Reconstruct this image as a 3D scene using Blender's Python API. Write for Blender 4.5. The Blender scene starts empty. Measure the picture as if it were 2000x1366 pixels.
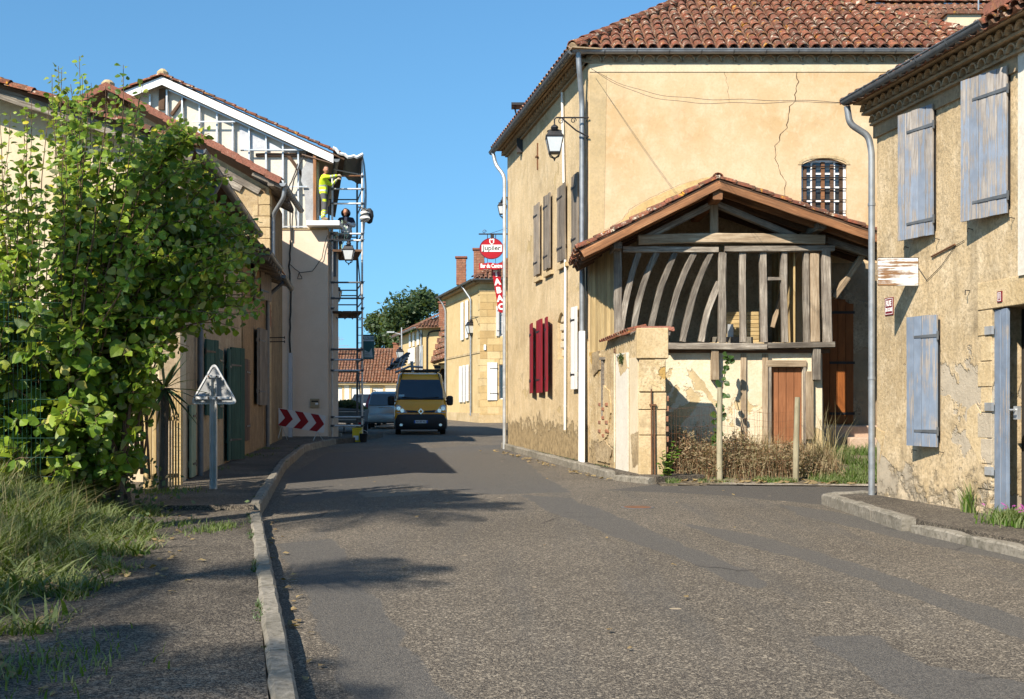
import bpy, bmesh, math, random
import numpy as np
from mathutils import Vector, Matrix, noise as mnoise
from mathutils.geometry import tessellate_polygon
random.seed(7)
SC = bpy.context.scene
COL = SC.collection
# ------------------------------------------------------------------ camera, sky, sun, exposure
F, H, HZ = 2222.2, 1.35, 790.0
cam_d = bpy.data.cameras.new("camera")
cam_d.sensor_width = 36.0
cam_d.lens = 40.0
cam_d.shift_y = 107.0 / 2000.0
cam_d.clip_start = 0.05
cam_d.clip_end = 4000.0
cam = bpy.data.objects.new("camera", cam_d)
COL.objects.link(cam)
cam.location = (0, 0, H)
cam.rotation_euler = (math.pi / 2, 0, 0)
SC.camera = cam
SUN_AZ, SUN_EL = 35.0, 40.0
wd = bpy.data.worlds.new("World")
SC.world = wd
wd.use_nodes = True
wn = wd.node_tree
sky = wn.nodes.new("ShaderNodeTexSky")
sky.sky_type = 'NISHITA'
sky.sun_disc = False
sky.sun_elevation = math.radians(SUN_EL)
sky.sun_rotation = math.radians(180 + SUN_AZ)
sky.altitude = 0
sky.air_density = 1.0
sky.dust_density = 0.35
sky.ozone_density = 1.0
wn.nodes["Background"].inputs[1].default_value = 0.084
# the whole dome a little deeper blue and its horizon a little clearer than the raw model
s_tc = wn.nodes.new("ShaderNodeTexCoord"); s_mp = wn.nodes.new("ShaderNodeMapping"); s_nv = wn.nodes.new("ShaderNodeVectorMath")
s_nv.operation = 'NORMALIZE'; s_mp.inputs["Location"].default_value = (0, 0, .10); s_mp.inputs["Scale"].default_value = (1, 1, .6)
wn.links.new(s_tc.outputs["Generated"], s_mp.inputs[0]); wn.links.new(s_mp.outputs[0], s_nv.inputs[0]); wn.links.new(s_nv.outputs[0], sky.inputs[0])
s_mx = wn.nodes.new("ShaderNodeMix"); s_mx.data_type = 'RGBA'; s_mx.blend_type = 'MULTIPLY'; s_mx.inputs[0].default_value = 1.0
s_mx.inputs[7].default_value = (.54, .91, 1.10, 1)
wn.links.new(sky.outputs[0], s_mx.inputs[6]); wn.links.new(s_mx.outputs[2], wn.nodes["Background"].inputs[0])
sun_d = bpy.data.lights.new("sun", 'SUN')
sun_d.energy = 4.8
sun_d.angle = math.radians(0.5)
sun_d.color = (1.0, 0.90, 0.76)
sun = bpy.data.objects.new("sun", sun_d)
COL.objects.link(sun)
LDIR = Vector((math.sin(math.radians(SUN_AZ)) * math.cos(math.radians(SUN_EL)),
               math.cos(math.radians(SUN_AZ)) * math.cos(math.radians(SUN_EL)),
               -math.sin(math.radians(SUN_EL))))
sun.rotation_euler = LDIR.to_track_quat('-Z', 'Y').to_euler()
sun.location = (-20, -20, 30)
SC.view_settings.view_transform = 'Standard'
SC.view_settings.look = 'None'
SC.view_settings.exposure = 0.86
SC.view_settings.gamma = 1.0
SC.view_settings.use_curve_mapping = False
SC.cycles.max_bounces = 5
SC.cycles.transparent_max_bounces = 8
SC.cycles.use_denoising = True

# ------------------------------------------------------------------ geometry helpers
def at(u, v, Y):
    return Vector(((u - 1000) / F * Y, Y, H + (HZ - v) / F * Y))

def gz(y):
    return 0.0055 * (min(max(y, -30), 75) - 8)

WM = {}                                   # world matrix of every built object

def place(o, parent, M):
    WM[o.name] = M
    COL.objects.link(o)
    if parent is not None:
        o.parent = parent
        o.matrix_local = WM[parent.name].inverted() @ M
    else:
        o.matrix_local = M
    return o

def thing(name, label, cat, loc=(0, 0, 0), rz=0.0, group=None, kind=None):
    o = bpy.data.objects.new(name, None)
    o.empty_display_size = 0.2
    place(o, None, Matrix.Translation(Vector(loc)) @ Matrix.Rotation(rz, 4, 'Z'))
    tag(o, label, cat, group, kind)
    return o

def tag(o, label=None, cat=None, group=None, kind=None):
    if label: o["label"] = label
    if cat: o["category"] = cat
    if group: o["group"] = group
    if kind: o["kind"] = kind
    return o

class Fr:
    """vertical plane frame: s along the wall, t outwards, z up"""
    def __init__(self, ox, oy, dx, dy):
        self.o = Vector((ox, oy, 0)); self.d = Vector((dx, dy, 0)).normalized()
        n = Vector((self.d.y, -self.d.x, 0))
        if n.dot(-self.o) < 0: n = -n
        self.n = n
    def P(self, s, t, z):
        return self.o + self.d * s + self.n * t + Vector((0, 0, z))
    def px(self, u, v, t=0.0):
        r = Vector(((u - 1000) / F, 1, (HZ - v) / F))
        C = Vector((0, 0, H))
        lam = ((self.o + self.n * t) - C).dot(self.n) / r.dot(self.n)
        p = C + r * lam
        return (p - self.o).dot(self.d), p.z
    def M(self, s=0, t=0, z=0):
        """matrix with X along the wall, Y into the wall, Z up"""
        x = self.d; zz = Vector((0, 0, 1)); y = zz.cross(x)
        m = Matrix((x, y, zz)).transposed().to_4x4()
        m.translation = self.P(s, t, z)
        return m

class MB:
    def __init__(self):
        self.v = []; self.f = []; self.mi = []
    def add(self, vs, fs, mi=0):
        n = len(self.v)
        self.v += [Vector(p) for p in vs]
        self.f += [tuple(i + n for i in f) for f in fs]
        self.mi += [mi] * len(fs)
    def hexa(self, p, mi=0):
        self.add(p, [(0, 3, 2, 1), (4, 5, 6, 7), (0, 1, 5, 4), (1, 2, 6, 5), (2, 3, 7, 6), (3, 0, 4, 7)], mi)
    def box(self, x0, x1, y0, y1, z0, z1, mi=0):
        self.hexa([(x0, y0, z0), (x1, y0, z0), (x1, y1, z0), (x0, y1, z0),
                   (x0, y0, z1), (x1, y0, z1), (x1, y1, z1), (x0, y1, z1)], mi)
    def fbox(self, fr, s0, s1, t0, t1, z0, z1, mi=0):
        P = fr.P
        self.hexa([P(s0, t0, z0), P(s1, t0, z0), P(s1, t1, z0), P(s0, t1, z0),
                   P(s0, t0, z1), P(s1, t0, z1), P(s1, t1, z1), P(s0, t1, z1)], mi)
    def beam(self, a, b, w, h, up=(0, 0, 1), mi=0):
        a = Vector(a); b = Vector(b); d = (b - a).normalized(); up = Vector(up)
        x = d.cross(up)
        if x.length < 1e-4: x = d.cross(Vector((0, 1, 0)))
        x.normalize(); y = x.cross(d)
        q = []
        for c in (a, b):
            for i, j in ((-1, -1), (1, -1), (1, 1), (-1, 1)):
                q.append(c + x * (i * w / 2) + y * (j * h / 2))
        self.hexa(q, mi)
    def tube(self, pts, r, n=8, mi=0, caps=True):
        pts = [Vector(p) for p in pts]
        rs = r if isinstance(r, (list, tuple)) else [r] * len(pts)
        vs = []; px = None
        for i, p in enumerate(pts):
            t = (pts[min(i + 1, len(pts) - 1)] - pts[max(i - 1, 0)])
            t = t.normalized() if t.length > 1e-9 else Vector((0, 0, 1))
            if px is None:
                px = t.cross(Vector((0, 0, 1)) if abs(t.z) < .9 else Vector((0, 1, 0)))
            else:
                px = px - t * px.dot(t)
            px.normalize(); py = t.cross(px)
            for k in range(n):
                a = 2 * math.pi * k / n
                vs.append(p + (px * math.cos(a) + py * math.sin(a)) * rs[i])
        fs = []
        for i in range(len(pts) - 1):
            for k in range(n):
                fs.append((i * n + k, i * n + (k + 1) % n, (i + 1) * n + (k + 1) % n, (i + 1) * n + k))
        if caps:
            fs.append(tuple(range(n - 1, -1, -1))); fs.append(tuple((len(pts) - 1) * n + k for k in range(n)))
        self.add(vs, fs, mi)
    def lathe(self, c, prof, n=12, sx=1, sy=1, mi=0):
        c = Vector(c); vs = []; fs = []
        for (r, z) in prof:
            for k in range(n):
                a = 2 * math.pi * (k + .5) / n
                vs.append(c + Vector((r * sx * math.cos(a), r * sy * math.sin(a), z)))
        for i in range(len(prof) - 1):
            for k in range(n):
                fs.append((i * n + k, i * n + (k + 1) % n, (i + 1) * n + (k + 1) % n, (i + 1) * n + k))
        fs.append(tuple(range(n - 1, -1, -1))); fs.append(tuple((len(prof) - 1) * n + k for k in range(n)))
        self.add(vs, fs, mi)
    def prism(self, poly, ext, mi=0):
        """poly: planar list of points, extruded by ext"""
        poly = [Vector(p) for p in poly]; ext = Vector(ext); n = len(poly)
        tri = tessellate_polygon([poly])
        fs = [tuple(t) for t in tri] + [tuple(i + n for i in reversed(t)) for t in tri]
        fs += [(i, (i + 1) % n, n + (i + 1) % n, n + i) for i in range(n)]
        self.add(poly + [p + ext for p in poly], fs, mi)
    def wall(self, fr, outer, holes=(), t=0.0, th=0.3, mi=0):
        loops = [list(outer)] + [list(h) for h in holes]
        L2 = [[Vector((s, z, 0)) for s, z in l] for l in loops]
        tri = tessellate_polygon(L2)
        flat = [p for l in loops for p in l]; n = len(flat)
        vs = [fr.P(s, t, z) for s, z in flat] + [fr.P(s, t - th, z) for s, z in flat]
        fs = [tuple(x) for x in tri] + [tuple(i + n for i in x) for x in tri]
        b = 0
        for l in loops:
            m = len(l)
            for i in range(m):
                fs.append((b + i, b + (i + 1) % m, n + b + (i + 1) % m, n + b + i))
            b += m
        self.add(vs, fs, mi)
    def quad(self, a, b, c, d, mi=0):
        self.add([a, b, c, d], [(0, 1, 2, 3)], mi)
    def build(self, name, mat, parent=None, M=None, smooth=False, bevel=0.0, fix=True):
        """world-space vertices -> one mesh object"""
        if M is None:
            M = WM[parent.name] if parent is not None else Matrix.Identity(4)
        me = self.mesh(name, mat, M.inverted(), smooth, fix)
        o = bpy.data.objects.new(name, me)
        place(o, parent, M)
        if bevel:
            m = o.modifiers.new("bevel", 'BEVEL'); m.width = bevel; m.segments = 2; m.limit_method = 'ANGLE'
        return o
    def mesh(self, name, mat, T=None, smooth=False, fix=True):
        me = bpy.data.meshes.new(name)
        vs = [T @ p for p in self.v] if T is not None else self.v
        me.from_pydata([tuple(p) for p in vs], [], self.f)
        for m in (mat if isinstance(mat, (list, tuple)) else [mat]):
            me.materials.append(m)
        if isinstance(mat, (list, tuple)):
            me.polygons.foreach_set("material_index", self.mi)
        if fix and len(self.f) < 60000:
            bm = bmesh.new(); bm.from_mesh(me)
            bmesh.ops.recalc_face_normals(bm, faces=bm.faces)
            bm.to_mesh(me); bm.free()
        if smooth:
            me.polygons.foreach_set("use_smooth", [True] * len(me.polygons))
            try: me.set_sharp_from_angle(angle=math.radians(40))
            except Exception: pass
        me.update()
        return me

def inst(name, me, parent, M):
    """one piece that shares its mesh with alike pieces"""
    o = bpy.data.objects.new(name, me)
    return place(o, parent, M)

def basis(origin, x, z):
    x = Vector(x).normalized(); z = Vector(z); z = (z - x * z.dot(x)).normalized(); y = z.cross(x)
    m = Matrix((x, y, z)).transposed().to_4x4(); m.translation = Vector(origin)
    return m

def timber(name, pts, w, h, mat, parent, up=(0, -1, 0), rough=0.006, taper=1.0):
    """hewn beam along a polyline of points; its own X axis runs along the grain. w: across (in the picture plane), h: depth along up"""
    pts = [Vector(p) for p in pts]
    M = basis(pts[0], pts[-1] - pts[0], up)
    Mi = M.inverted()
    lp = [Mi @ p for p in pts]
    # resample
    res = []
    for i in range(len(lp) - 1):
        k = max(1, int((lp[i + 1] - lp[i]).length / 0.28))
        for j in range(k): res.append(lp[i].lerp(lp[i + 1], j / k))
    res.append(lp[-1])
    if len(lp) > 2:                                       # smooth the bends
        for _ in range(3):
            res = [res[0]] + [(res[i - 1] + res[i] * 2 + res[i + 1]) / 4 for i in range(1, len(res) - 1)] + [res[-1]]
    vs = []; fs = []; c = 0.18
    for i, p in enumerate(res):
        k = i / max(1, len(res) - 1)
        t = (res[min(i + 1, len(res) - 1)] - res[max(i - 1, 0)]).normalized()
        yy = Vector((-t.y, t.x, 0)).normalized()
        ww = w * (1 + (taper - 1) * k)
        for a, b in ((-1, -1 + c), (-1 + c, -1), (1 - c, -1), (1, -1 + c), (1, 1 - c), (1 - c, 1), (-1 + c, 1), (-1, 1 - c)):
            vs.append(p + yy * (a * ww / 2 + random.uniform(-rough, rough)) + Vector((0, 0, b * h / 2 + random.uniform(-rough, rough))))
    for i in range(len(res) - 1):
        for k in range(8):
            fs.append((i * 8 + k, i * 8 + (k + 1) % 8, (i + 1) * 8 + (k + 1) % 8, (i + 1) * 8 + k))
    fs.append(tuple(range(7, -1, -1))); fs.append(tuple((len(res) - 1) * 8 + k for k in range(8)))
    mb = MB(); mb.add(vs, fs)
    o = bpy.data.objects.new(name, mb.mesh(name, mat))
    return place(o, parent, M)

def plank(name, a, b, w, th, mat, parent, out):
    """a flat board from a to b, face turned to out; X along the grain"""
    a = Vector(a); b = Vector(b); L = (b - a).length
    mb = MB(); e = min(.004, th * .25)
    w2 = w / 2
    vs = []
    for x in (0, L):
        for y, z in ((-w2, 0), (w2, 0), (w2, th - e), (w2 - e, th), (-w2 + e, th), (-w2, th - e)):
            vs.append((x, y, z))
    fs = [(k, (k + 1) % 6, 6 + (k + 1) % 6, 6 + k) for k in range(6)] + [(5, 4, 3, 2, 1, 0), (6, 7, 8, 9, 10, 11)]
    mb.add(vs, fs)
    o = bpy.data.objects.new(name, mb.mesh(name, mat))
    return place(o, parent, basis(a, b - a, out))

def text_mesh(name, txt, size, mat, parent, M, depth=0.002, sx=1.0, bold=0.0, align='CENTER'):
    cu = bpy.data.curves.new(name, 'FONT')
    cu.body = txt; cu.size = size; cu.align_x = align; cu.align_y = 'CENTER'; cu.extrude = depth; cu.offset = bold
    cu.resolution_u = 3
    tmp = bpy.data.objects.new("tmp_text", cu)
    COL.objects.link(tmp)
    dg = bpy.context.evaluated_depsgraph_get()
    me = bpy.data.meshes.new_from_object(tmp.evaluated_get(dg))
    bpy.data.objects.remove(tmp); bpy.data.curves.remove(cu)
    me.name = name
    me.transform(Matrix.Diagonal((sx, 1, 1, 1)))
    me.materials.clear(); me.materials.append(mat)
    o = bpy.data.objects.new(name, me)
    return place(o, parent, M)

def copy_tree(o, loc, rz=0, label=None):
    c = o.copy(); COL.objects.link(c)
    M = Matrix.Translation(Vector(loc)) @ Matrix.Rotation(rz, 4, 'Z')
    c.matrix_local = M; WM[c.name] = M
    if label: c["label"] = label
    def rec(src, dst):
        for ch in [x for x in bpy.data.objects if x.parent == src]:
            d = ch.copy(); COL.objects.link(d); d.parent = dst
            WM[d.name] = WM[dst.name] @ ch.matrix_local
            rec(ch, d)
    rec(o, c)
    return c
# ------------------------------------------------------------------ materials
class NT:
    def __init__(self, name):
        self.m = bpy.data.materials.new(name); self.m.use_nodes = True
        self.t = self.m.node_tree; self.t.nodes.clear()
        self.out = self.t.nodes.new("ShaderNodeOutputMaterial")
        self.b = self.t.nodes.new("ShaderNodeBsdfPrincipled")
        self.t.links.new(self.b.outputs[0], self.out.inputs[0])
        self._c = {}
    def set(self, sock, val):
        if hasattr(val, "is_output"): self.t.links.new(val, sock)
        elif isinstance(val, (tuple, list)) and len(val) == 3 and sock.type == 'RGBA': sock.default_value = (*val, 1)
        else: sock.default_value = val
    def coord(self, kind="Object"):
        if kind in self._c: return self._c[kind]
        if kind == "Position":
            r = self.t.nodes.new("ShaderNodeNewGeometry").outputs["Position"]
        else:
            r = self.t.nodes.new("ShaderNodeTexCoord").outputs[kind]
        self._c[kind] = r
        return r
    def rnd(self):
        return self.t.nodes.new("ShaderNodeObjectInfo").outputs["Random"]
    def isl(self):
        return self.t.nodes.new("ShaderNodeNewGeometry").outputs["Random Per Island"]
    def scale(self, vec, s):
        n = self.t.nodes.new("ShaderNodeMapping"); n.inputs["Scale"].default_value = s
        self.t.links.new(vec, n.inputs[0]); return n.outputs[0]
    def noise(self, vec, scale, detail=4, rough=.55, dist=0.0):
        n = self.t.nodes.new("ShaderNodeTexNoise")
        n.inputs["Scale"].default_value = scale; n.inputs["Detail"].default_value = detail
        n.inputs["Roughness"].default_value = rough; n.inputs["Distortion"].default_value = dist
        self.t.links.new(vec, n.inputs["Vector"]); return n.outputs[0]
    def voro(self, vec, scale, out="Distance", feature='F1', rnd=1.0):
        n = self.t.nodes.new("ShaderNodeTexVoronoi"); n.feature = feature
        n.inputs["Scale"].default_value = scale; n.inputs["Randomness"].default_value = rnd
        self.t.links.new(vec, n.inputs["Vector"]); return n.outputs[out]
    def ramp(self, fac, stops):
        n = self.t.nodes.new("ShaderNodeValToRGB"); e = n.color_ramp.elements
        while len(e) < len(stops): e.new(0.5)
        for i, (p, c) in enumerate(stops):
            e[i].position = p
            e[i].color = (*c, 1) if isinstance(c, (tuple, list)) else (c, c, c, 1)
        self.set(n.inputs[0], fac); return n.outputs[0]
    def mix(self, fac, a, b, mode='MIX'):
        n = self.t.nodes.new("ShaderNodeMix"); n.data_type = 'RGBA'; n.blend_type = mode; n.clamp_factor = True
        self.set(n.inputs[0], fac); self.set(n.inputs[6], a); self.set(n.inputs[7], b); return n.outputs[2]
    def math(self, op, a, b=0.0, clamp=False):
        n = self.t.nodes.new("ShaderNodeMath"); n.operation = op; n.use_clamp = clamp
        self.set(n.inputs[0], a); self.set(n.inputs[1], b); return n.outputs[0]
    def sep(self, vec, ax):
        n = self.t.nodes.new("ShaderNodeSeparateXYZ"); self.t.links.new(vec, n.inputs[0]); return n.outputs[ax]
    def maprange(self, v, a, b, c=0.0, d=1.0):
        n = self.t.nodes.new("ShaderNodeMapRange")
        self.set(n.inputs[0], v)
        for i, x in enumerate((a, b, c, d)): n.inputs[i + 1].default_value = x
        return n.outputs[0]
    def bump(self, h, strength=.3, dist=.02, normal=None):
        n = self.t.nodes.new("ShaderNodeBump"); n.inputs["Strength"].default_value = strength
        n.inputs["Distance"].default_value = dist
        self.t.links.new(h, n.inputs["Height"])
        if normal is not None: self.t.links.new(normal, n.inputs["Normal"])
        return n.outputs[0]
    def fin(self, col, rough=.85, normal=None, metal=0.0, spec=.3):
        self.set(self.b.inputs["Base Color"], col); self.set(self.b.inputs["Roughness"], rough)
        self.b.inputs["Metallic"].default_value = metal
        self.b.inputs["Specular IOR Level"].default_value = spec
        if normal is not None: self.t.links.new(normal, self.b.inputs["Normal"])
        return self.m

def simple(name, col, rough=.6, var=.25, scale=8.0, metal=0.0, bump=.1, spec=.4, coord="Object"):
    n = NT(name); v = n.coord(coord)
    a = n.noise(v, scale, 5, .6); b = n.noise(v, scale * 9, 3, .6)
    dark = tuple(c * (1 - var) for c in col); lite = tuple(min(1, c * (1 + var)) for c in col)
    c = n.ramp(n.math('ADD', n.math('MULTIPLY', a, .65), n.math('MULTIPLY', b, .35)), [(.3, dark), (.7, lite)])
    return n.fin(c, n.maprange(a, .3, .7, max(0.02, rough - .1), min(1, rough + .1)), n.bump(b, bump, .01) if bump else None, metal, spec)

def plaster(name, base, dark, light, stain=(.20, .15, .09), stain_amt=.5, low=None, low_z=(0, 1), patch=None, patch_thr=.62, patch_z=None,
            bump=.35, streak=.5, lump=.4):
    """lime render: mottled, streaked, worn through in patches"""
    n = NT(name); p = n.coord("Position")
    big = n.noise(p, .55, 5, .55, .4); mid = n.noise(p, 2.6, 6, .62, .3); fine = n.noise(p, 26, 4, .65); grit = n.noise(p, 120, 2, .6)
    c = n.mix(n.ramp(big, [(.38, 0.0), (.62, 1.0)]), dark, base)
    c = n.mix(n.ramp(mid, [(.45, 0.0), (.72, .75)]), c, light)
    c = n.mix(n.ramp(fine, [(.34, .6 * stain_amt + .12), (.54, 0.0)]), c, stain)
    blot = n.noise(n.scale(p, (1.0, 1.0, .45)), 7.5, 6, .72, .8)
    c = n.mix(n.math('MULTIPLY', n.ramp(blot, [(.50, 0.0), (.66, 1.0)]), stain_amt * .8), c, tuple(.55 * a + .45 * b for a, b in zip(stain, base)))
    c = n.mix(n.math('MULTIPLY', n.ramp(n.noise(n.scale(p, (1.0, 1.0, .6)), 11, 6, .7, .5), [(.55, 0.0), (.68, 1.0)]), .35 + .4 * stain_amt), c, light)
    st = n.noise(n.scale(p, (1.0, 1.0, .12)), 5.0, 5, .6)
    stf = n.math('MULTIPLY', n.ramp(st, [(.55, 0.0), (.8, 1.0)]), streak)
    c = n.mix(stf, c, stain)
    gs = n.math('MULTIPLY', n.ramp(n.noise(p, 1.3, 8, .7, .6), [(.56, 0.0), (.7, 1.0)]), stain_amt)
    c = n.mix(gs, c, stain)
    h = n.math('ADD', n.math('MULTIPLY', mid, lump), n.math('MULTIPLY', fine, .35))
    h = n.math('ADD', h, n.math('MULTIPLY', grit, .12))
    if patch is not None:
        pf = n.noise(p, .9, 7, .6, .5)
        if patch_z is not None:
            zz = n.sep(p, 2)
            band = n.maprange(zz, patch_z[0], patch_z[1], .16, -.12)
            pf = n.math('ADD', pf, band)
        pm = n.ramp(pf, [(patch_thr, 0.0), (patch_thr + .012, 1.0)])
        pc = n.mix(n.ramp(mid, [(.35, 0.0), (.65, 1.0)]), tuple(x * .72 for x in patch), patch)
        c = n.mix(pm, c, pc)
        h = n.math('SUBTRACT', h, n.math('MULTIPLY', pm, .55))
    if low is not None:
        zz = n.sep(p, 2)
        lf = n.math('ADD', n.maprange(zz, low_z[0], low_z[1], .5, -.35), n.noise(n.scale(p, (1, 1, 1.3)), 2.6, 7, .66))
        lm = n.ramp(lf, [(.60, 0.0), (.68, 1.0)])
        edge = n.ramp(lf, [(.55, 0.0), (.61, 1.0), (.70, 0.0)])
        lc = n.mix(n.ramp(n.noise(p, 7, 6, .7), [(.35, 0.0), (.62, 1.0)]), tuple(x * .5 for x in low), low)
        c = n.mix(lm, c, lc)
        c = n.mix(n.math('MULTIPLY', edge, .30), c, (.07, .06, .04))
        h = n.math('SUBTRACT', h, n.math('MULTIPLY', lm, .8))
    nb = n.bump(h, bump, .035)
    return n.fin(c, .92, nb, 0, .15)

def wood(name, base, dark, light, ring=14.0, bump=.5, rough=.82, var=.35, paint=None, paint_thr=.5):
    """grain runs along the piece's own X axis"""
    n = NT(name); v = n.coord("Object"); r = n.rnd()
    off = n.t.nodes.new("ShaderNodeVectorMath"); off.operation = 'ADD'
    cmb = n.t.nodes.new("ShaderNodeCombineXYZ")
    n.set(cmb.inputs[0], n.math('MULTIPLY', r, 37.0)); n.set(cmb.inputs[1], n.math('MULTIPLY', r, 11.0)); n.set(cmb.inputs[2], n.math('MULTIPLY', r, 5.0))
    n.t.links.new(v, off.inputs[0]); n.t.links.new(cmb.outputs[0], off.inputs[1]); v = off.outputs[0]
    g = n.noise(n.scale(v, (.7, ring, ring)), 2.2, 7, .68, .5)
    g2 = n.noise(n.scale(v, (1.5, 46, 46)), 3.0, 3, .6)
    b = n.noise(v, 1.8, 5, .6)
    c = n.ramp(g, [(.3, dark), (.5, base), (.72, light)])
    c = n.mix(n.ramp(g2, [(.28, .75), (.46, 0.0)]), c, tuple(x * .35 for x in dark))
    c = n.mix(n.ramp(b, [(.42, .55), (.62, 0.0)]), c, dark)
    if paint is not None:
        pm = n.ramp(n.math('ADD', n.math('MULTIPLY', g, .6), n.math('MULTIPLY', b, .5)), [(paint_thr, 1.0), (paint_thr + .05, 0.0)])
        pc = n.mix(n.ramp(n.noise(v, 6, 4), [(.35, 0.0), (.65, 1.0)]), tuple(x * .8 for x in paint), paint)
        c = n.mix(pm, c, pc)
    hs = n.t.nodes.new("ShaderNodeHueSaturation")
    n.set(hs.inputs["Value"], n.maprange(r, 0, 1, 1 - var, 1 + var)); n.set(hs.inputs["Color"], c)
    h = n.math('ADD', g, n.math('MULTIPLY', g2, .5))
    return n.fin(hs.outputs[0], rough, n.bump(h, bump, .012), 0, .25)

def tilemat(name, cols, lichen=.5, moss=(.07, .06, .04), islands=False):
    n = NT(name); p = n.coord("Position"); r = n.isl() if islands else n.rnd()
    c = n.ramp(r, [(i / (len(cols) - 1), k) for i, k in enumerate(cols)])
    a = n.noise(p, 9, 6, .65, .4); b = n.noise(p, 34, 4, .6)
    c = n.mix(n.ramp(a, [(.40, 0.0), (.64, .8)]), c, moss)
    c = n.mix(n.ramp(b, [(.5, 0.0), (.62, .6)]), c, tuple(x * .5 for x in moss))
    c = n.mix(n.math('MULTIPLY', n.ramp(n.noise(p, 7.5, 7, .75), [(.565, 0.0), (.62, 1.0)]), lichen), c, (.50, .44, .34))
    c = n.mix(n.math('MULTIPLY', n.ramp(n.noise(p, 4.7, 7, .78, .8), [(.60, 0.0), (.64, 1.0)]), lichen), c, (.55, .27, .03))
    return n.fin(c, .9, n.bump(n.math('ADD', a, n.math('MULTIPLY', b, .5)), .45, .012), 0, .2)

def asphalt(name, c0, c1, c2, agg=170.0, bump=.5, big=.35, spots=0.0, speck=.5):
    n = NT(name); p = n.coord("Position")
    vc = n.voro(p, agg, "Color"); vr = n.sep(vc, 0)
    vb = n.voro(p, agg * .45, "Color"); vr2 = n.sep(vb, 1)
    c = n.ramp(vr, [(.05, c0), (.5, c1), (.97, c2)])
    c = n.mix(n.ramp(vr2, [(.80, 0.0), (.9, speck)]), c, c2)
    L = n.noise(p, .6, 5, .6, .4); M_ = n.noise(p, 4.0, 5, .65)
    hs = n.t.nodes.new("ShaderNodeHueSaturation")
    n.set(hs.inputs["Value"], n.math('ADD', n.maprange(L, .3, .7, 1 - big, 1 + big * .5), n.maprange(M_, .3, .7, -.13, .13)))
    n.set(hs.inputs["Color"], c); c = hs.outputs[0]
    if spots:
        d = n.voro(n.scale(p, (1.0, 1.5, 1)), 2.3, "Distance"); sz = n.sep(n.voro(n.scale(p, (1.0, 1.5, 1)), 2.3, "Color"), 1)
        wob = n.math('MULTIPLY', n.noise(p, 14, 3), .05)
        thr = n.math('ADD', n.math('MULTIPLY', n.math('POWER', sz, 4.0), .10), .022)
        m = n.math('LESS_THAN', n.math('ADD', d, wob), n.math('ADD', thr, .02))
        c = n.mix(n.math('MULTIPLY', m, spots), c, (.47, .38, .25))
    h = n.math('ADD', n.math('MULTIPLY', n.voro(p, agg, "Distance"), -1.0), n.math('MULTIPLY', n.noise(p, agg * .5, 2), .6))
    return n.fin(c, .88, n.bump(h, bump, .006), 0, .3)

def leafmat(name, cols, back, trans=.35, gloss=.45, spec=.4):
    n = NT(name); r = n.rnd(); ri = n.isl()
    rr = n.math('FRACT', n.math('ADD', r, n.math('MULTIPLY', ri, 1.0)))
    c = n.ramp(rr, cols)
    g = n.t.nodes.new("ShaderNodeNewGeometry")
    c2 = n.mix(g.outputs["Backfacing"], c, n.mix(.55, c, back))
    n.fin(c2, gloss, None, 0, spec)
    tr = n.t.nodes.new("ShaderNodeBsdfTranslucent")
    n.set(tr.inputs[0], n.mix(.5, c, (.36, .42, .03)))
    mx = n.t.nodes.new("ShaderNodeMixShader"); mx.inputs[0].default_value = trans
    n.t.links.new(n.b.outputs[0], mx.inputs[1]); n.t.links.new(tr.outputs[0], mx.inputs[2])
    n.t.links.new(mx.outputs[0], n.out.inputs[0])
    return n.m

def glassmat(name, tint=(.02, .025, .03), rough=.05):
    n = NT(name)
    n.fin(n.ramp(n.noise(n.coord("Object"), 3, 3), [(.3, tint), (.7, tuple(x * 1.6 for x in tint))]), rough, None, 0, .9)
    n.b.inputs["IOR"].default_value = 1.5
    return n.m

def metal(name, col, rough=.45, var=.25, rust=0.0, met=.6):
    n = NT(name); v = n.coord("Object")
    a = n.noise(v, 5, 6, .65); b = n.noise(n.scale(v, (1, 1, .3)), 20, 4, .6)
    c = n.ramp(a, [(.3, tuple(x * (1 - var) for x in col)), (.7, tuple(min(1, x * (1 + var)) for x in col))])
    if rust: c = n.mix(n.math('MULTIPLY', n.ramp(b, [(.5, 0.0), (.65, 1.0)]), rust), c, (.17, .06, .02))
    return n.fin(c, n.maprange(a, .3, .7, rough - .1, rough + .15), n.bump(b, .08, .01), met, .5)

M_main = plaster("main_house_render", (.59, .44, .275), (.50, .345, .18), (.64, .505, .34), stain=(.38, .265, .145), stain_amt=.24, streak=.34, bump=.2)
M_facade = plaster("street_facade_render", (.60, .46, .27), (.47, .355, .2), (.68, .545, .355), stain=(.25, .20, .13), stain_amt=.55,
                   low=(.36, .27, .15), low_z=(.2, 1.75), patch=(.50, .38, .20), patch_thr=.66, streak=.55, bump=.6)
M_right = plaster("right_house_render", (.55, .42, .25), (.41, .31, .18), (.65, .53, .36), stain=(.20, .155, .095), stain_amt=.8,
                  patch=(.47, .40, .30), patch_thr=.585, patch_z=(.2, 2.9), low=(.60, .49, .34), low_z=(-.5, 1.35), streak=.75, bump=.8)
M_gwall = plaster("garden_wall_render", (.56, .43, .24), (.40, .29, .155), (.66, .55, .38), stain=(.18, .13, .075), stain_amt=.85,
                  patch=(.47, .30, .10), patch_thr=.57, low=(.40, .30, .17), low_z=(0, 1.2), streak=.6, bump=.8, lump=.8)
M_leanlow = plaster("lean_to_lime_render", (.70, .62, .46), (.62, .53, .38), (.74, .68, .54), stain=(.42, .31, .16), stain_amt=.3,
                    patch=(.60, .47, .27), patch_thr=.565, patch_z=(-.6, 3.2), streak=.2, bump=.6)
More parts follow.
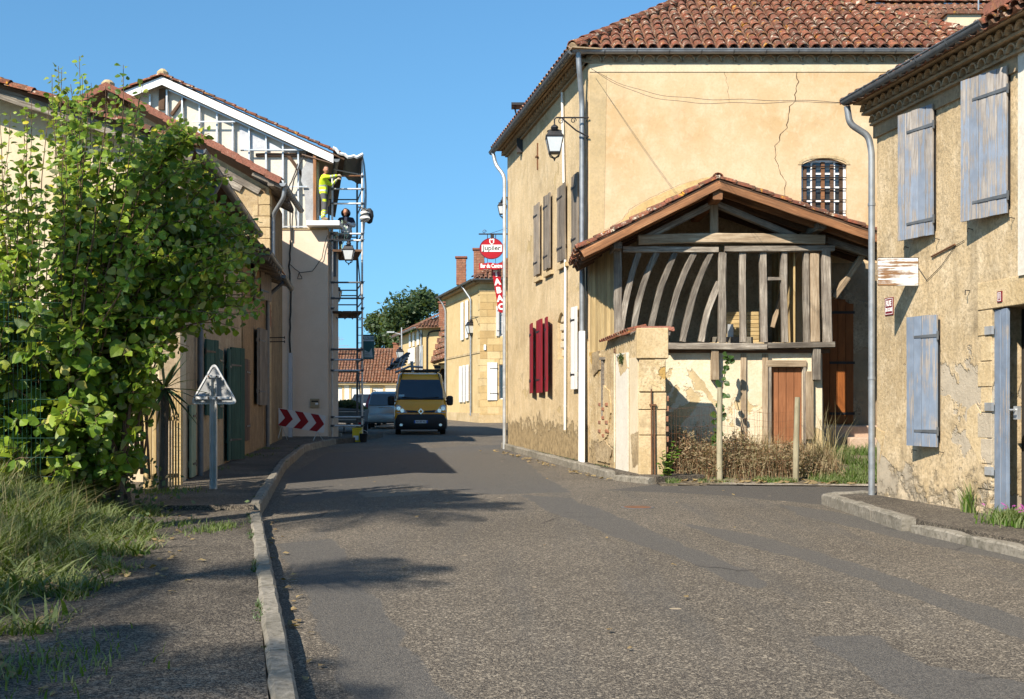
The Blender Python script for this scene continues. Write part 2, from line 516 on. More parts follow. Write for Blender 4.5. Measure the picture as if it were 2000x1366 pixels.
M_inner = plaster("lean_to_back_wall", (.43, .33, .205), (.31, .23, .14), (.52, .41, .27), stain=(.15, .11, .07), stain_amt=.6, bump=.9, lump=1.0)
M_gwall2 = plaster("crumbled_render", (.40, .30, .17), (.24, .18, .11), (.55, .44, .28), stain=(.12, .09, .06), stain_amt=.9, bump=1.0, lump=1.2)
M_stone = plaster("limestone", (.54, .41, .235), (.42, .31, .16), (.62, .50, .32), stain=(.25, .18, .1), stain_amt=.5, bump=.8, lump=.6)
M_step = plaster("step_stone", (.55, .40, .30), (.46, .33, .24), (.6, .47, .36), stain=(.3, .22, .16), stain_amt=.4, bump=.3)
M_cream = plaster("cream_render", (.62, .52, .36), (.55, .45, .30), (.66, .57, .42), stain=(.36, .28, .19), stain_amt=.25, streak=.2, bump=.15)
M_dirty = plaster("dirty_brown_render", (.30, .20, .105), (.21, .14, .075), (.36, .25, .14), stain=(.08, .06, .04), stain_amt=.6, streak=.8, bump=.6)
M_newwall = plaster("fresh_cream_render", (.70, .57, .45), (.66, .53, .41), (.73, .6, .48), stain=(.45, .37, .29), stain_amt=.08, streak=.05, bump=.06)
M_board = plaster("bare_infill_panel", (.64, .60, .52), (.58, .54, .46), (.68, .64, .56), stain=(.38, .34, .28), stain_amt=.4, streak=.3, bump=.15)
M_shadecream = plaster("shaded_cream_render", (.44, .34, .225), (.33, .25, .16), (.52, .42, .29), stain=(.16, .12, .08), stain_amt=.6, streak=.6, bump=.5)  # cream render darkened and browned to carry the street side's shade
M_far = plaster("far_yellow_render", (.58, .43, .215), (.51, .37, .18), (.63, .49, .27), stain=(.36, .27, .15), stain_amt=.25, streak=.3, bump=.2)
M_farwhite = plaster("far_white_render", (.78, .74, .66), (.72, .68, .6), (.8, .77, .7), stain=(.55, .5, .42), stain_amt=.2, streak=.2, bump=.1)
M_genoise = plaster("cornice_mortar", (.42, .30, .18), (.32, .23, .14), (.5, .38, .25), stain=(.12, .1, .07), stain_amt=.5, bump=.5)
M_kerb = plaster("kerb_concrete", (.25, .225, .185), (.18, .165, .135), (.33, .30, .25), stain=(.08, .075, .055), stain_amt=.9, streak=.2, bump=.5)
M_oldwood = wood("weathered_grey_oak", (.275, .24, .195), (.09, .073, .06), (.48, .435, .365), bump=1.0)
M_paleoak = wood("pale_hewn_oak", (.40, .31, .21), (.20, .14, .085), (.52, .43, .31), bump=.7, var=.15)
M_redwood = wood("orange_pine_rafter", (.30, .135, .058), (.15, .075, .04), (.42, .235, .125), var=.15)
M_darkwood = wood("dark_roof_board", (.13, .075, .045), (.07, .04, .025), (.18, .11, .07))
M_door = wood("brown_plank_door", (.30, .125, .055), (.20, .08, .035), (.37, .17, .085), ring=8, bump=.3, var=.1)
M_browndoor = wood("stained_plank_door", (.26, .085, .02), (.18, .055, .013), (.32, .115, .03), ring=8, bump=.25, var=.08, rough=.6)
M_yplank = wood("yellowish_cladding", (.50, .37, .18), (.34, .24, .11), (.58, .46, .26), bump=.5, var=.2)
M_blue = wood("faded_blue_paint", (.34, .31, .28), (.13, .10, .08), (.46, .43, .40), paint=(.235, .278, .35), paint_thr=.52, var=.1, bump=.5)
M_bluegrey = wood("grey_blue_paint", (.30, .27, .24), (.16, .13, .11), (.38, .35, .33), paint=(.20, .245, .315), paint_thr=.57, var=.08, bump=.4)
M_greyshut = wood("bare_grey_shutter_wood", (.26, .22, .175), (.12, .10, .08), (.36, .31, .25), bump=.7)
M_red = wood("dark_red_paint", (.22, .012, .02), (.15, .008, .014), (.26, .02, .03), bump=.3, var=.08, rough=.55)
M_whiteshut = wood("white_shutter_paint", (.74, .73, .70), (.62, .61, .58), (.80, .79, .76), bump=.15, var=.05, rough=.55)
M_green = wood("green_shutter_paint", (.04, .10, .08), (.022, .06, .048), (.065, .14, .11), bump=.3, var=.15)
M_palegreen = wood("pale_green_paint", (.30, .36, .25), (.22, .27, .18), (.36, .42, .30), bump=.2, var=.1)
M_signwood = wood("flaking_white_board", (.24, .13, .06), (.13, .07, .035), (.30, .18, .1), paint=(.80, .80, .78), paint_thr=.535, var=0, bump=.4)
M_post = wood("grey_fence_post", (.27, .24, .16), (.15, .13, .085), (.35, .32, .22), bump=.5)
M_tile = tilemat("canal_tile", [(.21, .06, .033), (.27, .082, .045), (.15, .05, .033), (.31, .11, .06), (.19, .066, .045)], .95)
M_tilej = tilemat("canal_tile_far", [(.21, .075, .045), (.27, .105, .06), (.165, .065, .045), (.31, .14, .085), (.19, .075, .05)], .6, islands=True)
M_tilepink = tilemat("flat_verge_tile", [(.27, .105, .07), (.31, .13, .09), (.24, .09, .06)], .15, moss=(.17, .08, .055))
M_brick = tilemat("chimney_brick", [(.32, .13, .07), (.38, .17, .10), (.27, .10, .06)], .2, moss=(.2, .12, .08), islands=True)
M_zinc = metal("zinc_gutter", (.27, .29, .31), .5, .2, 0, .55)
M_oldzinc = metal("dark_zinc", (.13, .14, .15), .5, .25, 0, .4)
M_galv = metal("galvanised_steel", (.50, .51, .51), .42, .15, .05, .55)
M_iron = metal("black_iron", (.02, .02, .022), .5, .3, .1, .2)
M_rust = metal("rusty_iron", (.16, .075, .035), .8, .3, .6, .2)
M_scaff = metal("scaffold_tube", (.60, .60, .59), .45, .2, .05, .5)
M_dscaff = metal("dark_scaffold_tube", (.09, .10, .11), .5, .3, .2, .3)
M_white = simple("white_paint", (.80, .80, .80), .5, .05, 4, 0, .05)
M_pvc = simple("white_plastic_pipe", (.72, .70, .66), .5, .12, 3, 0, .03)
M_glass = glassmat("dark_glass")
M_lampglass = simple("frosted_lamp_glass", (.62, .66, .68), .25, .06, 5, 0, 0, .6)
M_black = simple("black_rubber", (.014, .014, .015), .7, .3, 10)
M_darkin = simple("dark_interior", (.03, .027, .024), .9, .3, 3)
M_cable = simple("black_cable", (.02, .02, .02), .6, .2, 10, 0, 0)
def roadmat():
    n = NT("road_asphalt"); p = n.coord("Position")
    def attr(nm):
        a = n.t.nodes.new("ShaderNodeAttribute"); a.attribute_name = nm; return a.outputs["Fac"]
    edge = n.math('ADD', n.math('MULTIPLY', n.noise(p, 22, 4, .7), .9), n.math('MULTIPLY', n.noise(p, 120, 2), .35))
    def mask(nm, lo=.42, hi=.62): return n.ramp(n.math('ADD', attr(nm), n.math('MULTIPLY', n.math('SUBTRACT', edge, .62), .55)), [(lo, 0.0), (hi, 1.0)])
    v1 = n.voro(p, 150, "Color"); v2 = n.voro(p, 72, "Color"); g = n.noise(p, 240, 3, .7)
    t = n.math('ADD', n.math('MULTIPLY', n.sep(v1, 0), .7), n.math('MULTIPLY', g, .3))
    c = n.ramp(t, [(.12, (.030, .026, .022)), (.5, (.108, .092, .073)), (.72, (.165, .140, .108)), (.88, (.34, .29, .22))])
    c = n.mix(n.ramp(n.sep(v2, 1), [(.86, 0.0), (.92, .75)]), c, (.34, .29, .22)); c = n.mix(n.ramp(n.sep(v2, 2), [(.88, 0.0), (.94, .7)]), c, (.03, .027, .024))
    tar = n.ramp(t, [(.1, (.052, .050, .047)), (.5, (.092, .087, .080)), (.9, (.15, .138, .12))])
    dk = n.ramp(t, [(.1, (.045, .041, .037)), (.5, (.082, .075, .066)), (.9, (.15, .135, .115))])
    gv = n.ramp(t, [(.1, (.10, .085, .06)), (.5, (.20, .17, .13)), (.9, (.36, .31, .24))])
    track = n.noise(n.scale(p, (1.3, .12, 1)), 1.6, 4, .6); big = n.noise(p, .45, 5, .6, .5)
    hs = n.t.nodes.new("ShaderNodeHueSaturation"); n.set(hs.inputs["Color"], n.mix(n.math('MULTIPLY', n.ramp(track, [(.48, 0.0), (.66, 1.0)]), .45), c, tar))
    n.set(hs.inputs["Value"], n.math('ADD', n.maprange(big, .3, .7, .84, 1.12), n.maprange(n.noise(p, 5, 5, .7), .3, .7, -.09, .09))); c = hs.outputs[0]
    mr = mask("repair"); c = n.mix(n.math('MULTIPLY', mr, .85), c, tar); c = n.mix(mask("dark_repair"), c, dk); c = n.mix(n.math('MULTIPLY', mask("gravel", .3, .9), .7), c, gv)
    ck = n.voro(n.mix(.12, p, n.noise(p, 3.0, 4)), .55, "Distance", 'DISTANCE_TO_EDGE'); ckm = n.math('MULTIPLY', n.ramp(ck, [(0.004, 1.0), (.012, 0.0)]), n.ramp(n.noise(p, .6, 3), [(.57, 0.0), (.68, .7)]))
    c = n.mix(ckm, c, (.02, .018, .016))
    oil = n.ramp(n.noise(p, 1.1, 6, .65, .7), [(.64, 0.0), (.74, .4)]); c = n.mix(oil, c, (.035, .033, .03))
    sp = n.scale(p, (1.0, 1.5, 1)); d = n.voro(sp, 2.3, "Distance"); sz = n.sep(n.voro(sp, 2.3, "Color"), 1)
    m = n.math('LESS_THAN', n.math('ADD', d, n.math('MULTIPLY', n.noise(p, 14, 3), .05)), n.math('ADD', n.math('MULTIPLY', n.math('POWER', sz, 3.0), .085), .036))
    c = n.mix(n.math('MULTIPLY', m, .8), c, (.46, .37, .25))
    h = n.math('ADD', n.math('ADD', n.math('MULTIPLY', n.voro(p, 150, "Distance"), -1.0), n.math('MULTIPLY', g, .5)), n.math('MULTIPLY', mr, -.3))
    return n.fin(c, .9, n.bump(h, .75, .007), 0, .25)
M_road = roadmat()
M_asph = asphalt("asphalt", (.036, .029, .022), (.112, .090, .066), (.33, .27, .19), 88, 1.0, .2, spots=.9)
M_asphold = asphalt("footway_asphalt", (.022, .018, .015), (.058, .049, .039), (.20, .17, .13), 135, .8, .5, spots=0, speck=.9)
M_tar = asphalt("smooth_tar_repair", (.065, .063, .060), (.095, .091, .085), (.16, .15, .135), 90, .4, .15, spots=.9)
M_tardark = asphalt("side_street_asphalt", (.05, .046, .042), (.085, .078, .07), (.16, .145, .125), 85, .4, .2)
M_gravel = asphalt("gritty_verge", (.16, .13, .095), (.28, .24, .18), (.44, .39, .32), 60, .8, .35)
M_soil = asphalt("dry_soil", (.07, .055, .035), (.13, .10, .065), (.22, .18, .12), 40, .8, .5)
M_ground = simple("field_earth", (.12, .12, .06), .95, .4, .3, coord="Position")
# ------------------------------------------------------------------ ground, road, footways
def gp(u, v):
    Y = 3097.0 / (v - 777.8)
    return ((u - 1000) / F * Y, Y)

def rough_edge(poly, step=.35, amp=.035):
    out = []
    for i in range(len(poly)):
        a = Vector(poly[i]); b = Vector(poly[(i + 1) % len(poly)])
        k = max(1, int((b - a).length / step))
        for j in range(k):
            p = a.lerp(b, j / k)
            q = mnoise.noise_vector(Vector((p.x * .9 / step, p.y * .9 / step, 1.7)))
            out.append((p.x + q.x * amp, p.y + q.y * amp))
    return out

def sheet(name, poly, zoff, mat, parent=None, thick=0.0):
    mb = MB()
    P3 = [Vector((x, y, gz(y) + zoff)) for x, y in poly]
    tri = tessellate_polygon([[Vector((x, y, 0)) for x, y in poly]])
    n = len(P3)
    if thick:
        mb.add(P3 + [p - Vector((0, 0, thick)) for p in P3], [tuple(t) for t in tri] + [(i, (i + 1) % n, n + (i + 1) % n, n + i) for i in range(n)])
    else:
        mb.add(P3, [tuple(t) for t in tri])
    o = mb.build(name, mat, parent, fix=False)
    bm = bmesh.new(); bm.from_mesh(o.data)
    bmesh.ops.recalc_face_normals(bm, faces=bm.faces)
    for f in bm.faces:
        if abs(f.normal.z) > .5 and f.normal.z < 0: f.normal_flip()
    bm.to_mesh(o.data); bm.free()
    return o

def ground_sheet(name, x0, x1, ys, zoff, mat):
    mb = MB(); vs = []; fs = []
    for y in ys: vs += [(x0, y, gz(y) + zoff), (x1, y, gz(y) + zoff)]
    for i in range(len(ys) - 1): fs.append((2 * i, 2 * i + 1, 2 * i + 3, 2 * i + 2))
    mb.add(vs, fs)
    return tag(mb.build(name, mat, fix=False), kind="structure")

ground_sheet("ground", -900, 900, (-200, -30, 75, 1500), -0.01, M_ground)
PATCH = [
    (M_tar, [(1017, 966), (1115, 974), (1175, 996), (1347, 1067), (1510, 1140), (1470, 1150), (1310, 1085), (1175, 1037), (1070, 1000)]),
    (M_tar, [(1317, 1018), (1500, 1050), (1700, 1110), (2000, 1210), (2100, 1290), (1820, 1182), (1600, 1102), (1430, 1060)]),
    (M_tar, [(1570, 1240), (1700, 1240), (1805, 1295), (2050, 1345), (2050, 1420), (1800, 1390), (1690, 1320)]),
    (M_tar, [(540, 1062), (655, 1050), (745, 1185), (900, 1400), (700, 1400), (640, 1250)]),
    (M_tardark, [(1180, 958), (1300, 944), (1480, 934), (1820, 926), (1900, 955), (1720, 990), (1600, 986), (1400, 967)]),
    (M_tar, [(1520, 985), (1640, 1000), (1790, 1035), (2050, 1090), (2050, 1112), (1800, 1062), (1560, 1006)]),
    (M_tar, [(560, 930), (640, 885), (990, 868), (1060, 930), (1120, 962), (960, 966), (800, 950), (560, 985)]),
    (M_gravel, [(700, 962), (780, 955), (850, 953), (842, 964), (770, 970), (712, 972)]),
]
# the carriageway itself: one finely divided sheet whose repairs are worn into its surface (attributes 0..1)
def smooth_poly(pl): return rough_edge(rough_edge([gp(u, v) for u, v in pl], .3, .10), .10, .03)
def poly_mask(px, py, poly, soft):
    P_ = np.array(poly); n = len(P_); ins = np.zeros(px.shape, bool); dist = np.full(px.shape, 1e9)
    for i in range(n):
        (x0, y0), (x1, y1) = P_[i], P_[(i + 1) % n]
        c = ((y0 > py) != (y1 > py)) & (px < (x1 - x0) * (py - y0) / ((y1 - y0) or 1e-9) + x0); ins ^= c
        dx, dy = x1 - x0, y1 - y0; t = np.clip(((px - x0) * dx + (py - y0) * dy) / (dx * dx + dy * dy + 1e-12), 0, 1)
        dist = np.minimum(dist, np.hypot(px - x0 - t * dx, py - y0 - t * dy))
    return np.clip(.5 + np.where(ins, dist, -dist) / soft, 0, 1)
xs = np.concatenate([np.linspace(-14, -6, 9)[:-1], np.linspace(-6, 6, 150), np.linspace(6, 34, 15)[1:]])
ys = [-30, -10, 0, 3.0]
while ys[-1] < 45: ys.append(ys[-1] + .045 + .004 * ys[-1])
ys = np.array(ys + [55, 65, 75]); GX, GY = np.meshgrid(xs, ys); px_, py_ = GX.ravel(), GY.ravel()
rep = np.zeros(px_.shape); drk = np.zeros(px_.shape); grv = np.zeros(px_.shape)
for m, pl in PATCH:
    k_ = poly_mask(px_, py_, smooth_poly(pl), .10)
    if m is M_tar: rep = np.maximum(rep, k_)
    elif m is M_tardark: drk = np.maximum(drk, k_)
    else: grv = np.maximum(grv, k_)
nx_ = len(xs); fs = [(j * nx_ + i, j * nx_ + i + 1, (j + 1) * nx_ + i + 1, (j + 1) * nx_ + i) for j in range(len(ys) - 1) for i in range(nx_ - 1)]
me = bpy.data.meshes.new("road"); me.from_pydata([(x, y, gz(y)) for x, y in zip(px_.tolist(), py_.tolist())], [], fs)
for nm, arr in (("repair", rep), ("dark_repair", drk), ("gravel", grv)):
    at_ = me.attributes.new(nm, 'FLOAT', 'POINT'); at_.data.foreach_set("value", arr.astype(np.float32))
me.materials.append(M_road); ro = bpy.data.objects.new("road", me); place(ro, None, Matrix.Identity(4)); ro["kind"] = "structure"

# kerbs: each stone a piece of its own
def kerb_mesh(L, w, h, mat):
    mb = MB(); c = .02; n = 5; vs = []; fs = []
    prof = [(-w / 2, 0), (w / 2, 0), (w / 2 - .01, h - c), (w / 2 - c - .01, h), (-w / 2 + c, h), (-w / 2, h - c)]
    for i in range(n + 1):
        x = L * i / n
        e = .012 if i in (0, n) else 0
        for a, (y, z) in enumerate(prof):
            j = random.uniform(-.006, .006)
            vs.append((x, y * (1 - e) + j, z + (j - e if z > .05 else 0)))
    for i in range(n):
        for k in range(6): fs.append((i * 6 + k, i * 6 + (k + 1) % 6, (i + 1) * 6 + (k + 1) % 6, (i + 1) * 6 + k))
    fs += [(5, 4, 3, 2, 1, 0), tuple(n * 6 + k for k in range(6))]
    mb.add(vs, fs)
    return mb.mesh("kerb_stone", mat)

def kerb(name, pts, w, ztop, L=1.0, h=.32):
    """pts: xy polyline of the kerb's middle"""
    e = bpy.data.objects.new(name, None); place(e, None, Matrix.Translation((pts[0][0], pts[0][1], gz(pts[0][1]))))
    e["kind"] = "structure"
    ms = [kerb_mesh(L - .012, w, h, M_kerb) for _ in range(3)]
    P = [Vector((x, y, 0)) for x, y in pts]
    acc = []
    for i in range(len(P) - 1):
        d = (P[i + 1] - P[i]); n = max(1, round(d.length / L))
        for j in range(n):
            a = P[i] + d * (j / n); ln = d.length / n
            o = inst("kerb_stone", random.choice(ms), e, Matrix.Identity(4))
            M = basis((a.x, a.y, gz(a.y) + ztop - h + random.uniform(-.006, .006)), (d.x, d.y, .0055 * d.y), (0, 0, 1))
            M = M @ Matrix.Diagonal((ln / L, 1, 1, 1))
            WM[o.name] = M; o.matrix_local = WM[e.name].inverted() @ M
    return e

KL1 = [(0.62, -2.2), (-.955, 4.78), (-2.88, 12.75)]
KL2 = [(-3.0, 13.25), (-4.46, 22.1), (-5.45, 29.8), (-5.35, 34.2)]
kerb("kerb", KL1, .13, .135)
kerb("kerb", KL2, .14, .185)
kerb("kerb", [(-.2, 32.4), (-.22, 31.6), (1.72, 19.6)], .16, .145)
kerb("kerb", [(1.78, 19.3), (2.28, 18.45)], .16, .10, .6)
kerb("kerb", [(4.85, 15.25), (4.15, 14.95), (4.16, 11.9)], .17, .15)
kerb("kerb", [(4.2, 11.8), (4.5, 9.9), (5.2, 6.0), (6.0, 2.0)], .15, .10)
tag(sheet("footway", [(0.56, -2.2), (-1.02, 4.78), (-2.94, 12.8), (-2.9, 13.12), (-9, 13.12), (-9, -2.2)], .10, M_asphold, thick=.2), kind="structure")
tag(sheet("footway", [(-2.98, 13.13), (-4.53, 22.1), (-5.52, 29.8), (-5.42, 34.2), (-5.0, 35.2), (-4.6, 40.5), (-7.5, 47), (-9, 47), (-9, 13.13)], .155, M_asphold, thick=.25), kind="structure")
tag(sheet("footway", [(-.13, 31.6), (1.79, 19.6), (1.84, 19.3), (2.34, 18.45), (3.2, 18.9), (1.9, 22.5), (0, 32.2)], .12, M_asphold, thick=.2), kind="structure")
tag(sheet("footway", [(4.85, 15.16), (4.23, 14.9), (4.24, 11.9), (4.57, 9.9), (5.26, 6.0), (6.06, 2.0), (9, 2), (9, 15.16)], .125, M_asphold, thick=.2), kind="structure")
mh = thing("manhole_cover", "small round dark iron manhole cover set in the road", "manhole cover", (1.6, 14.5, gz(14.5)))
ch = MB(); ch.lathe((1.6, 14.5, gz(14.5)), [(.21, 0), (.21, .004), (.19, .005)], 20); ch.build("rim", M_oldzinc, mh)
ch = MB(); ch.lathe((1.6, 14.5, gz(14.5) + .005), [(.18, 0), (.18, .001), (.10, .002)], 20); ch.build("lid", M_rust, mh)

# ------------------------------------------------------------------ tiles
def tile_mesh(L=.44, r0=.095, r1=.078, th=.013, n=6, mat=None, name="roof_tile"):
    """half-round cover tile: X up the slope, Z away from it"""
    vs = []
    for x, r in ((0, r0), (L, r1)):
        for rr in (r, r - th):
            for k in range(n + 1):
                a = math.pi * k / n
                vs.append((x, rr * math.cos(a), rr * .85 * math.sin(a)))
    m = n + 1; fs = []
    o0, i0, o1, i1 = 0, m, 2 * m, 3 * m
    for k in range(n):
        fs += [(o0 + k, o1 + k, o1 + k + 1, o0 + k + 1), (i0 + k, i0 + k + 1, i1 + k + 1, i1 + k), (o0 + k, o0 + k + 1, i0 + k + 1, i0 + k), (o1 + k, i1 + k, i1 + k + 1, o1 + k + 1)]
    fs += [(o0, i0, i1, o1), (o0 + n, o1 + n, i1 + n, i0 + n)]
    mb = MB(); mb.add(vs, fs)
    return mb.mesh(name, mat), vs, fs

def tile_slope(parent, O, e, g, width, length, inside=None, spacing=.23, expo=.34, mat=None, max_parts=300, part="roof_tile", r=.095, jit=.012, stuff_name="far_roof_tiles", rows_first=True, under=True):
    """rows of half-round tiles on a slope. O eave corner, e along the eave, g up the slope"""
    e = Vector(e).normalized(); g = Vector(g).normalized(); nz = e.cross(g)
    if nz.z < 0: nz = -nz
    mat = mat or M_tile
    me, tv, tf = tile_mesh(expo + .09, r, r * .82, .014, 6, mat, part)
    nc = int(width / spacing); nr = int(length / expo)
    todo = []
    for j in range(nr):
        for i in range(nc + 1):
            p = O + e * (i * spacing) + g * (j * expo - .05)
            if inside is not None and not inside(i * spacing, j * expo): continue
            todo.append(p)
    rest = MB()
    for k, p in enumerate(todo):
        tilt = random.uniform(.035, .06)
        x = (g - nz * -tilt * 0).normalized()
        M = basis(p + nz * (.035 + .012 * random.random()) + e * random.uniform(-jit, jit) + g * random.uniform(-jit, jit),
                  g - nz * .055 + e * random.uniform(-.02, .02), nz)
        if k < max_parts: inst(part, me, parent, M)
        else: rest.add([M @ Vector(q) for q in tv], tf)
    if rest.v:
        o = rest.build(stuff_name, tilemat_joined(mat), parent, fix=False); o["kind"] = "stuff"
    if under:                                   # channel tiles lying between the covers
        mb = MB()
        L = length
        for i in range(nc):
            xs = [i * spacing + spacing * .5 + spacing * .42 * math.cos(math.pi * (1 - q / 4)) for q in range(5)]
            hs = [.06 - .065 * math.sin(math.pi * q / 4) for q in range(5)]
            # extent inside
            lo, hi = 0.0, L
            if inside is not None:
                xm = i * spacing + spacing * .5
                ok = [y * .1 for y in range(int(L * 10)) if inside(xm, y * .1)]
                if not ok: continue
                lo, hi = ok[0], ok[-1]
            vs = []
            for y in (lo - .06, hi):
                for x_, h_ in zip(xs, hs): vs.append(O + e * x_ + g * y + nz * (h_ - .02))
            mb.add(vs, [(q, q + 1, q + 6, q + 5) for q in range(4)])
        if mb.v:
            o = mb.build("channel_tiles", mat if mat is not M_tile else M_tilej, parent, smooth=True, fix=False); o["kind"] = "stuff"

_tj = {}
def tilemat_joined(m):
    return M_tilej if m is M_tile else m

def genoise(parent, fr, s0, s1, z, r=.10, step=.22, depth=.16, t0=0.0, mat=None, name="cornice_tile"):
    """row of tile ends under the eave, mortar behind"""
    mat = mat or M_genoise
    mb = MB(); n = 6; vs = []; fs = []; th = .018
    for y in (0.0, -depth):
        for rr in (r, r - th):
            for k in range(n + 1):
                a = math.pi * k / n
                vs.append((rr * math.cos(a), y, rr * 1.05 * math.sin(a)))
    m = n + 1
    for k in range(n):
        fs += [(k, 2 * m + k, 2 * m + k + 1, k + 1), (m + k, m + k + 1, 3 * m + k + 1, 3 * m + k), (k, k + 1, m + k + 1, m + k)]
    fs.append(tuple([3 * m + k for k in range(m)]))
    mb.add(vs, fs)
    me = mb.mesh(name, mat)
    k = 0
    s = s0 + step / 2
    while s < s1:
        M = fr.M(s, t0 + depth, z + random.uniform(-.006, .006))
        M = Matrix.Translation(-fr.n * depth) @ M
        # X along wall, Y into the wall -> tile mouth faces outwards
        M2 = basis(fr.P(s, t0 + depth, z), fr.d, (0, 0, 1))
        if (M2.to_3x3() @ Vector((0, 1, 0))).dot(fr.n) < 0:
            M2 = basis(fr.P(s, t0 + depth, z), -fr.d, (0, 0, 1))
        inst(name, me, parent, M2)
        s += step

def gutter(name, parent, a, b, r=.075, mat=None, sag=0.0, brackets=0.0, out=(0, -1, 0), fasc=True):
    """half-round open gutter from a to b"""
    a = Vector(a); b = Vector(b); d = (b - a); L = d.length; d.normalize()
    out = Vector(out).normalized(); up = Vector((0, 0, 1)); mb = MB()
    n = 8; N = max(2, int(L / .6)); vs = []; fs = []
    for i in range(N + 1):
        c = a + d * (L * i / N) - up * sag * math.sin(math.pi * i / N)
        for rr in (r, r - .006):
            for k in range(n + 1):
                t = math.pi * k / n
                vs.append(c + out * (rr * math.cos(t)) - up * (rr * math.sin(t)))
    m = n + 1
    for i in range(N):
        q = i * 2 * m; w = q + 2 * m
        for k in range(n):
            fs += [(q + k, q + k + 1, w + k + 1, w + k), (q + m + k, w + m + k, w + m + k + 1, q + m + k + 1)]
        fs += [(q, w, w + m, q + m), (q + n, q + m + n, w + m + n, w + n)]
    for q in (0, N * 2 * m): fs.append(tuple(q + k for k in range(m)))
    mb.add(vs, fs)
    mb.tube([a + out * r + up * .004, b + out * r + up * .004], .011, 6)
    o = mb.build(name, mat or M_zinc, parent, smooth=True)
    if brackets:
        k = int(L / brackets)
        bb = MB()
        for rr in (r + .004,):
            pts = [(rr * math.cos(math.pi * q / 6), -rr * math.sin(math.pi * q / 6)) for q in range(7)]
        for i in range(6):
            p, q = pts[i], pts[i + 1]
            bb.hexa([(-.012, p[0], p[1]), (.012, p[0], p[1]), (.012, q[0], q[1]), (-.012, q[0], q[1]),
                     (-.012, p[0] * 1.07, p[1] * 1.07), (.012, p[0] * 1.07, p[1] * 1.07), (.012, q[0] * 1.07, q[1] * 1.07), (-.012, q[0] * 1.07, q[1] * 1.07)])
        me = bb.mesh("gutter_bracket", M_oldzinc)
        for i in range(1, k):
            M = basis(a + d * (L * i / k), d, up)
            if (M.to_3x3() @ Vector((0, 1, 0))).dot(out) < 0: M = basis(a + d * (L * i / k), -d, up)
            inst("gutter_bracket", me, o, M)
    return o

def pipe(name, parent, pts, r, mat, rings=1.2, n=10):
    mb = MB(); pts = [Vector(p) for p in pts]
    # round the bends
    q = [pts[0]]
    for i in range(1, len(pts) - 1):
        a, b, c = pts[i - 1], pts[i], pts[i + 1]
        k = min(.35 * (b - a).length, .35 * (c - b).length, .16)
        p0 = b + (a - b).normalized() * k; p1 = b + (c - b).normalized() * k
        for t in (0, .25, .5, .75, 1): q.append(p0.lerp(b, t).lerp(b.lerp(p1, t), t))
    q.append(pts[-1])
    mb.tube(q, r, n)
    if rings:
        for i in range(len(pts) - 1):
            L = (pts[i + 1] - pts[i]).length
            if L < .8: continue
            k = max(1, int(L / rings))
            for j in range(k):
                c = pts[i].lerp(pts[i + 1], (j + .3) / k); d = (pts[i + 1] - pts[i]).normalized()
                mb.tube([c - d * .018, c + d * .018], r * 1.16, n)
    return mb.build(name, mat, parent, smooth=True)

def shutter(parent, fr, s0, s1, z0, z1, t, mat, name="shutter", th=.035, n=None, hinges=True, hinge_mat=None, angle=0.0, hinge_side=1, wob=.008, hz=(.18, .84)):
    """leaf of vertical planks: part (with the ledges) > plank, hinge"""
    w = abs(s1 - s0); n = n or max(2, round(w / .13))
    hs = s1 if hinge_side > 0 else s0
    sg = -1 if hinge_side > 0 else 1
    ca, sa = math.cos(angle), math.sin(angle)
    def L(x, o, z):                                    # x from the hinge along the leaf, o outwards from the leaf
        return fr.P(hs + sg * x * ca - sg * o * sa, t + x * sa + o * ca, z)
    mb = MB()
    for f in hz:
        z = z0 + (z1 - z0) * f
        p = [L(.03, -.022, z - .045), L(w - .03, -.022, z - .045), L(w - .03, 0, z - .045), L(.03, 0, z - .045)]
        q = [x + Vector((0, 0, .09)) for x in p]
        mb.hexa(p + q)
    sh = mb.build(name, mat, parent)
    o = (L(0, 1, 0) - L(0, 0, 0)).normalized()
    for i in range(n):
        x = w * (i + .5) / n
        plank("plank", L(x, 0, z0 + random.uniform(0, wob)), L(x, 0, z1 - random.uniform(0, wob)), w / n - .005, th + random.uniform(-.003, .003), mat, sh, o)
    if hinges:
        for f in hz:
            z = z0 + (z1 - z0) * f
            hb = MB()
            p = [L(-.02, th + .001, z - .02), L(w * .72, th + .001, z - .014), L(w * .72, th + .010, z - .014), L(-.02, th + .010, z - .02)]
            q = [L(-.02, th + .001, z + .02), L(w * .72, th + .001, z + .014), L(w * .72, th + .010, z + .014), L(-.02, th + .010, z + .02)]
            hb.hexa(p + q)
            hb.tube([L(-.015, th * .5 + .01, z - .05), L(-.015, th * .5 + .01, z + .05)], .014, 6)
            hb.build("hinge", hinge_mat or M_iron, sh)
    return sh

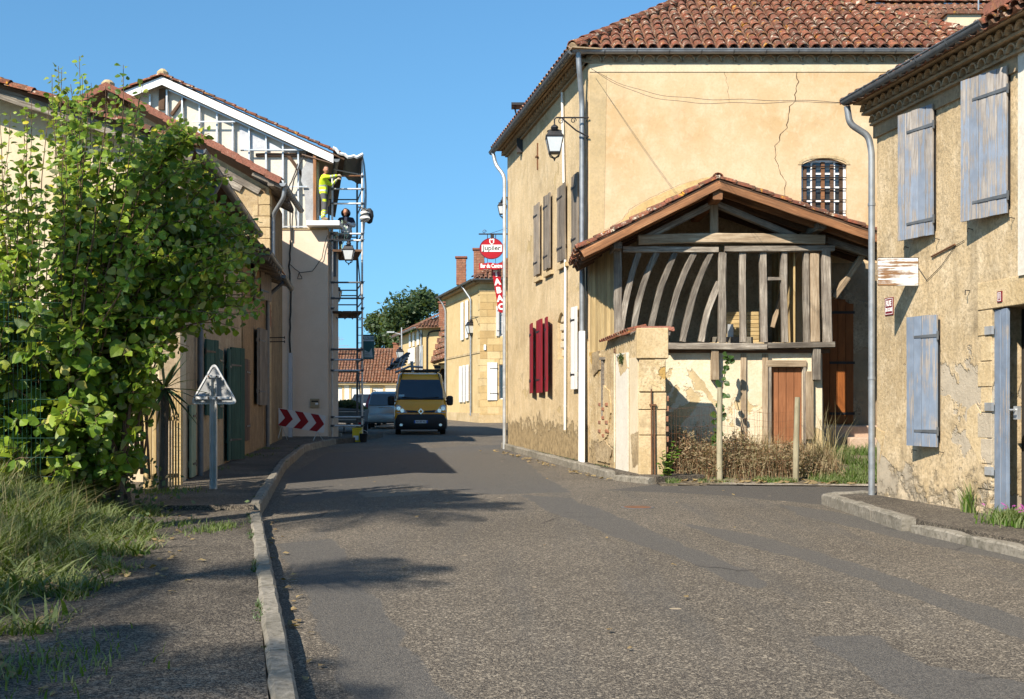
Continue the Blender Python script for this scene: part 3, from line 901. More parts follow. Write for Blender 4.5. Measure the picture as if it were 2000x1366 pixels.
def window(parent, fr, s0, s1, z0, z1, t=-.16, mat=None, nx=2, nz=3, fw=.05, bar=.022, name="window", glass=None, gl=True):
    mat = mat or M_white
    mb = MB()
    mb.fbox(fr, s0, s1, t - .03, t + .03, z0, z0 + fw); mb.fbox(fr, s0, s1, t - .03, t + .03, z1 - fw, z1)
    mb.fbox(fr, s0, s0 + fw, t - .031, t + .031, z0 + fw, z1 - fw); mb.fbox(fr, s1 - fw, s1, t - .031, t + .031, z0 + fw, z1 - fw)
    for i in range(1, nx):
        s = s0 + (s1 - s0) * i / nx; k = bar * (2.0 if (nx % 2 == 0 and i == nx // 2) else 1)
        mb.fbox(fr, s - k / 2, s + k / 2, t - .02, t + .024, z0 + fw, z1 - fw)
    for i in range(1, nz):
        z = z0 + (z1 - z0) * i / nz
        mb.fbox(fr, s0 + fw, s1 - fw, t - .015, t + .02, z - bar / 2, z + bar / 2)
    w = mb.build(name, mat, parent)
    if gl:
        for i in range(nx):
            for j in range(nz):
                g = MB()
                a0 = s0 + (s1 - s0) * i / nx + .012; a1 = s0 + (s1 - s0) * (i + 1) / nx - .012
                b0 = z0 + (z1 - z0) * j / nz + .012; b1 = z0 + (z1 - z0) * (j + 1) / nz - .012
                g.fbox(fr, max(a0, s0 + fw - .005), min(a1, s1 - fw + .005), t - .008, t - .002, max(b0, z0 + fw - .005), min(b1, z1 - fw + .005))
                g.build("pane", glass or M_glass, w)
    return w

def rect(s0, z0, s1, z1): return [(s0, z0), (s1, z0), (s1, z1), (s0, z1)]
# ------------------------------------------------------------------ the corner house
M_crack = simple('crack_brown', (.10, .065, .035), .95, .4, 9, 0, .3)
A = Fr(1.52, 22.6, -.19126, 1.0)            # its long street side (s away from the camera)
G = Fr(1.52, 22.6, 1.0, 0.0)                # its cracked side that faces the camera
ZT = 8.12
mh_ = thing("corner_house", "large cream rendered house with a cracked side wall and red tiled hip roof", "house", (1.52, 22.6, 0))
MAIN = mh_
W0, W1 = G.px(1565, 440); _, W2 = G.px(1600, 322); W3, W4 = G.px(1654, 309)
arch = [(W0, W1), (W3, W1)] + [(W0 + (W3 - W0) * (1 - k / 8), W2 + (W4 - W2) * math.sin(math.pi * (1 - k / 8))) for k in range(9)]
D0, DZ0 = G.px(1604, 828); D1, DZ1 = G.px(1666, 600)
darch = [(D0, DZ0), (D1, DZ0), (D1, DZ1)] + [(D0 + (D1 - D0) * (1 - k / 6), DZ1 + .17 * math.sin(math.pi * (1 - k / 6))) for k in range(1, 6)] + [(D0, DZ1)]
mb = MB(); mb.wall(G, rect(0, -.4, 8.1, ZT), [arch], th=.4)
mb.build("side_wall", M_main, MAIN)
N0, NZ0 = A.px(1103, 700); N1, NZ1 = A.px(1089, 630)
niche = [(N0, NZ0), (N1, NZ0), (N1, NZ1)] + [(N1 + (N0 - N1) * k / 6, NZ1 + .2 * math.sin(math.pi * k / 6)) for k in range(1, 6)] + [(N0, NZ1)]
mb = MB(); mb.wall(A, rect(0, -.4, 8.76, ZT), [niche], th=.4)
mb.fbox(A, N0 - .02, N1 + .02, -.39, -.12, NZ0 - .05, NZ1 + .3)
mb.fbox(A, 8.36, 8.76, -9, -.4, -.4, ZT)
mb.build("street_wall", M_facade, MAIN)
mb = MB(); mb.box(9.22, 9.62, 23.0, 31, -.4, ZT); mb.build("back_wall", M_main, MAIN)
for k in range(5):                                     # loose stones bricked into the blocked niche
    mb = MB(); z = NZ0 + .05 + k * .19
    mb.fbox(A, N0 + random.uniform(.02, .1), N1 - random.uniform(.03, .1), -.12, -.05 + random.uniform(-.02, .02), z, z + .15)
    mb.build("stone", M_cream, MAIN, bevel=.02)
# arched window with iron grille
mb = MB(); mb.fbox(G, W0, W3, -.36, -.33, W1, W4); mb.build("window_backing", M_darkin, MAIN)
win = window(MAIN, G, W0, W3, W1 - .05, W4 - .02, t=-.12, mat=M_white, nx=4, nz=5, fw=.05, bar=.034)
for k in (0, 1, 2, 3, 4):
    s = W0 + (W3 - W0) * (k + .5) / 5
    mb = MB(); mb.fbox(G, s - .035, s + .035, -.20, -.085, W1 - .03, W4 - .06 - .05 * abs(k - 2))
    mb.build("window_bar", M_darkwood if k != 2 else M_redwood, win)
for k in range(6):
    z = W1 + (W4 - W1) * (k + .3) / 6
    mb = MB(); mb.tube([G.P(W0 - .03, -.05, z), G.P(W3 + .03, -.05, z)], .011, 6); mb.build("grille_bar", M_iron, win)
mb = MB()
for k in range(9):
    a0 = math.pi * k / 9; a1 = math.pi * (k + 1) / 9
    q = []
    for a, r in ((a0, 0), (a1, 0), (a1, 1), (a0, 1)):
        s = (W0 + W3) / 2 + math.cos(a) * ((W3 - W0) / 2 + .07 * r); z = W2 + math.sin(a) * (W4 - W2 + .06 * r)
        q.append((s, z))
    mb.hexa([G.P(s, -.05, z) for s, z in q] + [G.P(s, .012, z) for s, z in q])
mb.build("window_arch", M_stone, MAIN)
# the crack through the render: jagged strip, its inner shade put into the brown
def crack(parent, fr, pts, w=.02, name="crack", seed=3):
    rnd = random.Random(seed); P2 = []
    for i in range(len(pts) - 1):
        a, b = Vector(pts[i]), Vector(pts[i + 1]); n = max(2, int((b - a).length / .06))
        for j in range(n):
            p = a.lerp(b, j / n); P2.append((p.x + rnd.uniform(-.018, .018), p.y))
    P2.append(tuple(pts[-1]))
    mb = MB()
    for i in range(len(P2) - 1):
        w0 = w * (.35 + .65 * abs(math.sin(i * .7)) + rnd.uniform(0, .3)); w1 = w * (.35 + .65 * abs(math.sin((i + 1) * .7)))
        (a, za), (b, zb) = P2[i], P2[i + 1]
        mb.hexa([fr.P(a - w0 / 2, -.003, za), fr.P(a + w0 / 2, -.003, za), fr.P(b + w1 / 2, -.003, zb), fr.P(b - w1 / 2, -.003, zb),
                 fr.P(a - w0 / 2, .003, za), fr.P(a + w0 / 2, .003, za), fr.P(b + w1 / 2, .003, zb), fr.P(b - w1 / 2, .003, zb)])
    return mb.build(name, M_crack, parent)
crack(MAIN, G, [G.px(u, v) for u, v in ((1556, 112), (1555, 135), (1559, 160), (1552, 185), (1553, 198), (1543, 208), (1540, 220), (1537, 250), (1525, 262), (1523, 275))], .019)
crack(MAIN, G, [G.px(u, v) for u, v in ((1523, 275), (1512, 285), (1515, 310), (1522, 335), (1535, 355), (1533, 385))], .014, seed=5)
crack(MAIN, G, [G.px(u, v) for u, v in ((1155, 460), (1185, 448), (1215, 430), (1230, 410), (1260, 392), (1295, 375), (1330, 360), (1375, 348))], .007, seed=8)
crack(MAIN, G, [G.px(u, v) for u, v in ((1417, 128), (1416, 145), (1421, 165), (1424, 200))], .005, seed=9)
# pale band and patched render along the lean-to roof
mb = MB(); mb.wall(G, rect(.02, ZT - .17, 8.05, ZT - .005), t=.014, th=.02); mb.build("render_band", M_cream, MAIN)
pts = [G.px(u, v) for u, v in ((1153, 490), (1153, 466), (1190, 450), (1215, 432), (1230, 412), (1260, 394), (1300, 375), (1340, 358), (1385, 346), (1395, 356), (1200, 470))]
mb = MB(); mb.wall(G, pts, t=.010, th=.012); mb.build("render_patch", plaster("sandy_patch_render", (.57, .40, .18), (.48, .33, .14), (.62, .47, .25), stain=(.3, .2, .1), stain_amt=.4, bump=.7, lump=.9), MAIN)
mb = MB(); mb.wall(G, [(.02, .5), (.34, .5), (.30, 4.4), (.36, 7.9), (.02, 7.9)], t=.006, th=.01); mb.build("corner_render", plaster("greyer_corner_render", (.50, .38, .21), (.44, .33, .18), (.55, .42, .25), stain=(.3, .24, .15), stain_amt=.4, streak=.4, bump=.3), MAIN)
# cornice: fillets and a row of tile mouths
for fr, s0, s1 in ((G, -.02, 8.1), (A, .02, 8.76)):
    mb = MB()
    k_ = 1.0 if fr is A else .3
    mb.fbox(fr, s0 - .06, s1, -.2, .07 * k_, ZT, ZT + .035); mb.fbox(fr, s0 - .2 * k_, s1, -.2, .23 * k_, ZT + .17, ZT + .21); mb.fbox(fr, s0, s1, -.2, .035 * k_, ZT + .035, ZT + .17)
    mb.fbox(fr, s0 - .3 * k_, s1, -.2, .40 * k_, ZT + .21, ZT + .235)
    c = mb.build("cornice", M_genoise, MAIN)
    genoise(c, fr, s0 + .02, s1, ZT + .035, r=.125, step=.265, depth=max(.07, .17 * k_))
# roof
EO = .35
def isect(p, d, q, e):
    den = d.x * e.y - d.y * e.x; t = ((q.x - p.x) * e.y - (q.y - p.y) * e.x) / den
    return p + d * t
EG = .13
gE = G.o + G.n * EG; aE = A.o + A.n * EO
c00 = isect(gE, G.d, aE, A.d); c10 = Vector((10.1, c00.y, 0))
c01 = A.P(9.2, EO, 0); c11 = Vector((10.1, 31.6, 0))
ZE = ZT + .25; PM = .70
ap1 = Vector((c00.x + (c10.x - c00.x) * .47, c00.y + 4.35, ZE + PM * 4.35)); ap2 = Vector((4.9, 27.3, ZE + PM * 4.35))
mb = MB()
V3 = [Vector((p.x, p.y, ZE)) for p in (c00, c10, c11, c01)] + [ap1, ap2]
mb.add(V3, [(0, 1, 4), (1, 2, 5, 4), (2, 3, 5), (3, 0, 4, 5), (0, 3, 2, 1)])
roof = mb.build("roof", M_tilej, MAIN)
gv = (ap1 - V3[0]); wid = (c10 - c00).x; gl = math.hypot(4.35, PM * 4.35)
gdir = Vector((0, 1, PM)).normalized(); xa = ap1.x - c00.x
def in_front(x, y):
    k = y / gl
    return x >= k * xa + .05 and x <= wid - k * (wid - xa) - .05 and y < 3.7
tile_slope(roof, V3[0].copy(), (1, 0, 0), gdir, wid, gl, in_front, .228, .345, M_tile, 300, jit=.014)
def ridge_tiles(parent, a, b, mat, r=.13, L=.42, name="ridge_tile"):
    a = Vector(a); b = Vector(b); d = (b - a).normalized(); n = int((b - a).length / (L - .06))
    me, _, _ = tile_mesh(L, r, r * .85, .016, 6, mat, name)
    for i in range(n):
        p = a + d * (i * (L - .06))
        inst(name, me, parent, basis(p + Vector((0, 0, .03 + .02 * random.random())), d + Vector((0, 0, -.05)), (0, 0, 1)))
ridge_tiles(roof, V3[0] + Vector((0, 0, .03)), ap1, M_tile)
ridge_tiles(roof, V3[1] + Vector((0, 0, .03)), ap1, M_tile)
for q_ in (0, 1):
    mb = MB(); mb.tube([V3[q_] + Vector((0, 0, .02)), ap1 + Vector((0, 0, .02))], .10, 8); mb.build('hip_mortar', M_genoise, roof)
# eave tiles showing over the street gutter
me, _, _ = tile_mesh(.5, .10, .085, .014, 6, M_tile, "eave_tile")
g2 = (ap1 - V3[0]); nrm = (V3[3] - V3[0]).cross(ap1 - V3[0]); nrm = nrm if nrm.z > 0 else -nrm
gg = nrm.cross(A.d).normalized(); gg = gg if gg.z > 0 else -gg
for k in range(38):
    inst("eave_tile", me, roof, basis(V3[0] + A.d * (.12 + k * .24) + Vector((0, 0, .03)) - gg * .05, gg, nrm))
gy = ZT + .215
gutter("gutter", MAIN, Vector((c00.x, c00.y - .02, gy)), Vector((c10.x, c10.y - .02, gy + .01)), .075, M_zinc, 0.0, .62, (0, -1, 0))
gutter("gutter", MAIN, Vector((c00.x, c00.y, gy)) + A.n * .02, Vector((c01.x, c01.y, gy)) + A.n * .02, .075, M_oldzinc, 0, .30, A.n)
# soffit boards on the street side
mb = MB(); mb.fbox(A, -.1, 9.0, .05, EO - .02, ZT + .236, ZT + .25); mb.build("soffit", M_darkwood, MAIN)
# downspouts
q0 = Vector((c00.x, c00.y, 0))
s_, z_ = A.px(1146, 650, .1)
pipe("downspout", MAIN, [q0 + Vector((.12, -.02, gy - .05)), q0 + Vector((.14, .0, gy - .35)), A.P(.12, .10, ZT - .75), A.P(.12, .10, z_)], .055, M_zinc, 1.9)
mb = MB(); s1_, z1_ = A.px(1137, 900, .12); mb.beam(A.P(.10, .11, z_ + .05), A.P(s1_ - .02, .14, .1), .12, .10, A.n); mb.build("pipe_casing", M_white, MAIN)
sF, _ = A.px(992, 500, .1)
pipe("downspout", MAIN, [A.P(8.95, EO + .02, gy - .05), A.P(8.9, .3, gy - .4), A.P(8.66, .10, gy - .75), A.P(8.66, .10, .05)], .05, M_galv, 1.9)
sW, zW = A.px(1104, 840, .04)
pipe("thin_pipe", MAIN, [A.P(sW - .02, .05, zW), A.P(sW - .06, .05, 4.2), A.P(sW + .25, .05, ZT - .02)], .028, M_pvc, 1.5, 8)
# iron tie bar, cable and meter things on the street side
s_, z_ = A.px(1051, 280); _, z2 = A.px(1051, 332)
mb = MB(); mb.fbox(A, s_ - .02, s_ + .02, .0, .03, z2, z_); mb.fbox(A, s_ - .12, s_ + .12, .03, .05, (z_ + z2) / 2 - .02, (z_ + z2) / 2 + .02); mb.build("tie_anchor", M_rust, MAIN)
mb = MB(); pts = [A.P(.02, .03, 7.4 - i * .28) + A.d * (.015 * math.sin(i * 2.1)) for i in range(18)]; mb.tube(pts, .014, 6); mb.tube([p + A.d * .03 - G.n * .0 for p in pts], .010, 6); mb.build("wall_cable", M_cable, MAIN)
for u, v, dz in ((1044, 770, .15),):
    pass
# shutters
for (u0, u1, vt, vb) in ((1044, 1054, 403, 541), (1063, 1075, 385, 530), (1090, 1104, 367, 515), (1118, 1130, 345, 498)):
    s1_, zt = A.px(u0, vt, .06); s0_, _ = A.px(u1, vt, .06); _, zb = A.px(u0, vb, .06)
    shutter(MAIN, A, s0_, s1_, zb, zt, .05, M_greyshut, n=4, wob=.03)
    mb = MB(); mb.fbox(A, s0_ - .08, s1_ + .08, .0, .07, zb - .14, zb - .05); mb.build("window_sill", M_stone, MAIN)
for (u0, u1, vt, vb, an) in ((1036, 1046, 634, 769, .12), (1049, 1062, 627, 768, .05), (1066, 1077, 622, 766, .15)):
    s1_, zt = A.px(u0, vt, .06); s0_, _ = A.px(u1, vt, .06); _, zb = A.px(u0, vb, .06)
    tag(shutter(MAIN, A, s0_, s1_, zb, zt, .05, M_red, n=4, angle=an), "dark red shutter")
s1_, zt = A.px(1117, 601, .06); s0_, _ = A.px(1127, 601, .06); _, zb = A.px(1117, 761, .06)
tag(shutter(MAIN, A, s0_, s1_, zb, zt, .05, M_whiteshut, n=4), "white shutter")
# chimney cowl on the street slope
p = at(1017, 208, 29.2)
mb = MB(); mb.box(p.x - .1, p.x + .1, p.y - .1, p.y + .1, p.z - 1.2, p.z - .22)
cw = mb.build("chimney_cowl", M_iron, MAIN)
mb = MB()
for i, j in ((-1, -1), (1, -1), (1, 1), (-1, 1)): mb.tube([p + Vector((i * .09, j * .09, -.3)), p + Vector((i * .16, j * .16, 0))], .015, 5)
mb.prism([p + Vector((-.24, -.24, -.02)), p + Vector((.24, -.24, -.02)), p + Vector((.24, .24, -.02)), p + Vector((-.24, .24, -.02))], (0, 0, .06)); mb.build("cowl_cap", M_iron, cw)
# the stair door of the house
D0o = D0; dd = MB()
dd.wall(G, darch, t=.012, th=.04); door = dd.build("door", M_browndoor, MAIN)
for k in range(4):
    s = D0 + (D1 - D0) * (k + .5) / 4
    plank("plank", G.P(s, .012, DZ0 + .01), G.P(s, .012, DZ1 + .16 * math.sin(math.pi * (k + .5) / 4)), (D1 - D0) / 4 - .006, .03, M_browndoor, door, G.n)
for vv in (611, 709, 808):
    _, z = G.px(1630, vv); mb = MB(); mb.fbox(G, D0 + .15, D1 + .02, .043, .052, z - .025, z + .025); mb.build("hinge", M_iron, door)
mb = MB(); s_r, _ = G.px(1606, 700); mb.wall(G, rect(D0 - .04, .2, 8.0, 4.15), [[(s if s != D0 else D0 + .001, z) for s, z in darch]], t=.022, th=.02); mb.build("bare_wall", plaster("porch_rubble", (.40, .31, .20), (.25, .19, .12), (.52, .42, .29), stain=(.13, .10, .07), stain_amt=.9, patch=(.33, .25, .16), patch_thr=.5, bump=1.0, lump=1.2), MAIN)
st = thing("stone_steps", "two pale worn stone steps leading up to the plank door", "steps", (6.6, 21.6, 0))
for k, (u0, u1, v0, v1, Y) in enumerate(((1660, 1740, 855, 884, 21.5), (1657, 1740, 832, 858, 22.0))):
    a = at(u0, v0, Y); b = at(u1, v1, Y)
    mb = MB(); mb.box(a.x - (.5 if k else 0), b.x, Y, 22.58, b.z - .25, a.z); mb.build("step", M_step, st, bevel=.02)

# ------------------------------------------------------------------ timber lean-to
Yf = 20.6
LT = thing("timber_shed", "half timbered open shed with curved grey studs under a tiled gable roof", "shed", (1.9, Yf, .3))
def T(u, v, dy=0.0): return at(u, v, Yf + dy)
def stud(pts, w, mat=None, h=.14, dy=0.0, name="stud", **k):
    return timber(name, [T(u, v, dy) for u, v in pts], w, h, mat or M_oldwood, LT, **k)
PX = Yf / F
stud([(1206, 487), (1207, 655)], 15 * PX, name="post")
stud([(1216, 488), (1402, 489)], 11 * PX, h=.18, name="plate", dy=-.02)
stud([(1414, 488), (1628, 486)], 11 * PX, h=.18, name="plate", dy=-.03)
stud([(1246, 470), (1330, 466), (1500, 467), (1609, 470)], 19 * PX, M_paleoak, h=.2, name="tie_beam", dy=-.06)
stud([(1394, 478), (1394, 400)], 15 * PX, M_paleoak, name="king_post", dy=-.02)
stud([(1246, 472), (1320, 436), (1390, 400)], 12 * PX, name="rafter")
stud([(1400, 400), (1480, 432), (1552, 463)], 12 * PX, name="rafter")
for pts in ([(1247, 494), (1232, 540), (1214, 600), (1213, 650)], [(1283, 494), (1265, 522), (1250, 560), (1236, 655)], [(1319, 494), (1301, 525), (1286, 565), (1268, 660)],
            [(1355, 494), (1333, 530), (1317, 568), (1303, 655)], [(1388, 495), (1368, 530), (1354, 565), (1333, 668)], [(1404, 552), (1392, 580), (1378, 605), (1369, 668)]):
    stud(pts, 11.5 * PX, rough=.009)
stud([(1410, 494), (1410, 670)], 15 * PX, name="post", dy=-.02)
for u, w in ((1450, 12), (1490.5, 12.5), (1531, 11.5), (1574, 10)):
    stud([(u - .5, 494), (u + random.uniform(-1, 1), 580), (u + 1.5, 669)], w * PX, rough=.008)
stud([(1590, 496), (1591, 668)], 17 * PX, M_paleoak, dy=-.04)
stud([(1612, 488), (1616, 669)], 17 * PX, name="post", dy=-.05)
stud([(1497, 545), (1527, 545)], 7 * PX, name="rail", h=.06)
stud([(1303, 677), (1400, 677), (1496, 678)], 12.5 * PX, h=.2, name="sill", dy=-.07)
stud([(1498, 676), (1628, 674)], 11 * PX, h=.2, name="sill", dy=-.06)
stud([(1396, 684), (1396, 742)], 15 * PX, M_paleoak, name="bracket", dy=-.06)
stud([(1594, 681), (1594, 742)], 15 * PX, M_oldwood, name="bracket", dy=-.06)
stud([(1580, 726), (1581, 858)], 15 * PX, M_paleoak, name="post")
stud([(1597, 738), (1599, 800), (1602, 875)], 14 * PX, M_oldwood, name="post", dy=.1, rough=.015)
stud([(1628, 582), (1686, 497)], 11 * PX, M_paleoak, name="brace", dy=.2)
stud([(1612, 470), (1660, 484), (1720, 504)], 14 * PX, M_oldwood, name="porch_beam", dy=.1)
stud([(1556, 490), (1530, 560), (1508, 640)], 9 * PX, M_paleoak, name="brace", dy=.9)
stud([(1600, 600), (1640, 560)], 9 * PX, M_paleoak, name="brace", dy=.5)
# roof: front edge at Yr, runs back to the house wall
Yr = 19.95
ra, rb, rc = at(1133, 487, Yr), at(1403, 350, Yr), at(1760, 470, Yr)
for nm, a, b in (("roof", ra, rb), ("roof", rb, rc)):
    up = (b - a).normalized(); nz = Vector((-up.z, 0, up.x)); nz = nz if nz.z > 0 else -nz
    mb = MB(); mb.hexa([p + Vector((0, dy, 0)) - nz * o for o in (.0, .03) for p, dy in ((a, 0), (b, 0), (b, 22.58 - Yr), (a, 22.58 - Yr))])
    rf = mb.build("roof_boarding", M_darkwood, LT)
    eave, top = (a, b) if a.z < b.z else (b, a)
    g = (top - eave); gl_ = g.length
    # tiles: the verge columns one by one, the rest joined
    tile_slope(rf, eave + Vector((0, .10, 0)) + nz * .0, (0, 1, 0), g.normalized(), 22.5 - Yr - .1, gl_, None, .22, .36, M_tile, 24, r=.095, stuff_name="roof_tiles", under=False)
    # flat verge tiles standing in rows along the edge
    me, _, _ = tile_mesh(.40, .085, .07, .02, 6, M_tile, "verge_tile")
    n = int(gl_ / .34)
    for i in range(n + 1):
        p = eave + g.normalized() * (i * .34) + nz * .03
        inst("verge_tile", me, rf, basis(p + Vector((0, .05, 0)), g.normalized() - nz * .05, nz))
    for off in (0.0,):
        timber("verge_board", [a - nz * .10 + Vector((0, .02, 0)), b - nz * .10 + Vector((0, .02, 0))], .13, .05, M_redwood, LT)
    # rafters seen from below
    k = int(gl_ / 9)
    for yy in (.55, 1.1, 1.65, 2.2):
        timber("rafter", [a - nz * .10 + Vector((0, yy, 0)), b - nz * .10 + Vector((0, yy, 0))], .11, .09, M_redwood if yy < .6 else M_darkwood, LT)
timber("ridge_beam", [at(1402, 381, Yr + .05), at(1402, 381, Yr + .05) + Vector((0, 2.5, 0))], .17, .17, M_redwood, LT, up=(0, 0, 1))
for (u, v) in ((1606, 441), (1207, 479)):
    timber("purlin", [at(u, v, Yr + .25), at(u, v, Yr + .25) + Vector((0, 2.3, 0))], .15, .13, M_oldwood, LT, up=(0, 0, 1))
mb = MB(); pr = at(1403, 346, Yr)
ridge_tiles(rf, pr + Vector((0, .02, -.03)), pr + Vector((0, 2.6, -.03)), M_tile, .10)
# the eave row of tiles at the low left end
me, _, _ = tile_mesh(.34, .06, .05, .012, 6, M_tile, "eave_tile")
for k in range(14):
    inst("eave_tile", me, rf, basis(ra + Vector((.02, .08 + k * .16, -.05)), Vector((1, 0, .5)), (-.45, 0, 1)))
# rear wall inside, and the yellow plank wall on the street side
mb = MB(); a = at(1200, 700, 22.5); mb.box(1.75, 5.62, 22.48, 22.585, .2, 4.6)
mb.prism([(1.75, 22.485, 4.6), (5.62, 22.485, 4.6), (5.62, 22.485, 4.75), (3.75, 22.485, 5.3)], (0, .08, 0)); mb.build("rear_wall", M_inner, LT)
mb = MB()
sa, _ = A.px(1200, 600); za = 2.35
mb.fbox(A, -2.1, -.02, -.16, -.04, .0, za + .05); mb.build("street_wall", M_gwall, LT)
n = 9
for k in range(n):
    s = -2.02 + (k + .5) * (1.9 / n)
    plank("plank", A.P(s, -.02, za), A.P(s, -.02, 4.35), 1.9 / n - .02, .03, M_yplank, LT, A.n)
mb = MB(); mb.fbox(A, -2.06, -.05, -.06, -.022, za, 4.3); mb.build("wall_backing", M_darkwood, LT)
stz = at(1500, 640, 21.6)
# floor of the loft, rubble on it, laths on the rear wall
mb = MB(); mb.box(1.85, 5.75, Yf - .02, 22.45, 2.28, 2.36); mb.build("loft_floor", M_darkwood, LT)
mb = MB(); rnd = random.Random(4)
def rubble(parent, x0, x1, y0, y1, z, n, mat, name="stone", seed=1, smax=.2):
    rnd = random.Random(seed)
    for i in range(n):
        cx = x0 + (x1 - x0) * (i + rnd.random()) / n; cy = rnd.uniform(y0, y1); sx = rnd.uniform(.08, smax); sy = rnd.uniform(.06, .13); sz = rnd.uniform(.05, .13)
        mb = MB(); p = []
        for zz in (0, 1):
            for (i_, j_) in ((-1, -1), (1, -1), (1, 1), (-1, 1)):
                p.append((cx + i_ * sx * rnd.uniform(.7, 1), cy + j_ * sy * rnd.uniform(.7, 1), z + zz * sz * rnd.uniform(.75, 1.1)))
        mb.hexa(p); mb.build(name, mat, parent, bevel=.015)
rubble(LT, 2.6, 5.5, Yf - .02, Yf + .25, 2.36, 17, M_gwall)
rubble(LT, 3.2, 5.2, Yf + .3, Yf + .6, 2.36, 8, M_tile, "broken_tile", 3, .16)
a = T(1392, 641, .5); mb = MB(); mb.box(a.x, a.x + .75, a.y, a.y + .3, 2.36, 2.60); mb.build("concrete_block", M_kerb, LT, bevel=.01)
a = T(1422, 641, .7); mb = MB(); mb.box(a.x, a.x + .1, a.y, a.y + .1, 2.36, 2.85); mb.build("short_post", M_galv, LT)
for k in range(9):
    z = 2.75 + k * .075
    plank("lath", (3.95, 21.45, z - .3), (4.75, 21.45, z - .29), .07, .03, M_yplank, LT, (0, -1, 0))
# cross wall of planks at the right end of the loft
n = 6
for k in range(n):
    y = Yf + .25 + k * .30
    plank("plank", (5.16, y, 2.4), (5.16, y, 4.3), .24, .03, M_yplank, LT, (-1, 0, 0))
# lower wall with the small door
mb = MB(); dl = T(1507, 860), T(1568, 717); GL = Fr(1.9, Yf, 1, 0)
mb.wall(GL, rect(-.05, -.2, 3.72, 2.30), [rect(dl[0].x - 1.9, .12, dl[1].x - 1.9, dl[1].z)], t=-.02, th=.2)
mb.build("lower_wall", M_leanlow, LT)
da, db = dl[0].x - 1.9, dl[1].x - 1.9
mb = MB(); mb.fbox(GL, da, db, -.14, -.10, .12, dl[1].z); dr = mb.build("door", M_door, LT)
for k in range(4):
    s = da + (db - da) * (k + .5) / 4
    plank("plank", GL.P(s, -.10, .13), GL.P(s, -.10, dl[1].z - .01), (db - da) / 4 - .008, .03, M_door, dr, (0, -1, 0))
plank("lintel", GL.P(da - .1, -.03, dl[1].z + .06), GL.P(db + .06, -.03, dl[1].z + .06), .12, .06, M_paleoak, LT, (0, -1, 0))
for s in (da - .03, db + .03):
    plank("door_frame", GL.P(s, -.03, .12), GL.P(s, -.03, dl[1].z), .05, .05, M_oldwood, LT, (0, -1, 0))
for u in (1452, 1494):
    a = T(u, 690); plank("wall_post", (a.x, Yf + .005, .2), (a.x, Yf + .005, 2.26), .10, .03, M_paleoak, LT, (0, -1, 0))

# ------------------------------------------------------------------ garden wall with its pier
GWt = thing("garden_wall", "crumbling yellow garden wall with tiled coping and a square stone pier", "wall", (2.1, 19.4, 0))
def gw_top(s):                                   # coping climbs towards the camera
    return 2.50 + (-s - 1.5) * .055
mb = MB()
out = [(-.15, -.1), (-3.40, -.1), (-3.40, gw_top(-3.4)), (-2.9, gw_top(-2.9) - .03), (-2.4, gw_top(-2.4) + .02), (-1.9, gw_top(-1.9) - .02), (-1.5, gw_top(-1.5)), (-1.35, 2.38), (-.8, 2.36), (-.15, 2.37)]
mb.wall(A, out, t=.03, th=.30); mb.build("wall", M_gwall, GWt)
for u0, u1, v0, v1, m in ((1203, 1226, 692, 905, M_board), (1230, 1246, 700, 905, M_cream)):
    s1_, z1_ = A.px(u0, v0, .05); s0_, z0_ = A.px(u1, v1, .05)
    mb = MB(); mb.wall(A, rect(s0_, .05, s1_, z1_), t=.055, th=.05); mb.build("rendered_strip", m, GWt)
me, _, _ = tile_mesh(.34, .062, .052, .014, 6, M_tile, "coping_tile")
for k in range(14):
    s = -1.5 - k * .135
    inst("coping_tile", me, GWt, basis(A.P(s, .17, gw_top(s) + .0), -A.n + Vector((0, 0, .25)), (0, 0, 1)))
# places where the render has fallen and the rubble shows
for pts_, m_ in ((((1165, 770), (1178, 752), (1190, 765), (1193, 800), (1187, 850), (1172, 868), (1163, 840)), M_stone), (((1160, 868), (1180, 860), (1195, 880), (1190, 905), (1165, 900)), M_gwall2),
                 (((1206, 700), (1222, 690), (1226, 720), (1212, 735)), M_stone), (((1232, 850), (1248, 842), (1252, 905), (1236, 915)), M_gwall2), (((1156, 690), (1170, 684), (1172, 720), (1158, 735)), M_gwall2)):
    P_ = [A.px(u, v, .05) for u, v in pts_]
    mb = MB(); mb.wall(A, rough_edge(P_, .05, .035), t=.056, th=.05); mb.build("rubble_patch", m_, GWt)
for i in range(9):
    s_b, z_b = A.px(1170 + (i % 3) * 7, 790 + (i // 3) * 26 + (i % 2) * 9, .06); mb = MB(); mb.fbox(A, s_b - .10, s_b + .06, .0, .064 + .012 * random.random(), z_b - .035, z_b + .03); mb.build("brick", M_brick, GWt, bevel=.01)
# pier of big stones
pa = at(1258, 930, 19.05); pb = at(1300, 925, 18.85)
PR = Fr(pa.x, 19.02, 1, -.08)
wpx = (1300 - 1258) / F * 19
stones = [(640, 700, .02), (702, 765, -.004), (767, 800, .008), (801, 850, 0), (851, 930, .006)]
for i, (v0, v1, e) in enumerate(stones):
    z1_ = H + (HZ - v0) / F * 18.95; z0_ = H + (HZ - v1) / F * 18.95 if i < 4 else 0
    mb = MB(); n = 4; vs = []
    mb.fbox(PR, -.09 - e - (.02 if i == 0 else 0), wpx + e + (.02 if i == 0 else 0), -.42, .0 + e, z0_, z1_ - .003)
    o = mb.build("pier_stone", M_stone if i != 1 else M_gwall, GWt, bevel=.012)
me2, _, _ = tile_mesh(.5, .10, .09, .02, 6, M_tilepink, "coping_tile")
zt = H + (HZ - 640) / F * 18.95
for k in range(2):
    inst("coping_tile", me2, GWt, basis(PR.P(wpx * k * .2 - .06, -.10 - .2 * k, zt - .05), (1, 0, .02), (0, 0, 1)))
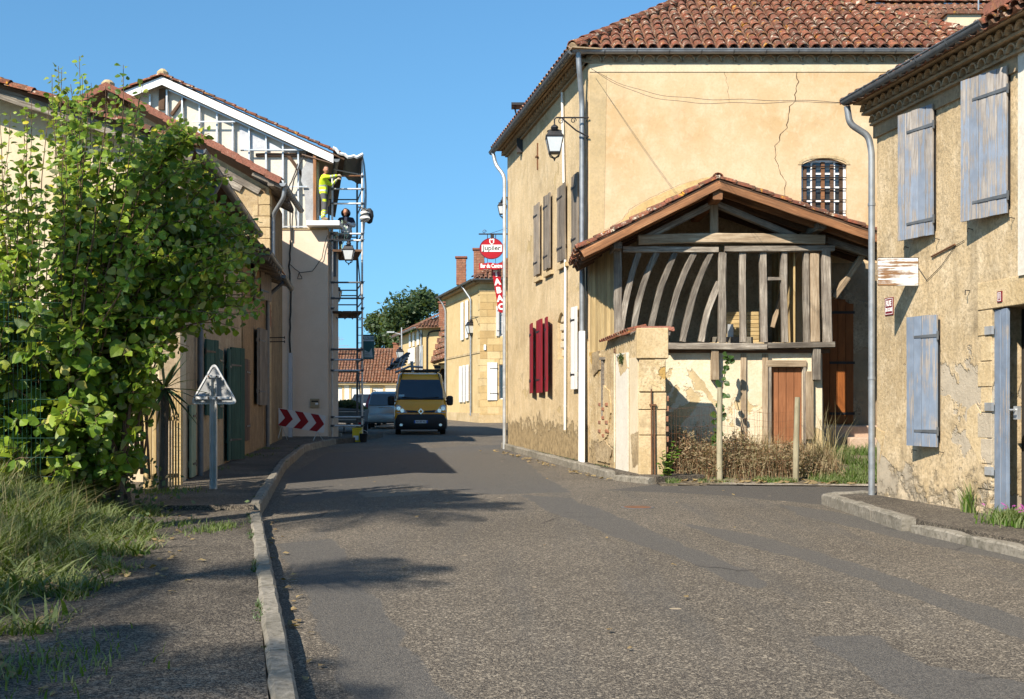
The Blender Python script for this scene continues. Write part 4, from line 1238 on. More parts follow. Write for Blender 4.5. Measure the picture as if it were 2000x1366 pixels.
for i in range(6):                               # bricks toothed into the pier's edge
    mb = MB(); z = .55 + i * .17; mb.fbox(PR, wpx - .02, wpx + .035 + .02 * random.random(), -.3, -.02, z, z + .09); mb.build("brick", M_brick, GWt, bevel=.008)
mb = MB(); s_, z_ = PR.px(1272, 760, .05)
mb.tube([PR.P(s_, .05, z_), PR.P(s_ + .01, .06, .05)], .013, 6); mb.tube([PR.P(s_ + .05, .05, z_ - .3), PR.P(s_ + .06, .06, .05)], .013, 6)
mb.fbox(PR, s_ - .03, s_ + .08, 0, .06, z_ - .28, z_ - .25); mb.build("iron_rod", M_rust, GWt)
mb = MB(); s_, z_ = A.px(1178, 700, .04); _, zb_ = A.px(1178, 815, .04)
mb.fbox(A, s_ - .05, s_ + .04, .03, .07, zb_, z_); mb.fbox(A, s_ - .12, s_ + .1, .03, .09, z_ - .03, z_ + .02); mb.build("old_gate_post", M_oldwood, GWt)
# ------------------------------------------------------------------ the shuttered house on the right
R = Fr(4.78, 14.9, .1733, -.985)            # s runs towards the camera
RH = thing("shuttered_house", "weathered house with faded blue plank shutters and a tiled cornice on the right", "house", (4.78, 14.9, 0))
zt = 5.0
d0, dz0 = R.px(1938, 1000); _, dzt = R.px(1940, 603); d1 = d0 + .62
mb = MB(); mb.wall(R, rect(0, -.3, 9, zt), [rect(d0, .10, d1, dzt)], th=.35)
for s_a in (.005, 8.6): mb.prism([R.P(s_a, t_, z_) for t_, z_ in ((-.35, -.3), (-.35, zt + .55), (-4.2, zt + 2.1), (-8, zt + .55), (-8, -.3))], R.d * .35)
mb.fbox(R, 0, 9, -8.3, -8, -.3, zt)
mb.build("wall", M_right, RH)
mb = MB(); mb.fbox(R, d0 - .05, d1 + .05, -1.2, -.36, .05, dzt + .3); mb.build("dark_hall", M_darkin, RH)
# dressed stone door surround
for i in range(8):
    z0 = .14 + i * (dzt - .14) / 8; z1 = z0 + (dzt - .14) / 8 - .012
    w = .26 if i % 2 else .20
    mb = MB(); mb.fbox(R, d0 - w, d0 - .003, -.2, .012, z0, z1); mb.build("jamb_stone", M_stone if i > 3 else M_right, RH, bevel=.006)
mb = MB(); mb.fbox(R, d0 - .26, d1 + .25, -.2, .013, dzt + .003, dzt + .30); mb.build("lintel_stone", M_stone, RH, bevel=.006)
# double leaf: one narrow leaf shut, the other folded in
leaf = shutter(RH, R, d0 + .0, d0 + .27, .14, dzt - .01, -.06, M_bluegrey, name="door", n=2, hinges=False, angle=.10, hinge_side=-1)
for f in (.2, .52, .9):
    z = .14 + (dzt - .2) * f; mb = MB(); mb.fbox(R, d0 - .10, d0 + .03, .0, .03, z, z + .09); mb.build("hinge", M_galv, leaf)
mb = MB(); z = .14 + 1.05; mb.fbox(R, d0 + .29, d0 + .36, -.10, -.06, z, z + .14); mb.tube([R.P(d0 + .32, -.06, z + .1), R.P(d0 + .32, 0, z + .1), R.P(d0 + .40, 0, z + .1)], .012, 6); mb.build("handle", M_galv, leaf)
mb = MB(); mb.fbox(R, d0 + .33, d1, -.30, -.26, .14, .14 + .8); mb.build("inner_door", M_white, RH)
# neighbouring strip with its own paler render
mb = MB(); mb.wall(R, rect(3.07, dzt + .3, 9, zt + .4), t=.035, th=.04); mb.build("grey_pilaster", M_board, RH)
# cornice
mb = MB(); mb.fbox(R, -.05, 3.06, -.2, .03, zt - .16, zt); mb.fbox(R, -.05, 9, -.2, .08, zt, zt + .03); mb.fbox(R, -.1, 9, -.2, .17, zt + .145, zt + .175); mb.fbox(R, -.12, 9, -.2, .28, zt + .285, zt + .31)
mb.fbox(R, 0, 9, -.2, .05, zt + .03, zt + .29)
cn = mb.build("cornice", M_genoise, RH)
genoise(cn, R, .0, 3.4, zt + .03, .085, .175, .12)
genoise(cn, R, -.05, 3.4, zt + .175, .085, .175, .22)
# roof
ez = zt + .33
e0 = R.P(-.35, .44, ez); nb = -R.n
mb = MB(); up = Vector((nb.x, nb.y, .42)).normalized()
mb.hexa([R.P(-.12, .32, ez), R.P(9, .32, ez), R.P(9, -4.2, ez + 1.9), R.P(-.12, -4.2, ez + 1.9), R.P(-.12, .32, ez + .03), R.P(9, .32, ez + .03), R.P(9, -4.2, ez + 1.93), R.P(-.12, -4.2, ez + 1.93)])
mb.hexa([R.P(-.12, -4.2, ez + 1.9), R.P(9, -4.2, ez + 1.9), R.P(9, -8.6, ez), R.P(-.35, -8.6, ez), R.P(-.35, -4.2, ez + 1.93), R.P(9, -4.2, ez + 1.93), R.P(9, -8.6, ez + .03), R.P(-.35, -8.6, ez + .03)])
rf = mb.build("roof", M_darkwood, RH)
tile_slope(rf, R.P(-.10, .36, ez - .045), R.d, up, 4.2, 4.6, None, .205, .34, M_tile, 63, r=.088, stuff_name="roof_tiles")
ga, gb = R.P(-.13, .385, ez + .01), R.P(3.02, .385, ez + .01)
gutter("gutter", RH, ga, gb, .068, M_oldzinc, 0.015, .55, R.n)
mb = MB(); mb.fbox(R, 3.06, 9, .0, .42, ez + .05, ez + .16); mb.build("eave_end", M_tilepink, RH)
pipe("downspout", RH, [R.P(-.10, .37, ez - .07), R.P(-.09, .34, ez - .30), R.P(-.04, .10, ez - .46), R.P(-.02, .065, ez - .68), R.P(-.02, .065, .10)], .043, M_zinc, 2.0, 12)
# shutters, left a little ajar, hinged on the right
for (u, vt, vb, w, a, m) in ((1826, 203, 459, .60, .20, M_blue), (1971, 128, 417, .66, .20, M_blue), (1834, 614, 874, .50, .22, M_bluegrey)):
    s1_, z1_ = R.px(u, vt, .03); _, z0_ = R.px(u, vb, .03)
    mb = MB(); mb.fbox(R, s1_ - w * .93, s1_ - .02, .0, .012, z0_ + .06, z1_ - .06); mb.build("recess_shade_panel", M_darkin, RH)  # dark panel on the wall; the opening's shade is put into its colour
    shutter(RH, R, s1_ - w, s1_, z0_, z1_, .04, m, n=5 if w > .55 else 4, angle=a, hinge_side=1, hinge_mat=M_oldzinc, hz=(.12, .84), th=.03)
    for ds in (-w - .06, .05):
        mb = MB(); mb.tube([R.P(s1_ + ds, 0, z0_ - .06), R.P(s1_ + ds, .06, z0_ - .05), R.P(s1_ + ds + .01, .07, z0_ - .09)], .005, 5); mb.build("shutter_hook", M_iron, RH)
for (u, v) in ((1895, 568),):
    s_, z_ = R.px(u, v); mb = MB(); mb.tube([R.P(s_, 0, z_), R.P(s_, .06, z_ + .005), R.P(s_ + .02, .075, z_ - .05)], .006, 5); mb.build("wall_hook", M_iron, RH)
mb = MB(); a = [R.px(u, v) for u, v in ((1793, 520), (1812, 548), (1840, 520), (1868, 480), (1885, 470))]
mb.tube([R.P(s, .012, z) for s, z in a], .004, 5); mb.build("loose_wire", M_cable, RH)
mb = MB(); a = [R.px(u, v) for u, v in ((1822, 502), (1868, 478))]; mb.tube([R.P(s, .02, z) for s, z in a], .012, 5); mb.build("iron_rail", M_rust, RH)
# render flakes that have come away, showing the stone
for pts in (((1890, 800), (1905, 790), (1920, 810), (1928, 850), (1930, 900), (1915, 908), (1902, 880), (1888, 850)), ((1700, 840), (1712, 835), (1728, 845), (1722, 880), (1718, 905), (1722, 870))):
    P_ = [R.px(u, v) for u, v in pts]
    mb = MB(); mb.wall(R, rough_edge(P_, .06, .02), t=.009, th=.012); mb.build("bare_stone_patch", M_stone, RH)
# signs on it
sb = thing("hanging_board", "blank white board with flaking paint hung square to the wall by the corner downspout", "sign board", R.P(1.03, .25, 2.9))
s_, _ = R.px(1793, 530); xa_ = R.P(s_, 0, 0); wl = (1793 - 1714) / F * xa_.y
plank("board", (xa_.x - wl, xa_.y, at(0, 532, xa_.y).z), (xa_.x - .01, xa_.y, at(0, 532, xa_.y).z), .335, .03, M_signwood, sb, (0, -1, 0))
mb = MB(); z_ = at(0, 505, xa_.y).z; mb.tube([(xa_.x + .05, xa_.y - .01, z_), (xa_.x - wl, xa_.y - .01, z_)], .010, 6)
for k in (.15, .85): mb.tube([(xa_.x - wl * k, xa_.y - .01, z_), (xa_.x - wl * k, xa_.y - .015, z_ - .06)], .006, 5)
mb.build("iron_arm", M_iron, sb)
M_plate = simple("enamel_dark_red", (.16, .01, .022), .35, .08, 3, 0, 0)
M_lett = simple("white_enamel", (.82, .82, .80), .4, .03, 3, 0, 0)
def plate_on(fr, u0, v0, u1, v1, name, label, cat, lines, t=.012):
    s0, z1 = fr.px(u0, v0, t); s1, _ = fr.px(u1, v0, t); _, z0 = fr.px(u0, v1, t)
    if s0 > s1: s0, s1 = s1, s0
    th = thing(name, label, cat, fr.P((s0 + s1) / 2, 0, (z0 + z1) / 2))
    mb = MB(); mb.fbox(fr, s0, s1, 0.003, t, z0, z1); mb.build("plate", M_plate, th)
    b = .012; mb = MB()
    for (a0, a1, c0, c1) in ((s0 + b, s1 - b, z0 + b, z0 + b + .006), (s0 + b, s1 - b, z1 - b - .006, z1 - b), (s0 + b, s0 + b + .006, z0 + b + .007, z1 - b - .007), (s1 - b - .006, s1 - b, z0 + b + .007, z1 - b - .007)):
        mb.fbox(fr, a0, a1, t, t + .001, c0, c1)
    mb.build("border", M_lett, th)
    return th, s0, s1, z0, z1
def ltext(th, fr, txt, s, z, size, mat, t, sx=1.0, bold=0.0, name="lettering"):
    M = basis(fr.P(s, t, z), fr.d, fr.n)
    if (M.to_3x3() @ Vector((0, 1, 0))).z < 0: M = basis(fr.P(s, t, z), -fr.d, fr.n)
    return text_mesh(name, txt, size, mat, th, M, .0008, sx, bold)
th, a, b, c, d = plate_on(R, 1728, 583, 1744, 617, "street_name_plate", "dark red enamel street name plate on the wall under the white board", "street sign", None)
ltext(th, R, "RUE", (a + b) / 2, c + (d - c) * .66, .10, M_lett, .014, .72, .003)
ltext(th, R, "DES ECOLES", (a + b) / 2, c + (d - c) * .30, .062, M_lett, .014, .52, .002)
th, a, b, c, d = plate_on(R, 1947, 570, 1956, 591, "house_number_plate", "small dark red number 1 plate on the door lintel", "number plate")if False else plate_on(R, 1947, 570, 1956, 591, "house_number_plate", "small dark red number 1 plate on the door lintel", "number plate", None, .026)
ltext(th, R, "1", (a + b) / 2, (c + d) / 2, .085, M_lett, .028, .8, .003)

# house behind with a tiled roof, showing above the gutter
BH = thing("rear_house", "tiled roof of a house standing behind the cracked house", "house", (13, 30, 0))
mb = MB(); mb.box(9.7, 24, 32.2, 40, -.2, 10.2); mb.build("wall", M_far, BH)
za_, zb_ = 10.1, at(0, 12, 36).z
mb = MB(); mb.hexa([(9.4, 31.7, za_), (24.4, 31.7, za_), (24.4, 36, zb_), (10.5, 36, zb_ + .05), (9.4, 31.7, za_ + .04), (24.4, 31.7, za_ + .04), (24.4, 36, zb_ + .04), (10.5, 36, zb_ + .09)])
mb.hexa([(10.5, 36, zb_ + .05), (24.4, 36, zb_), (24.4, 40.5, za_), (9.4, 40.5, za_), (10.5, 36, zb_ + .09), (24.4, 36, zb_ + .04), (24.4, 40.5, za_ + .04), (9.4, 40.5, za_ + .04)])
rf = mb.build("roof", M_tilej, BH)
g_ = Vector((0, 36 - 31.7, zb_ - za_)); gL = g_.length
tile_slope(rf, Vector((9.6, 31.7, za_ + .03)), (1, 0, 0), g_.normalized(), 8.5, gL, lambda x, y: y > 1.4, .23, .38, M_tile, 0, stuff_name="roof_tiles", under=False)
ridge_tiles(rf, (10.4, 36, zb_ + .1), (18.5, 36, zb_ + .08), M_tile)
p = at(1840, 38, 31.9); q = at(1905, 60, 31.9)
mb = MB(); mb.box(p.x, q.x, 31.5, 32.3, q.z - 1.2, p.z); c_ = mb.build("chimney", M_cream, BH)
mb = MB(); mb.box(p.x - .08, q.x + .08, 31.42, 32.38, p.z, p.z + .09); mb.build("chimney_cap", M_tilej, c_)
mb = MB(); b_ = at(1911, 5, 31.9); mb.tube([(b_.x, 31.9, b_.z - 1), (b_.x, 31.9, b_.z + 1.6)], .02, 6); mb.build("aerial_mast", M_galv, BH)

# the cable slung between the two houses
wr = thing("overhead_cable", "black cable sagging from the cracked house to the shuttered house", "cable", G.P(.05, .06, 7.9))
a = at(1155, 135, 22.45); b = ga + Vector((.05, 0, -.02))
for k, (sg, r) in enumerate(((.27, .0037), (.31, .0037))):
    mb = MB(); pts = []
    for i in range(29):
        t = i / 28; p = a.lerp(b, t); p.z -= sg * (math.sin(math.pi * t ** .85) + .15 * math.sin(2 * math.pi * t)) - .01 * math.sin(t * 30 + k)
        p.z -= k * .03 * math.sin(math.pi * t); pts.append(p)
    mb.tube(pts, r, 6); mb.build("strand", M_cable, wr)

# ------------------------------------------------------------------ street lamps
def lamp(label, top, h, bracket_pts, rz=0.0, scrolls=True):
    """hanging four-sided lantern. top: hook point"""
    top = Vector(top); t = thing("street_lamp", label, "street lamp", top, 0, "four sided wall lanterns along the street")
    w = h * .27
    M = Matrix.Translation(top) @ Matrix.Rotation(math.pi / 4 * 0 + rz, 4, 'Z')
    c = (0, 0, 0)
    def put(mb, name, mat, par=t, smooth=False):
        me = mb.mesh(name, mat, None, smooth); o = bpy.data.objects.new(name, me); return place(o, par, M)
    mb = MB(); s2 = 2 ** .5
    mb.lathe(c, [(.012, 0), (.02, -.05 * h), (w * .25 * s2, -.10 * h), (w * .28 * s2, -.14 * h), (w * .2 * s2, -.17 * h), (w * .55 * s2, -.22 * h)], 8)
    put(mb, "cap", M_iron)
    mb = MB(); mb.lathe(c, [(w * .55 * s2, -.22 * h), (w * .80 * s2, -.36 * h), (w * .88 * s2, -.37 * h), (w * .86 * s2, -.40 * h)], 4); put(mb, "lamp_roof", M_iron)
    mb = MB()
    for i, j in ((-1, -1), (1, -1), (1, 1), (-1, 1)):
        mb.tube([(i * w * .82, j * w * .82, -.40 * h), (i * w * .52, j * w * .52, -.78 * h)], .012 * h / .75, 5)
        mb.tube([(i * w * .5, j * w * .5, -.78 * h), (i * w * .42, j * w * .42, -.86 * h), (i * w * .1, j * w * .1, -.92 * h)], .012 * h / .75, 5)
    mb.lathe(c, [(w * .56 * s2, -.77 * h), (w * .56 * s2, -.80 * h)], 4); mb.lathe(c, [(.01, -.90 * h), (.03, -.93 * h), (.008, -1.0 * h)], 6)
    put(mb, "lamp_frame", M_iron)
    for k in range(4):
        mb = MB(); a = k * math.pi / 2; R2 = Matrix.Rotation(a, 4, 'Z')
        q = [(-w * .79, -w * .80, -.405 * h), (w * .79, -w * .80, -.405 * h), (w * .50, -w * .51, -.77 * h), (-w * .50, -w * .51, -.77 * h)]
        q2 = [(x, y + .006, z) for x, y, z in q]
        mb.hexa([R2 @ Vector(p) for p in q] + [R2 @ Vector(p) for p in q2]); put(mb, "pane", M_lampglass)
    mb = MB()
    for pl in bracket_pts: mb.tube(pl, .016 if len(pl) < 6 else .009, 6)
    mb.build("bracket", M_iron, t)
    return t
def scroll(c, r, ax, up=Vector((0, 0, 1)), n=14, turns=1.3, s=1):
    return [Vector(c) + ax * (s * r * (1 - i / n * .75) * math.cos(i / n * turns * 6.28)) + up * (r * (1 - i / n * .75) * math.sin(i / n * turns * 6.28)) for i in range(n)]
hk = at(1083, 240, 22.55); wl_ = at(1150, 230, 22.55); X_ = Vector((1, 0, 0))
lamp("black lantern on an iron arm at the corner of the cracked house", hk, .76,
     [[wl_ + Vector((0, 0, .0)), at(1086, 230, 22.55)], [at(1086, 230, 22.55), at(1083, 233, 22.55), hk], [at(1150, 268, 22.55), at(1125, 255, 22.55), at(1098, 232, 22.55)],
      scroll(at(1096, 237, 22.55), .07, X_), scroll(at(1120, 236, 22.55), .06, X_)])
hk = at(981, 388, 31.3)
lamp("dark lantern half hidden behind the far downspout of the cracked house", hk, .55, [[at(994, 386, 31.3), at(981, 386, 31.3), hk], [at(996, 400, 31.3), at(990, 388, 31.3)]])

# ------------------------------------------------------------------ bar signs on the far corner of the house
M_signred = simple("sign_red_enamel", (.36, .006, .012), .35, .05, 3, 0, 0)
M_signwhite = simple("sign_white_enamel", (.82, .82, .80), .4, .03, 3, 0, 0)
M_ink = simple("sign_black_ink", (.02, .02, .022), .5, .1, 3, 0, 0)
Ys = 31.35
def S(u, v, dy=0.0): return at(u, v, Ys + dy)
bs = thing("round_bar_sign", "round red bar sign with a white name band hanging from an iron arm", "bar sign", S(960, 486))
mb = MB(); c = S(960, 486); rx, rz_ = 23.5 * Ys / F, 20.5 * Ys / F; n = 36
def ring(k, y, cc=c): return [Vector((cc.x + rx * k * math.cos(2 * math.pi * i / n), cc.y + y, cc.z + rz_ * k * math.sin(2 * math.pi * i / n))) for i in range(n)]
mb.prism(ring(1.0, -.05), (0, .1, 0)); mb.build("sign_disc", M_signred, bs)
mb = MB(); r1, r2 = ring(1.0, -.055), ring(.93, -.055)
mb.add(r1 + r2 + [p + Vector((0, .004, 0)) for p in r1] + [p + Vector((0, .004, 0)) for p in r2], [f for i in range(n) for f in ((i, (i + 1) % n, n + (i + 1) % n, n + i), (2 * n + i, 2 * n + (i + 1) % n, 3 * n + (i + 1) % n, 3 * n + i), (i, 2 * n + i, 2 * n + (i + 1) % n, (i + 1) % n), (n + i, n + (i + 1) % n, 3 * n + (i + 1) % n, 3 * n + i))])
mb.build("rim", M_plate, bs)
mb = MB(); a = S(941, 492.5); b = S(980, 479); mb.box(a.x, b.x, Ys - .058, Ys - .051, a.z, b.z); mb.build("name_band", M_signwhite, bs)
text_mesh("lettering", "Jupiler", .19, M_ink, bs, basis(S(960.5, 485.5) + Vector((0, -.06, 0)), (1, 0, 0), (0, -1, 0)), .001, 1.0, .004)
mb = MB(); q = S(960.5, 473)
mb.prism([q + Vector((x * .07, -.06, z * .085)) for x, z in ((-1, .8), (-.5, 1), (0, .85), (.5, 1), (1, .8), (.9, -.3), (0, -1), (-.9, -.3))], (0, .006, 0)); em = mb.build("crest", M_signwhite, bs)
mb = MB(); mb.prism([q + Vector((x * .045, -.064, z * .055)) for x, z in ((-1, .8), (1, .8), (.6, 0), (.9, -.5), (0, -1), (-.8, -.4))], (0, .003, 0)); mb.build("crest_figure", M_signred, em)
mb = MB(); mb.tube([S(935, 457.5), S(997, 457.5)], .02, 6); mb.tube([S(952, 458), S(952, 467)], .012, 5); mb.tube([S(968, 458), S(968, 467)], .012, 5); mb.box(S(958, 0).x, S(965, 0).x, Ys - .05, Ys + .05, S(0, 466).z, S(0, 459).z)
mb.tube([S(997, 444), S(955, 457)], .006, 5); mb.tube(scroll(S(946, 453), .06, X_), .008, 5)
mb.tube([S(952, 506), S(952, 515)], .008, 5); mb.tube([S(968, 506), S(968, 515)], .008, 5); mb.build("iron_arm", M_iron, bs)
b2 = thing("bar_name_board", "small red wavy board with white bar name lettering under the round sign", "bar sign", S(959, 520))
mb = MB(); top = [S(936 + i * 4.75, 514 + 1.0 * math.sin(i * 1.1), -.02) for i in range(11)]; bot = [S(936 + i * 4.75, 526 + 1.0 * math.sin(i * 1.1 + .8), -.02) for i in range(11)]
mb.prism(top + bot[::-1], (0, .04, 0)); mb.build("board", M_signred, b2)
text_mesh("lettering", "Bar du Centre", .155, M_signwhite, b2, basis(S(959.5, 520) + Vector((0, -.024, 0)), (1, 0, 0), (0, -1, 0)), .001, .66, .005)
tb = thing("tobacco_banner", "slanting narrow red tobacco banner with white capital letters behind the downspout", "banner", S(975, 568))
p0, p1 = S(968, 527, .15), S(980, 608, .15); ax = (p1 - p0).normalized(); sd = Vector((0, -1, 0)).cross(ax).normalized(); sd = sd if sd.x > 0 else -sd
hw = 7.5 * Ys / F
mb = MB(); mb.prism([p0 - sd * hw, p0 + sd * hw, p1 + sd * hw * .9, p1 + ax * .05, p1 - sd * hw * .9], (0, .03, 0)); mb.build("banner_cloth", M_signred, tb)
for k, chh in enumerate("TABAC"):
    p = p0.lerp(p1, .10 + k * .2); text_mesh("letter", chh, .23, M_signwhite, tb, basis(p + Vector((0, -.004, 0)), sd, (0, -1, 0)), .002, 1.0, .012)
# ------------------------------------------------------------------ left side of the street
L = Fr(-4.9, 16.8, -.1162, .9932)
LG = Fr(-4.9, 16.8, -1.0, 0.0)
def roof_pair(parent, y0, y1, xr, xt, xl, zr, zt, zl, mat_under, th=.05, skew=-.117):
    """two slopes with the ridge along the street: right eave xr, ridge xt, left eave xl at y0; skew follows the street"""
    dx = skew * (y1 - y0); mb = MB()
    for (xa, za, xb, zb) in ((xr, zr, xt, zt), (xt, zt, xl, zl)):
        mb.hexa([(xa, y0, za), (xb, y0, zb), (xb + dx, y1, zb), (xa + dx, y1, za), (xa, y0, za + th), (xb, y0, zb + th), (xb + dx, y1, zb + th), (xa + dx, y1, za + th)])
    return mb.build("roof", mat_under, parent)
def verge(parent, a, b, mat, L_=.40, flat=True, name="verge_tile"):
    """row of verge tiles from the eave a up to the ridge b, facing the camera"""
    a = Vector(a); b = Vector(b); d = (b - a); n = max(1, round(d.length / L_)); L_ = d.length / n; d.normalize()
    if flat:
        mb = MB(); mb.hexa([(0, -.02, -.13), (L_ - .025, -.02, -.13), (L_ - .025, .02, -.13), (0, .02, -.13), (0, -.02, .045), (L_ + .03, -.02, .045), (L_ + .03, .02, .045), (0, .02, .045)])
        mb.hexa([(0, .021, .015), (L_ + .03, .021, .015), (L_ + .03, .30, .015), (0, .30, .015), (0, .021, .045), (L_ + .03, .021, .045), (L_ + .03, .30, .045), (0, .30, .045)])
        me = mb.mesh(name, mat)
    else:
        me, _, _ = tile_mesh(L_ + .05, .10, .085, .016, 6, mat, name)
    up = Vector((0, 1, 0)).cross(d); up = up if up.z > 0 else -up
    for i in range(n):
        M = basis(a + d * (i * L_) + up * (.03 if flat else .02), d - up * .06, up)
        if (M.to_3x3() @ Vector((0, 1, 0))).y < 0 and flat:
            M = basis(a + d * (i * L_ + L_), -d - up * .06, up) if False else M @ Matrix.Diagonal((1, -1, 1, 1))
        inst(name, me, parent, M)

# --- near house with the cream gable behind the hazel
H0 = thing("cream_gable_house", "low cream house behind the big leafy bush, green shutters on its shaded street side", "house", (-4.9, 16.8, 0))
mb = MB(); mb.wall(LG, [(0, -.3), (13, -.3), (13, 5.0), (7, 7.15), (0, 5.05)], t=0, th=.3); mb.build("gable_wall", M_cream, H0)
mb = MB()
ga_, gz_ = [], []
def hole(u0, v0, u1, v1):
    s0, z1 = L.px(u0, v0); s1, z0 = L.px(u1, v1); _, z1 = L.px((u0 + u1) / 2, v0)
    return (min(s0, s1), max(.17, z0), max(s0, s1), z1)
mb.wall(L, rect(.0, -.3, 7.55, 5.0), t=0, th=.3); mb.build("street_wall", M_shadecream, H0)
r0 = roof_pair(H0, 16.35, 24.4, -4.55, -11.9, -19, 4.98, 7.4, 5.0, M_darkwood)
verge(r0, (-4.5, 16.30, 5.02), (-11.9, 16.30, 7.42), M_tile, .36, False)
verge(r0, (-4.6, 16.45, 5.06), (-11.9, 16.45, 7.46), M_tile, .36, False)
timber("verge_board", [(-4.6, 16.4, 4.93), (-11.9, 16.4, 7.3)], .16, .05, M_oldwood, H0)
gutter("gutter", H0, (-4.46, 16.3, 5.0), (-4.46 - .117 * 8.1, 24.4, 5.0), .07, M_oldzinc, .02, .7, L.n)
def leafset(parent, fr, spec):
    for (u0, u1, v0, v1, m, a, hs) in spec:
        s0, z1 = fr.px(u0, v0, .04); s1, _ = fr.px(u1, v0, .04); _, z0 = fr.px(u1, v1, .04)
        if s0 > s1: s0, s1 = s1, s0
        shutter(parent, fr, s0, s1, z0, z1, .03, m, angle=a, hinge_side=hs, n=3)
leafset(H0, L, [(371, 380, 790, 930, M_palegreen, .0, 1), (401, 410, 662, 812, M_green, .25, -1), (418, 433, 680, 818, M_green, .05, 1), (441, 449, 680, 898, M_green, .05, 1), (450, 458, 678, 896, M_green, .3, -1)])
leafset(H0, L, [(403, 412, 430, 520, M_green, .1, 1), (421, 430, 440, 525, M_green, .1, 1), (436, 444, 450, 530, M_green, .2, -1)])
s_, _ = L.px(394, 800, .1); pipe("downspout", H0, [L.P(s_, .38, 4.93), L.P(s_, .30, 4.75), L.P(s_, .08, 4.5), L.P(s_, .08, .2)], .05, M_oldzinc, 1.6)
mb = MB(); s0, z1 = L.px(470, 845, .05); mb.fbox(L, s0 - .4, s0 - .05, .0, .14, .15, z1); mb.build("meter_box", M_kerb, H0)

# --- dirty brown house further along
H1 = thing("brown_house", "narrow dirty brown house with old wooden shutters on the shaded side of the street", "house", L.P(7.6, 0, 0))
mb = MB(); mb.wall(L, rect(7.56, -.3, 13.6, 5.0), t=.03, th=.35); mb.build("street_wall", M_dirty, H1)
r1 = roof_pair(H1, 24.45, 30.25, -5.35, -9.8, -14, 4.62, 6.1, 4.6, M_oldwood)
y0 = 24.45
me, _, _ = tile_mesh(.4, .09, .075, .014, 6, M_tile, 'eave_tile')
for k in range(22): inst('eave_tile', me, r1, basis(L.P(8.2 + k * .24, .52, 4.60), (-1, 0, .33), (.33, 0, 1)))
for k in range(12):
    s = 7.8 + k * .5
    timber("rafter_end", [L.P(s, -.2, 4.72), L.P(s, .56, 4.50)], .09, .11, M_oldwood, H1, up=(0, 0, 1))
gutter("gutter", H1, L.P(7.6, .56, 4.62), L.P(10.6, .56, 4.62), .07, M_oldzinc, .02, .6, L.n)
gutter("gutter", H1, L.P(11.0, .60, 4.50), L.P(13.5, .60, 4.42), .07, M_oldzinc, .02, .6, L.n)
for k in range(4): plank("fascia_board", L.P(7.6, .50 - k * .12, 4.66 + k * .09), L.P(10.4 - k * .2, .5 - k * .12, 4.68 + k * .09), .16, .03, M_oldwood, H1, (-.3, -.2, 1))
leafset(H1, L, [(496, 503, 640, 790, M_greyshut, .1, 1), (505, 513, 640, 792, M_greyshut, .1, -1), (476, 486, 700, 860, M_darkwood, .0, 1), (490, 497, 480, 590, M_greyshut, .1, 1), (508, 515, 490, 590, M_greyshut, .2, -1)])
s_, _ = L.px(521, 800, .08); pipe("downspout", H1, [L.P(s_, .55, 4.5), L.P(s_, .10, 4.1), L.P(s_, .10, .2)], .05, M_oldzinc, 1.6)
for v in (660, 668):
    s_, z_ = L.px(532, v, .1); mb = MB(); mb.tube([L.P(s_, 0, z_), L.P(s_, .42, z_ + .01)], .014, 5); mb.tube([L.P(s_, .42, z_ - .03), L.P(s_, .42, z_ + .04)], .014, 5); mb.build("iron_bar", M_iron, H1)

# --- taller house with a boarded gable and pink verge tiles
H2 = thing("boarded_gable_house", "tall house with weathered boards in its gable and a row of pink verge tiles", "house", (-6.47, 30.3, 0))
G2 = Fr(-6.47, 30.3, -1, 0)
er, rg, lf = at(548, 352, 29.75), at(207, 165, 29.75), at(120, 212, 29.75)
sl = (rg.z - er.z) / (er.x - rg.x)
mb = MB(); mb.wall(G2, [(0, -.3), (9, -.3), (9, er.z - .3), (er.x * 0 + (-6.47 - rg.x), rg.z - .25), (0, er.z - .1)], t=0, th=.3); mb.build("gable_wall", plaster("patchy_gable_render", (.50, .37, .2), (.36, .26, .14), (.58, .46, .3), stain=(.2, .15, .1), stain_amt=.7, patch=(.30, .15, .09), patch_thr=.58, bump=.8), H2)
F2 = Fr(-6.47, 30.3, -.1162, .9932)
mb = MB(); mb.fbox(F2, .01, 4.2, -.3, 0, -.3, er.z - .1); mb.build("street_wall", M_dirty, H2)
r2 = roof_pair(H2, 29.8, 34.3, er.x, rg.x, lf.x - 2, er.z - .03, rg.z - .03, rg.z - .03 - sl * (rg.x - lf.x + 2), M_darkwood, .06)
verge(r2, er, rg, M_tilepink, .43)
verge(r2, lf + Vector((-1.6, 0, -1.6 * sl)), rg, M_tilepink, .41)
mb = MB(); mb.lathe(rg + Vector((0, .15, .02)), [(.16, -.05), (.17, .05), (.1, .12)], 10); mb.build("ridge_cap", M_stone, r2)
ud = (rg - er).normalized()
for k in range(9):                                   # boards nailed up the slope
    off = .38 + k * .17; a0 = .25 + (k % 3) * .35 + k * .12; a1 = 3.6 - (k % 2) * .5 - max(0, k - 5) * .6
    nn = Vector((ud.z, 0, -ud.x)); nn = -nn if nn.z > 0 else nn
    p = er + nn * off + Vector((-.25, .52, 0)); tilt = random.uniform(-.05, .05)
    plank("gable_board", p + ud * a0 + Vector((0, random.uniform(-.04, 0), 0)), p + ud * a1 + Vector((0, 0, tilt)), .17, .03, M_oldwood, H2, (0, -1, 0))
timber("gable_post", [Vector((rg.x + .05, 30.2, rg.z - .15)), Vector((rg.x + .05, 30.2, rg.z - 2.0))], .18, .15, M_redwood, H2)
for f in (.98, .55, .06):
    p = er.lerp(rg, f) + Vector((0, 0, -.20)); timber("purlin", [p + Vector((0, .1, 0)), p + Vector((0, 1.2, 0))], .17, .17, M_oldwood, H2, up=(0, 0, 1))
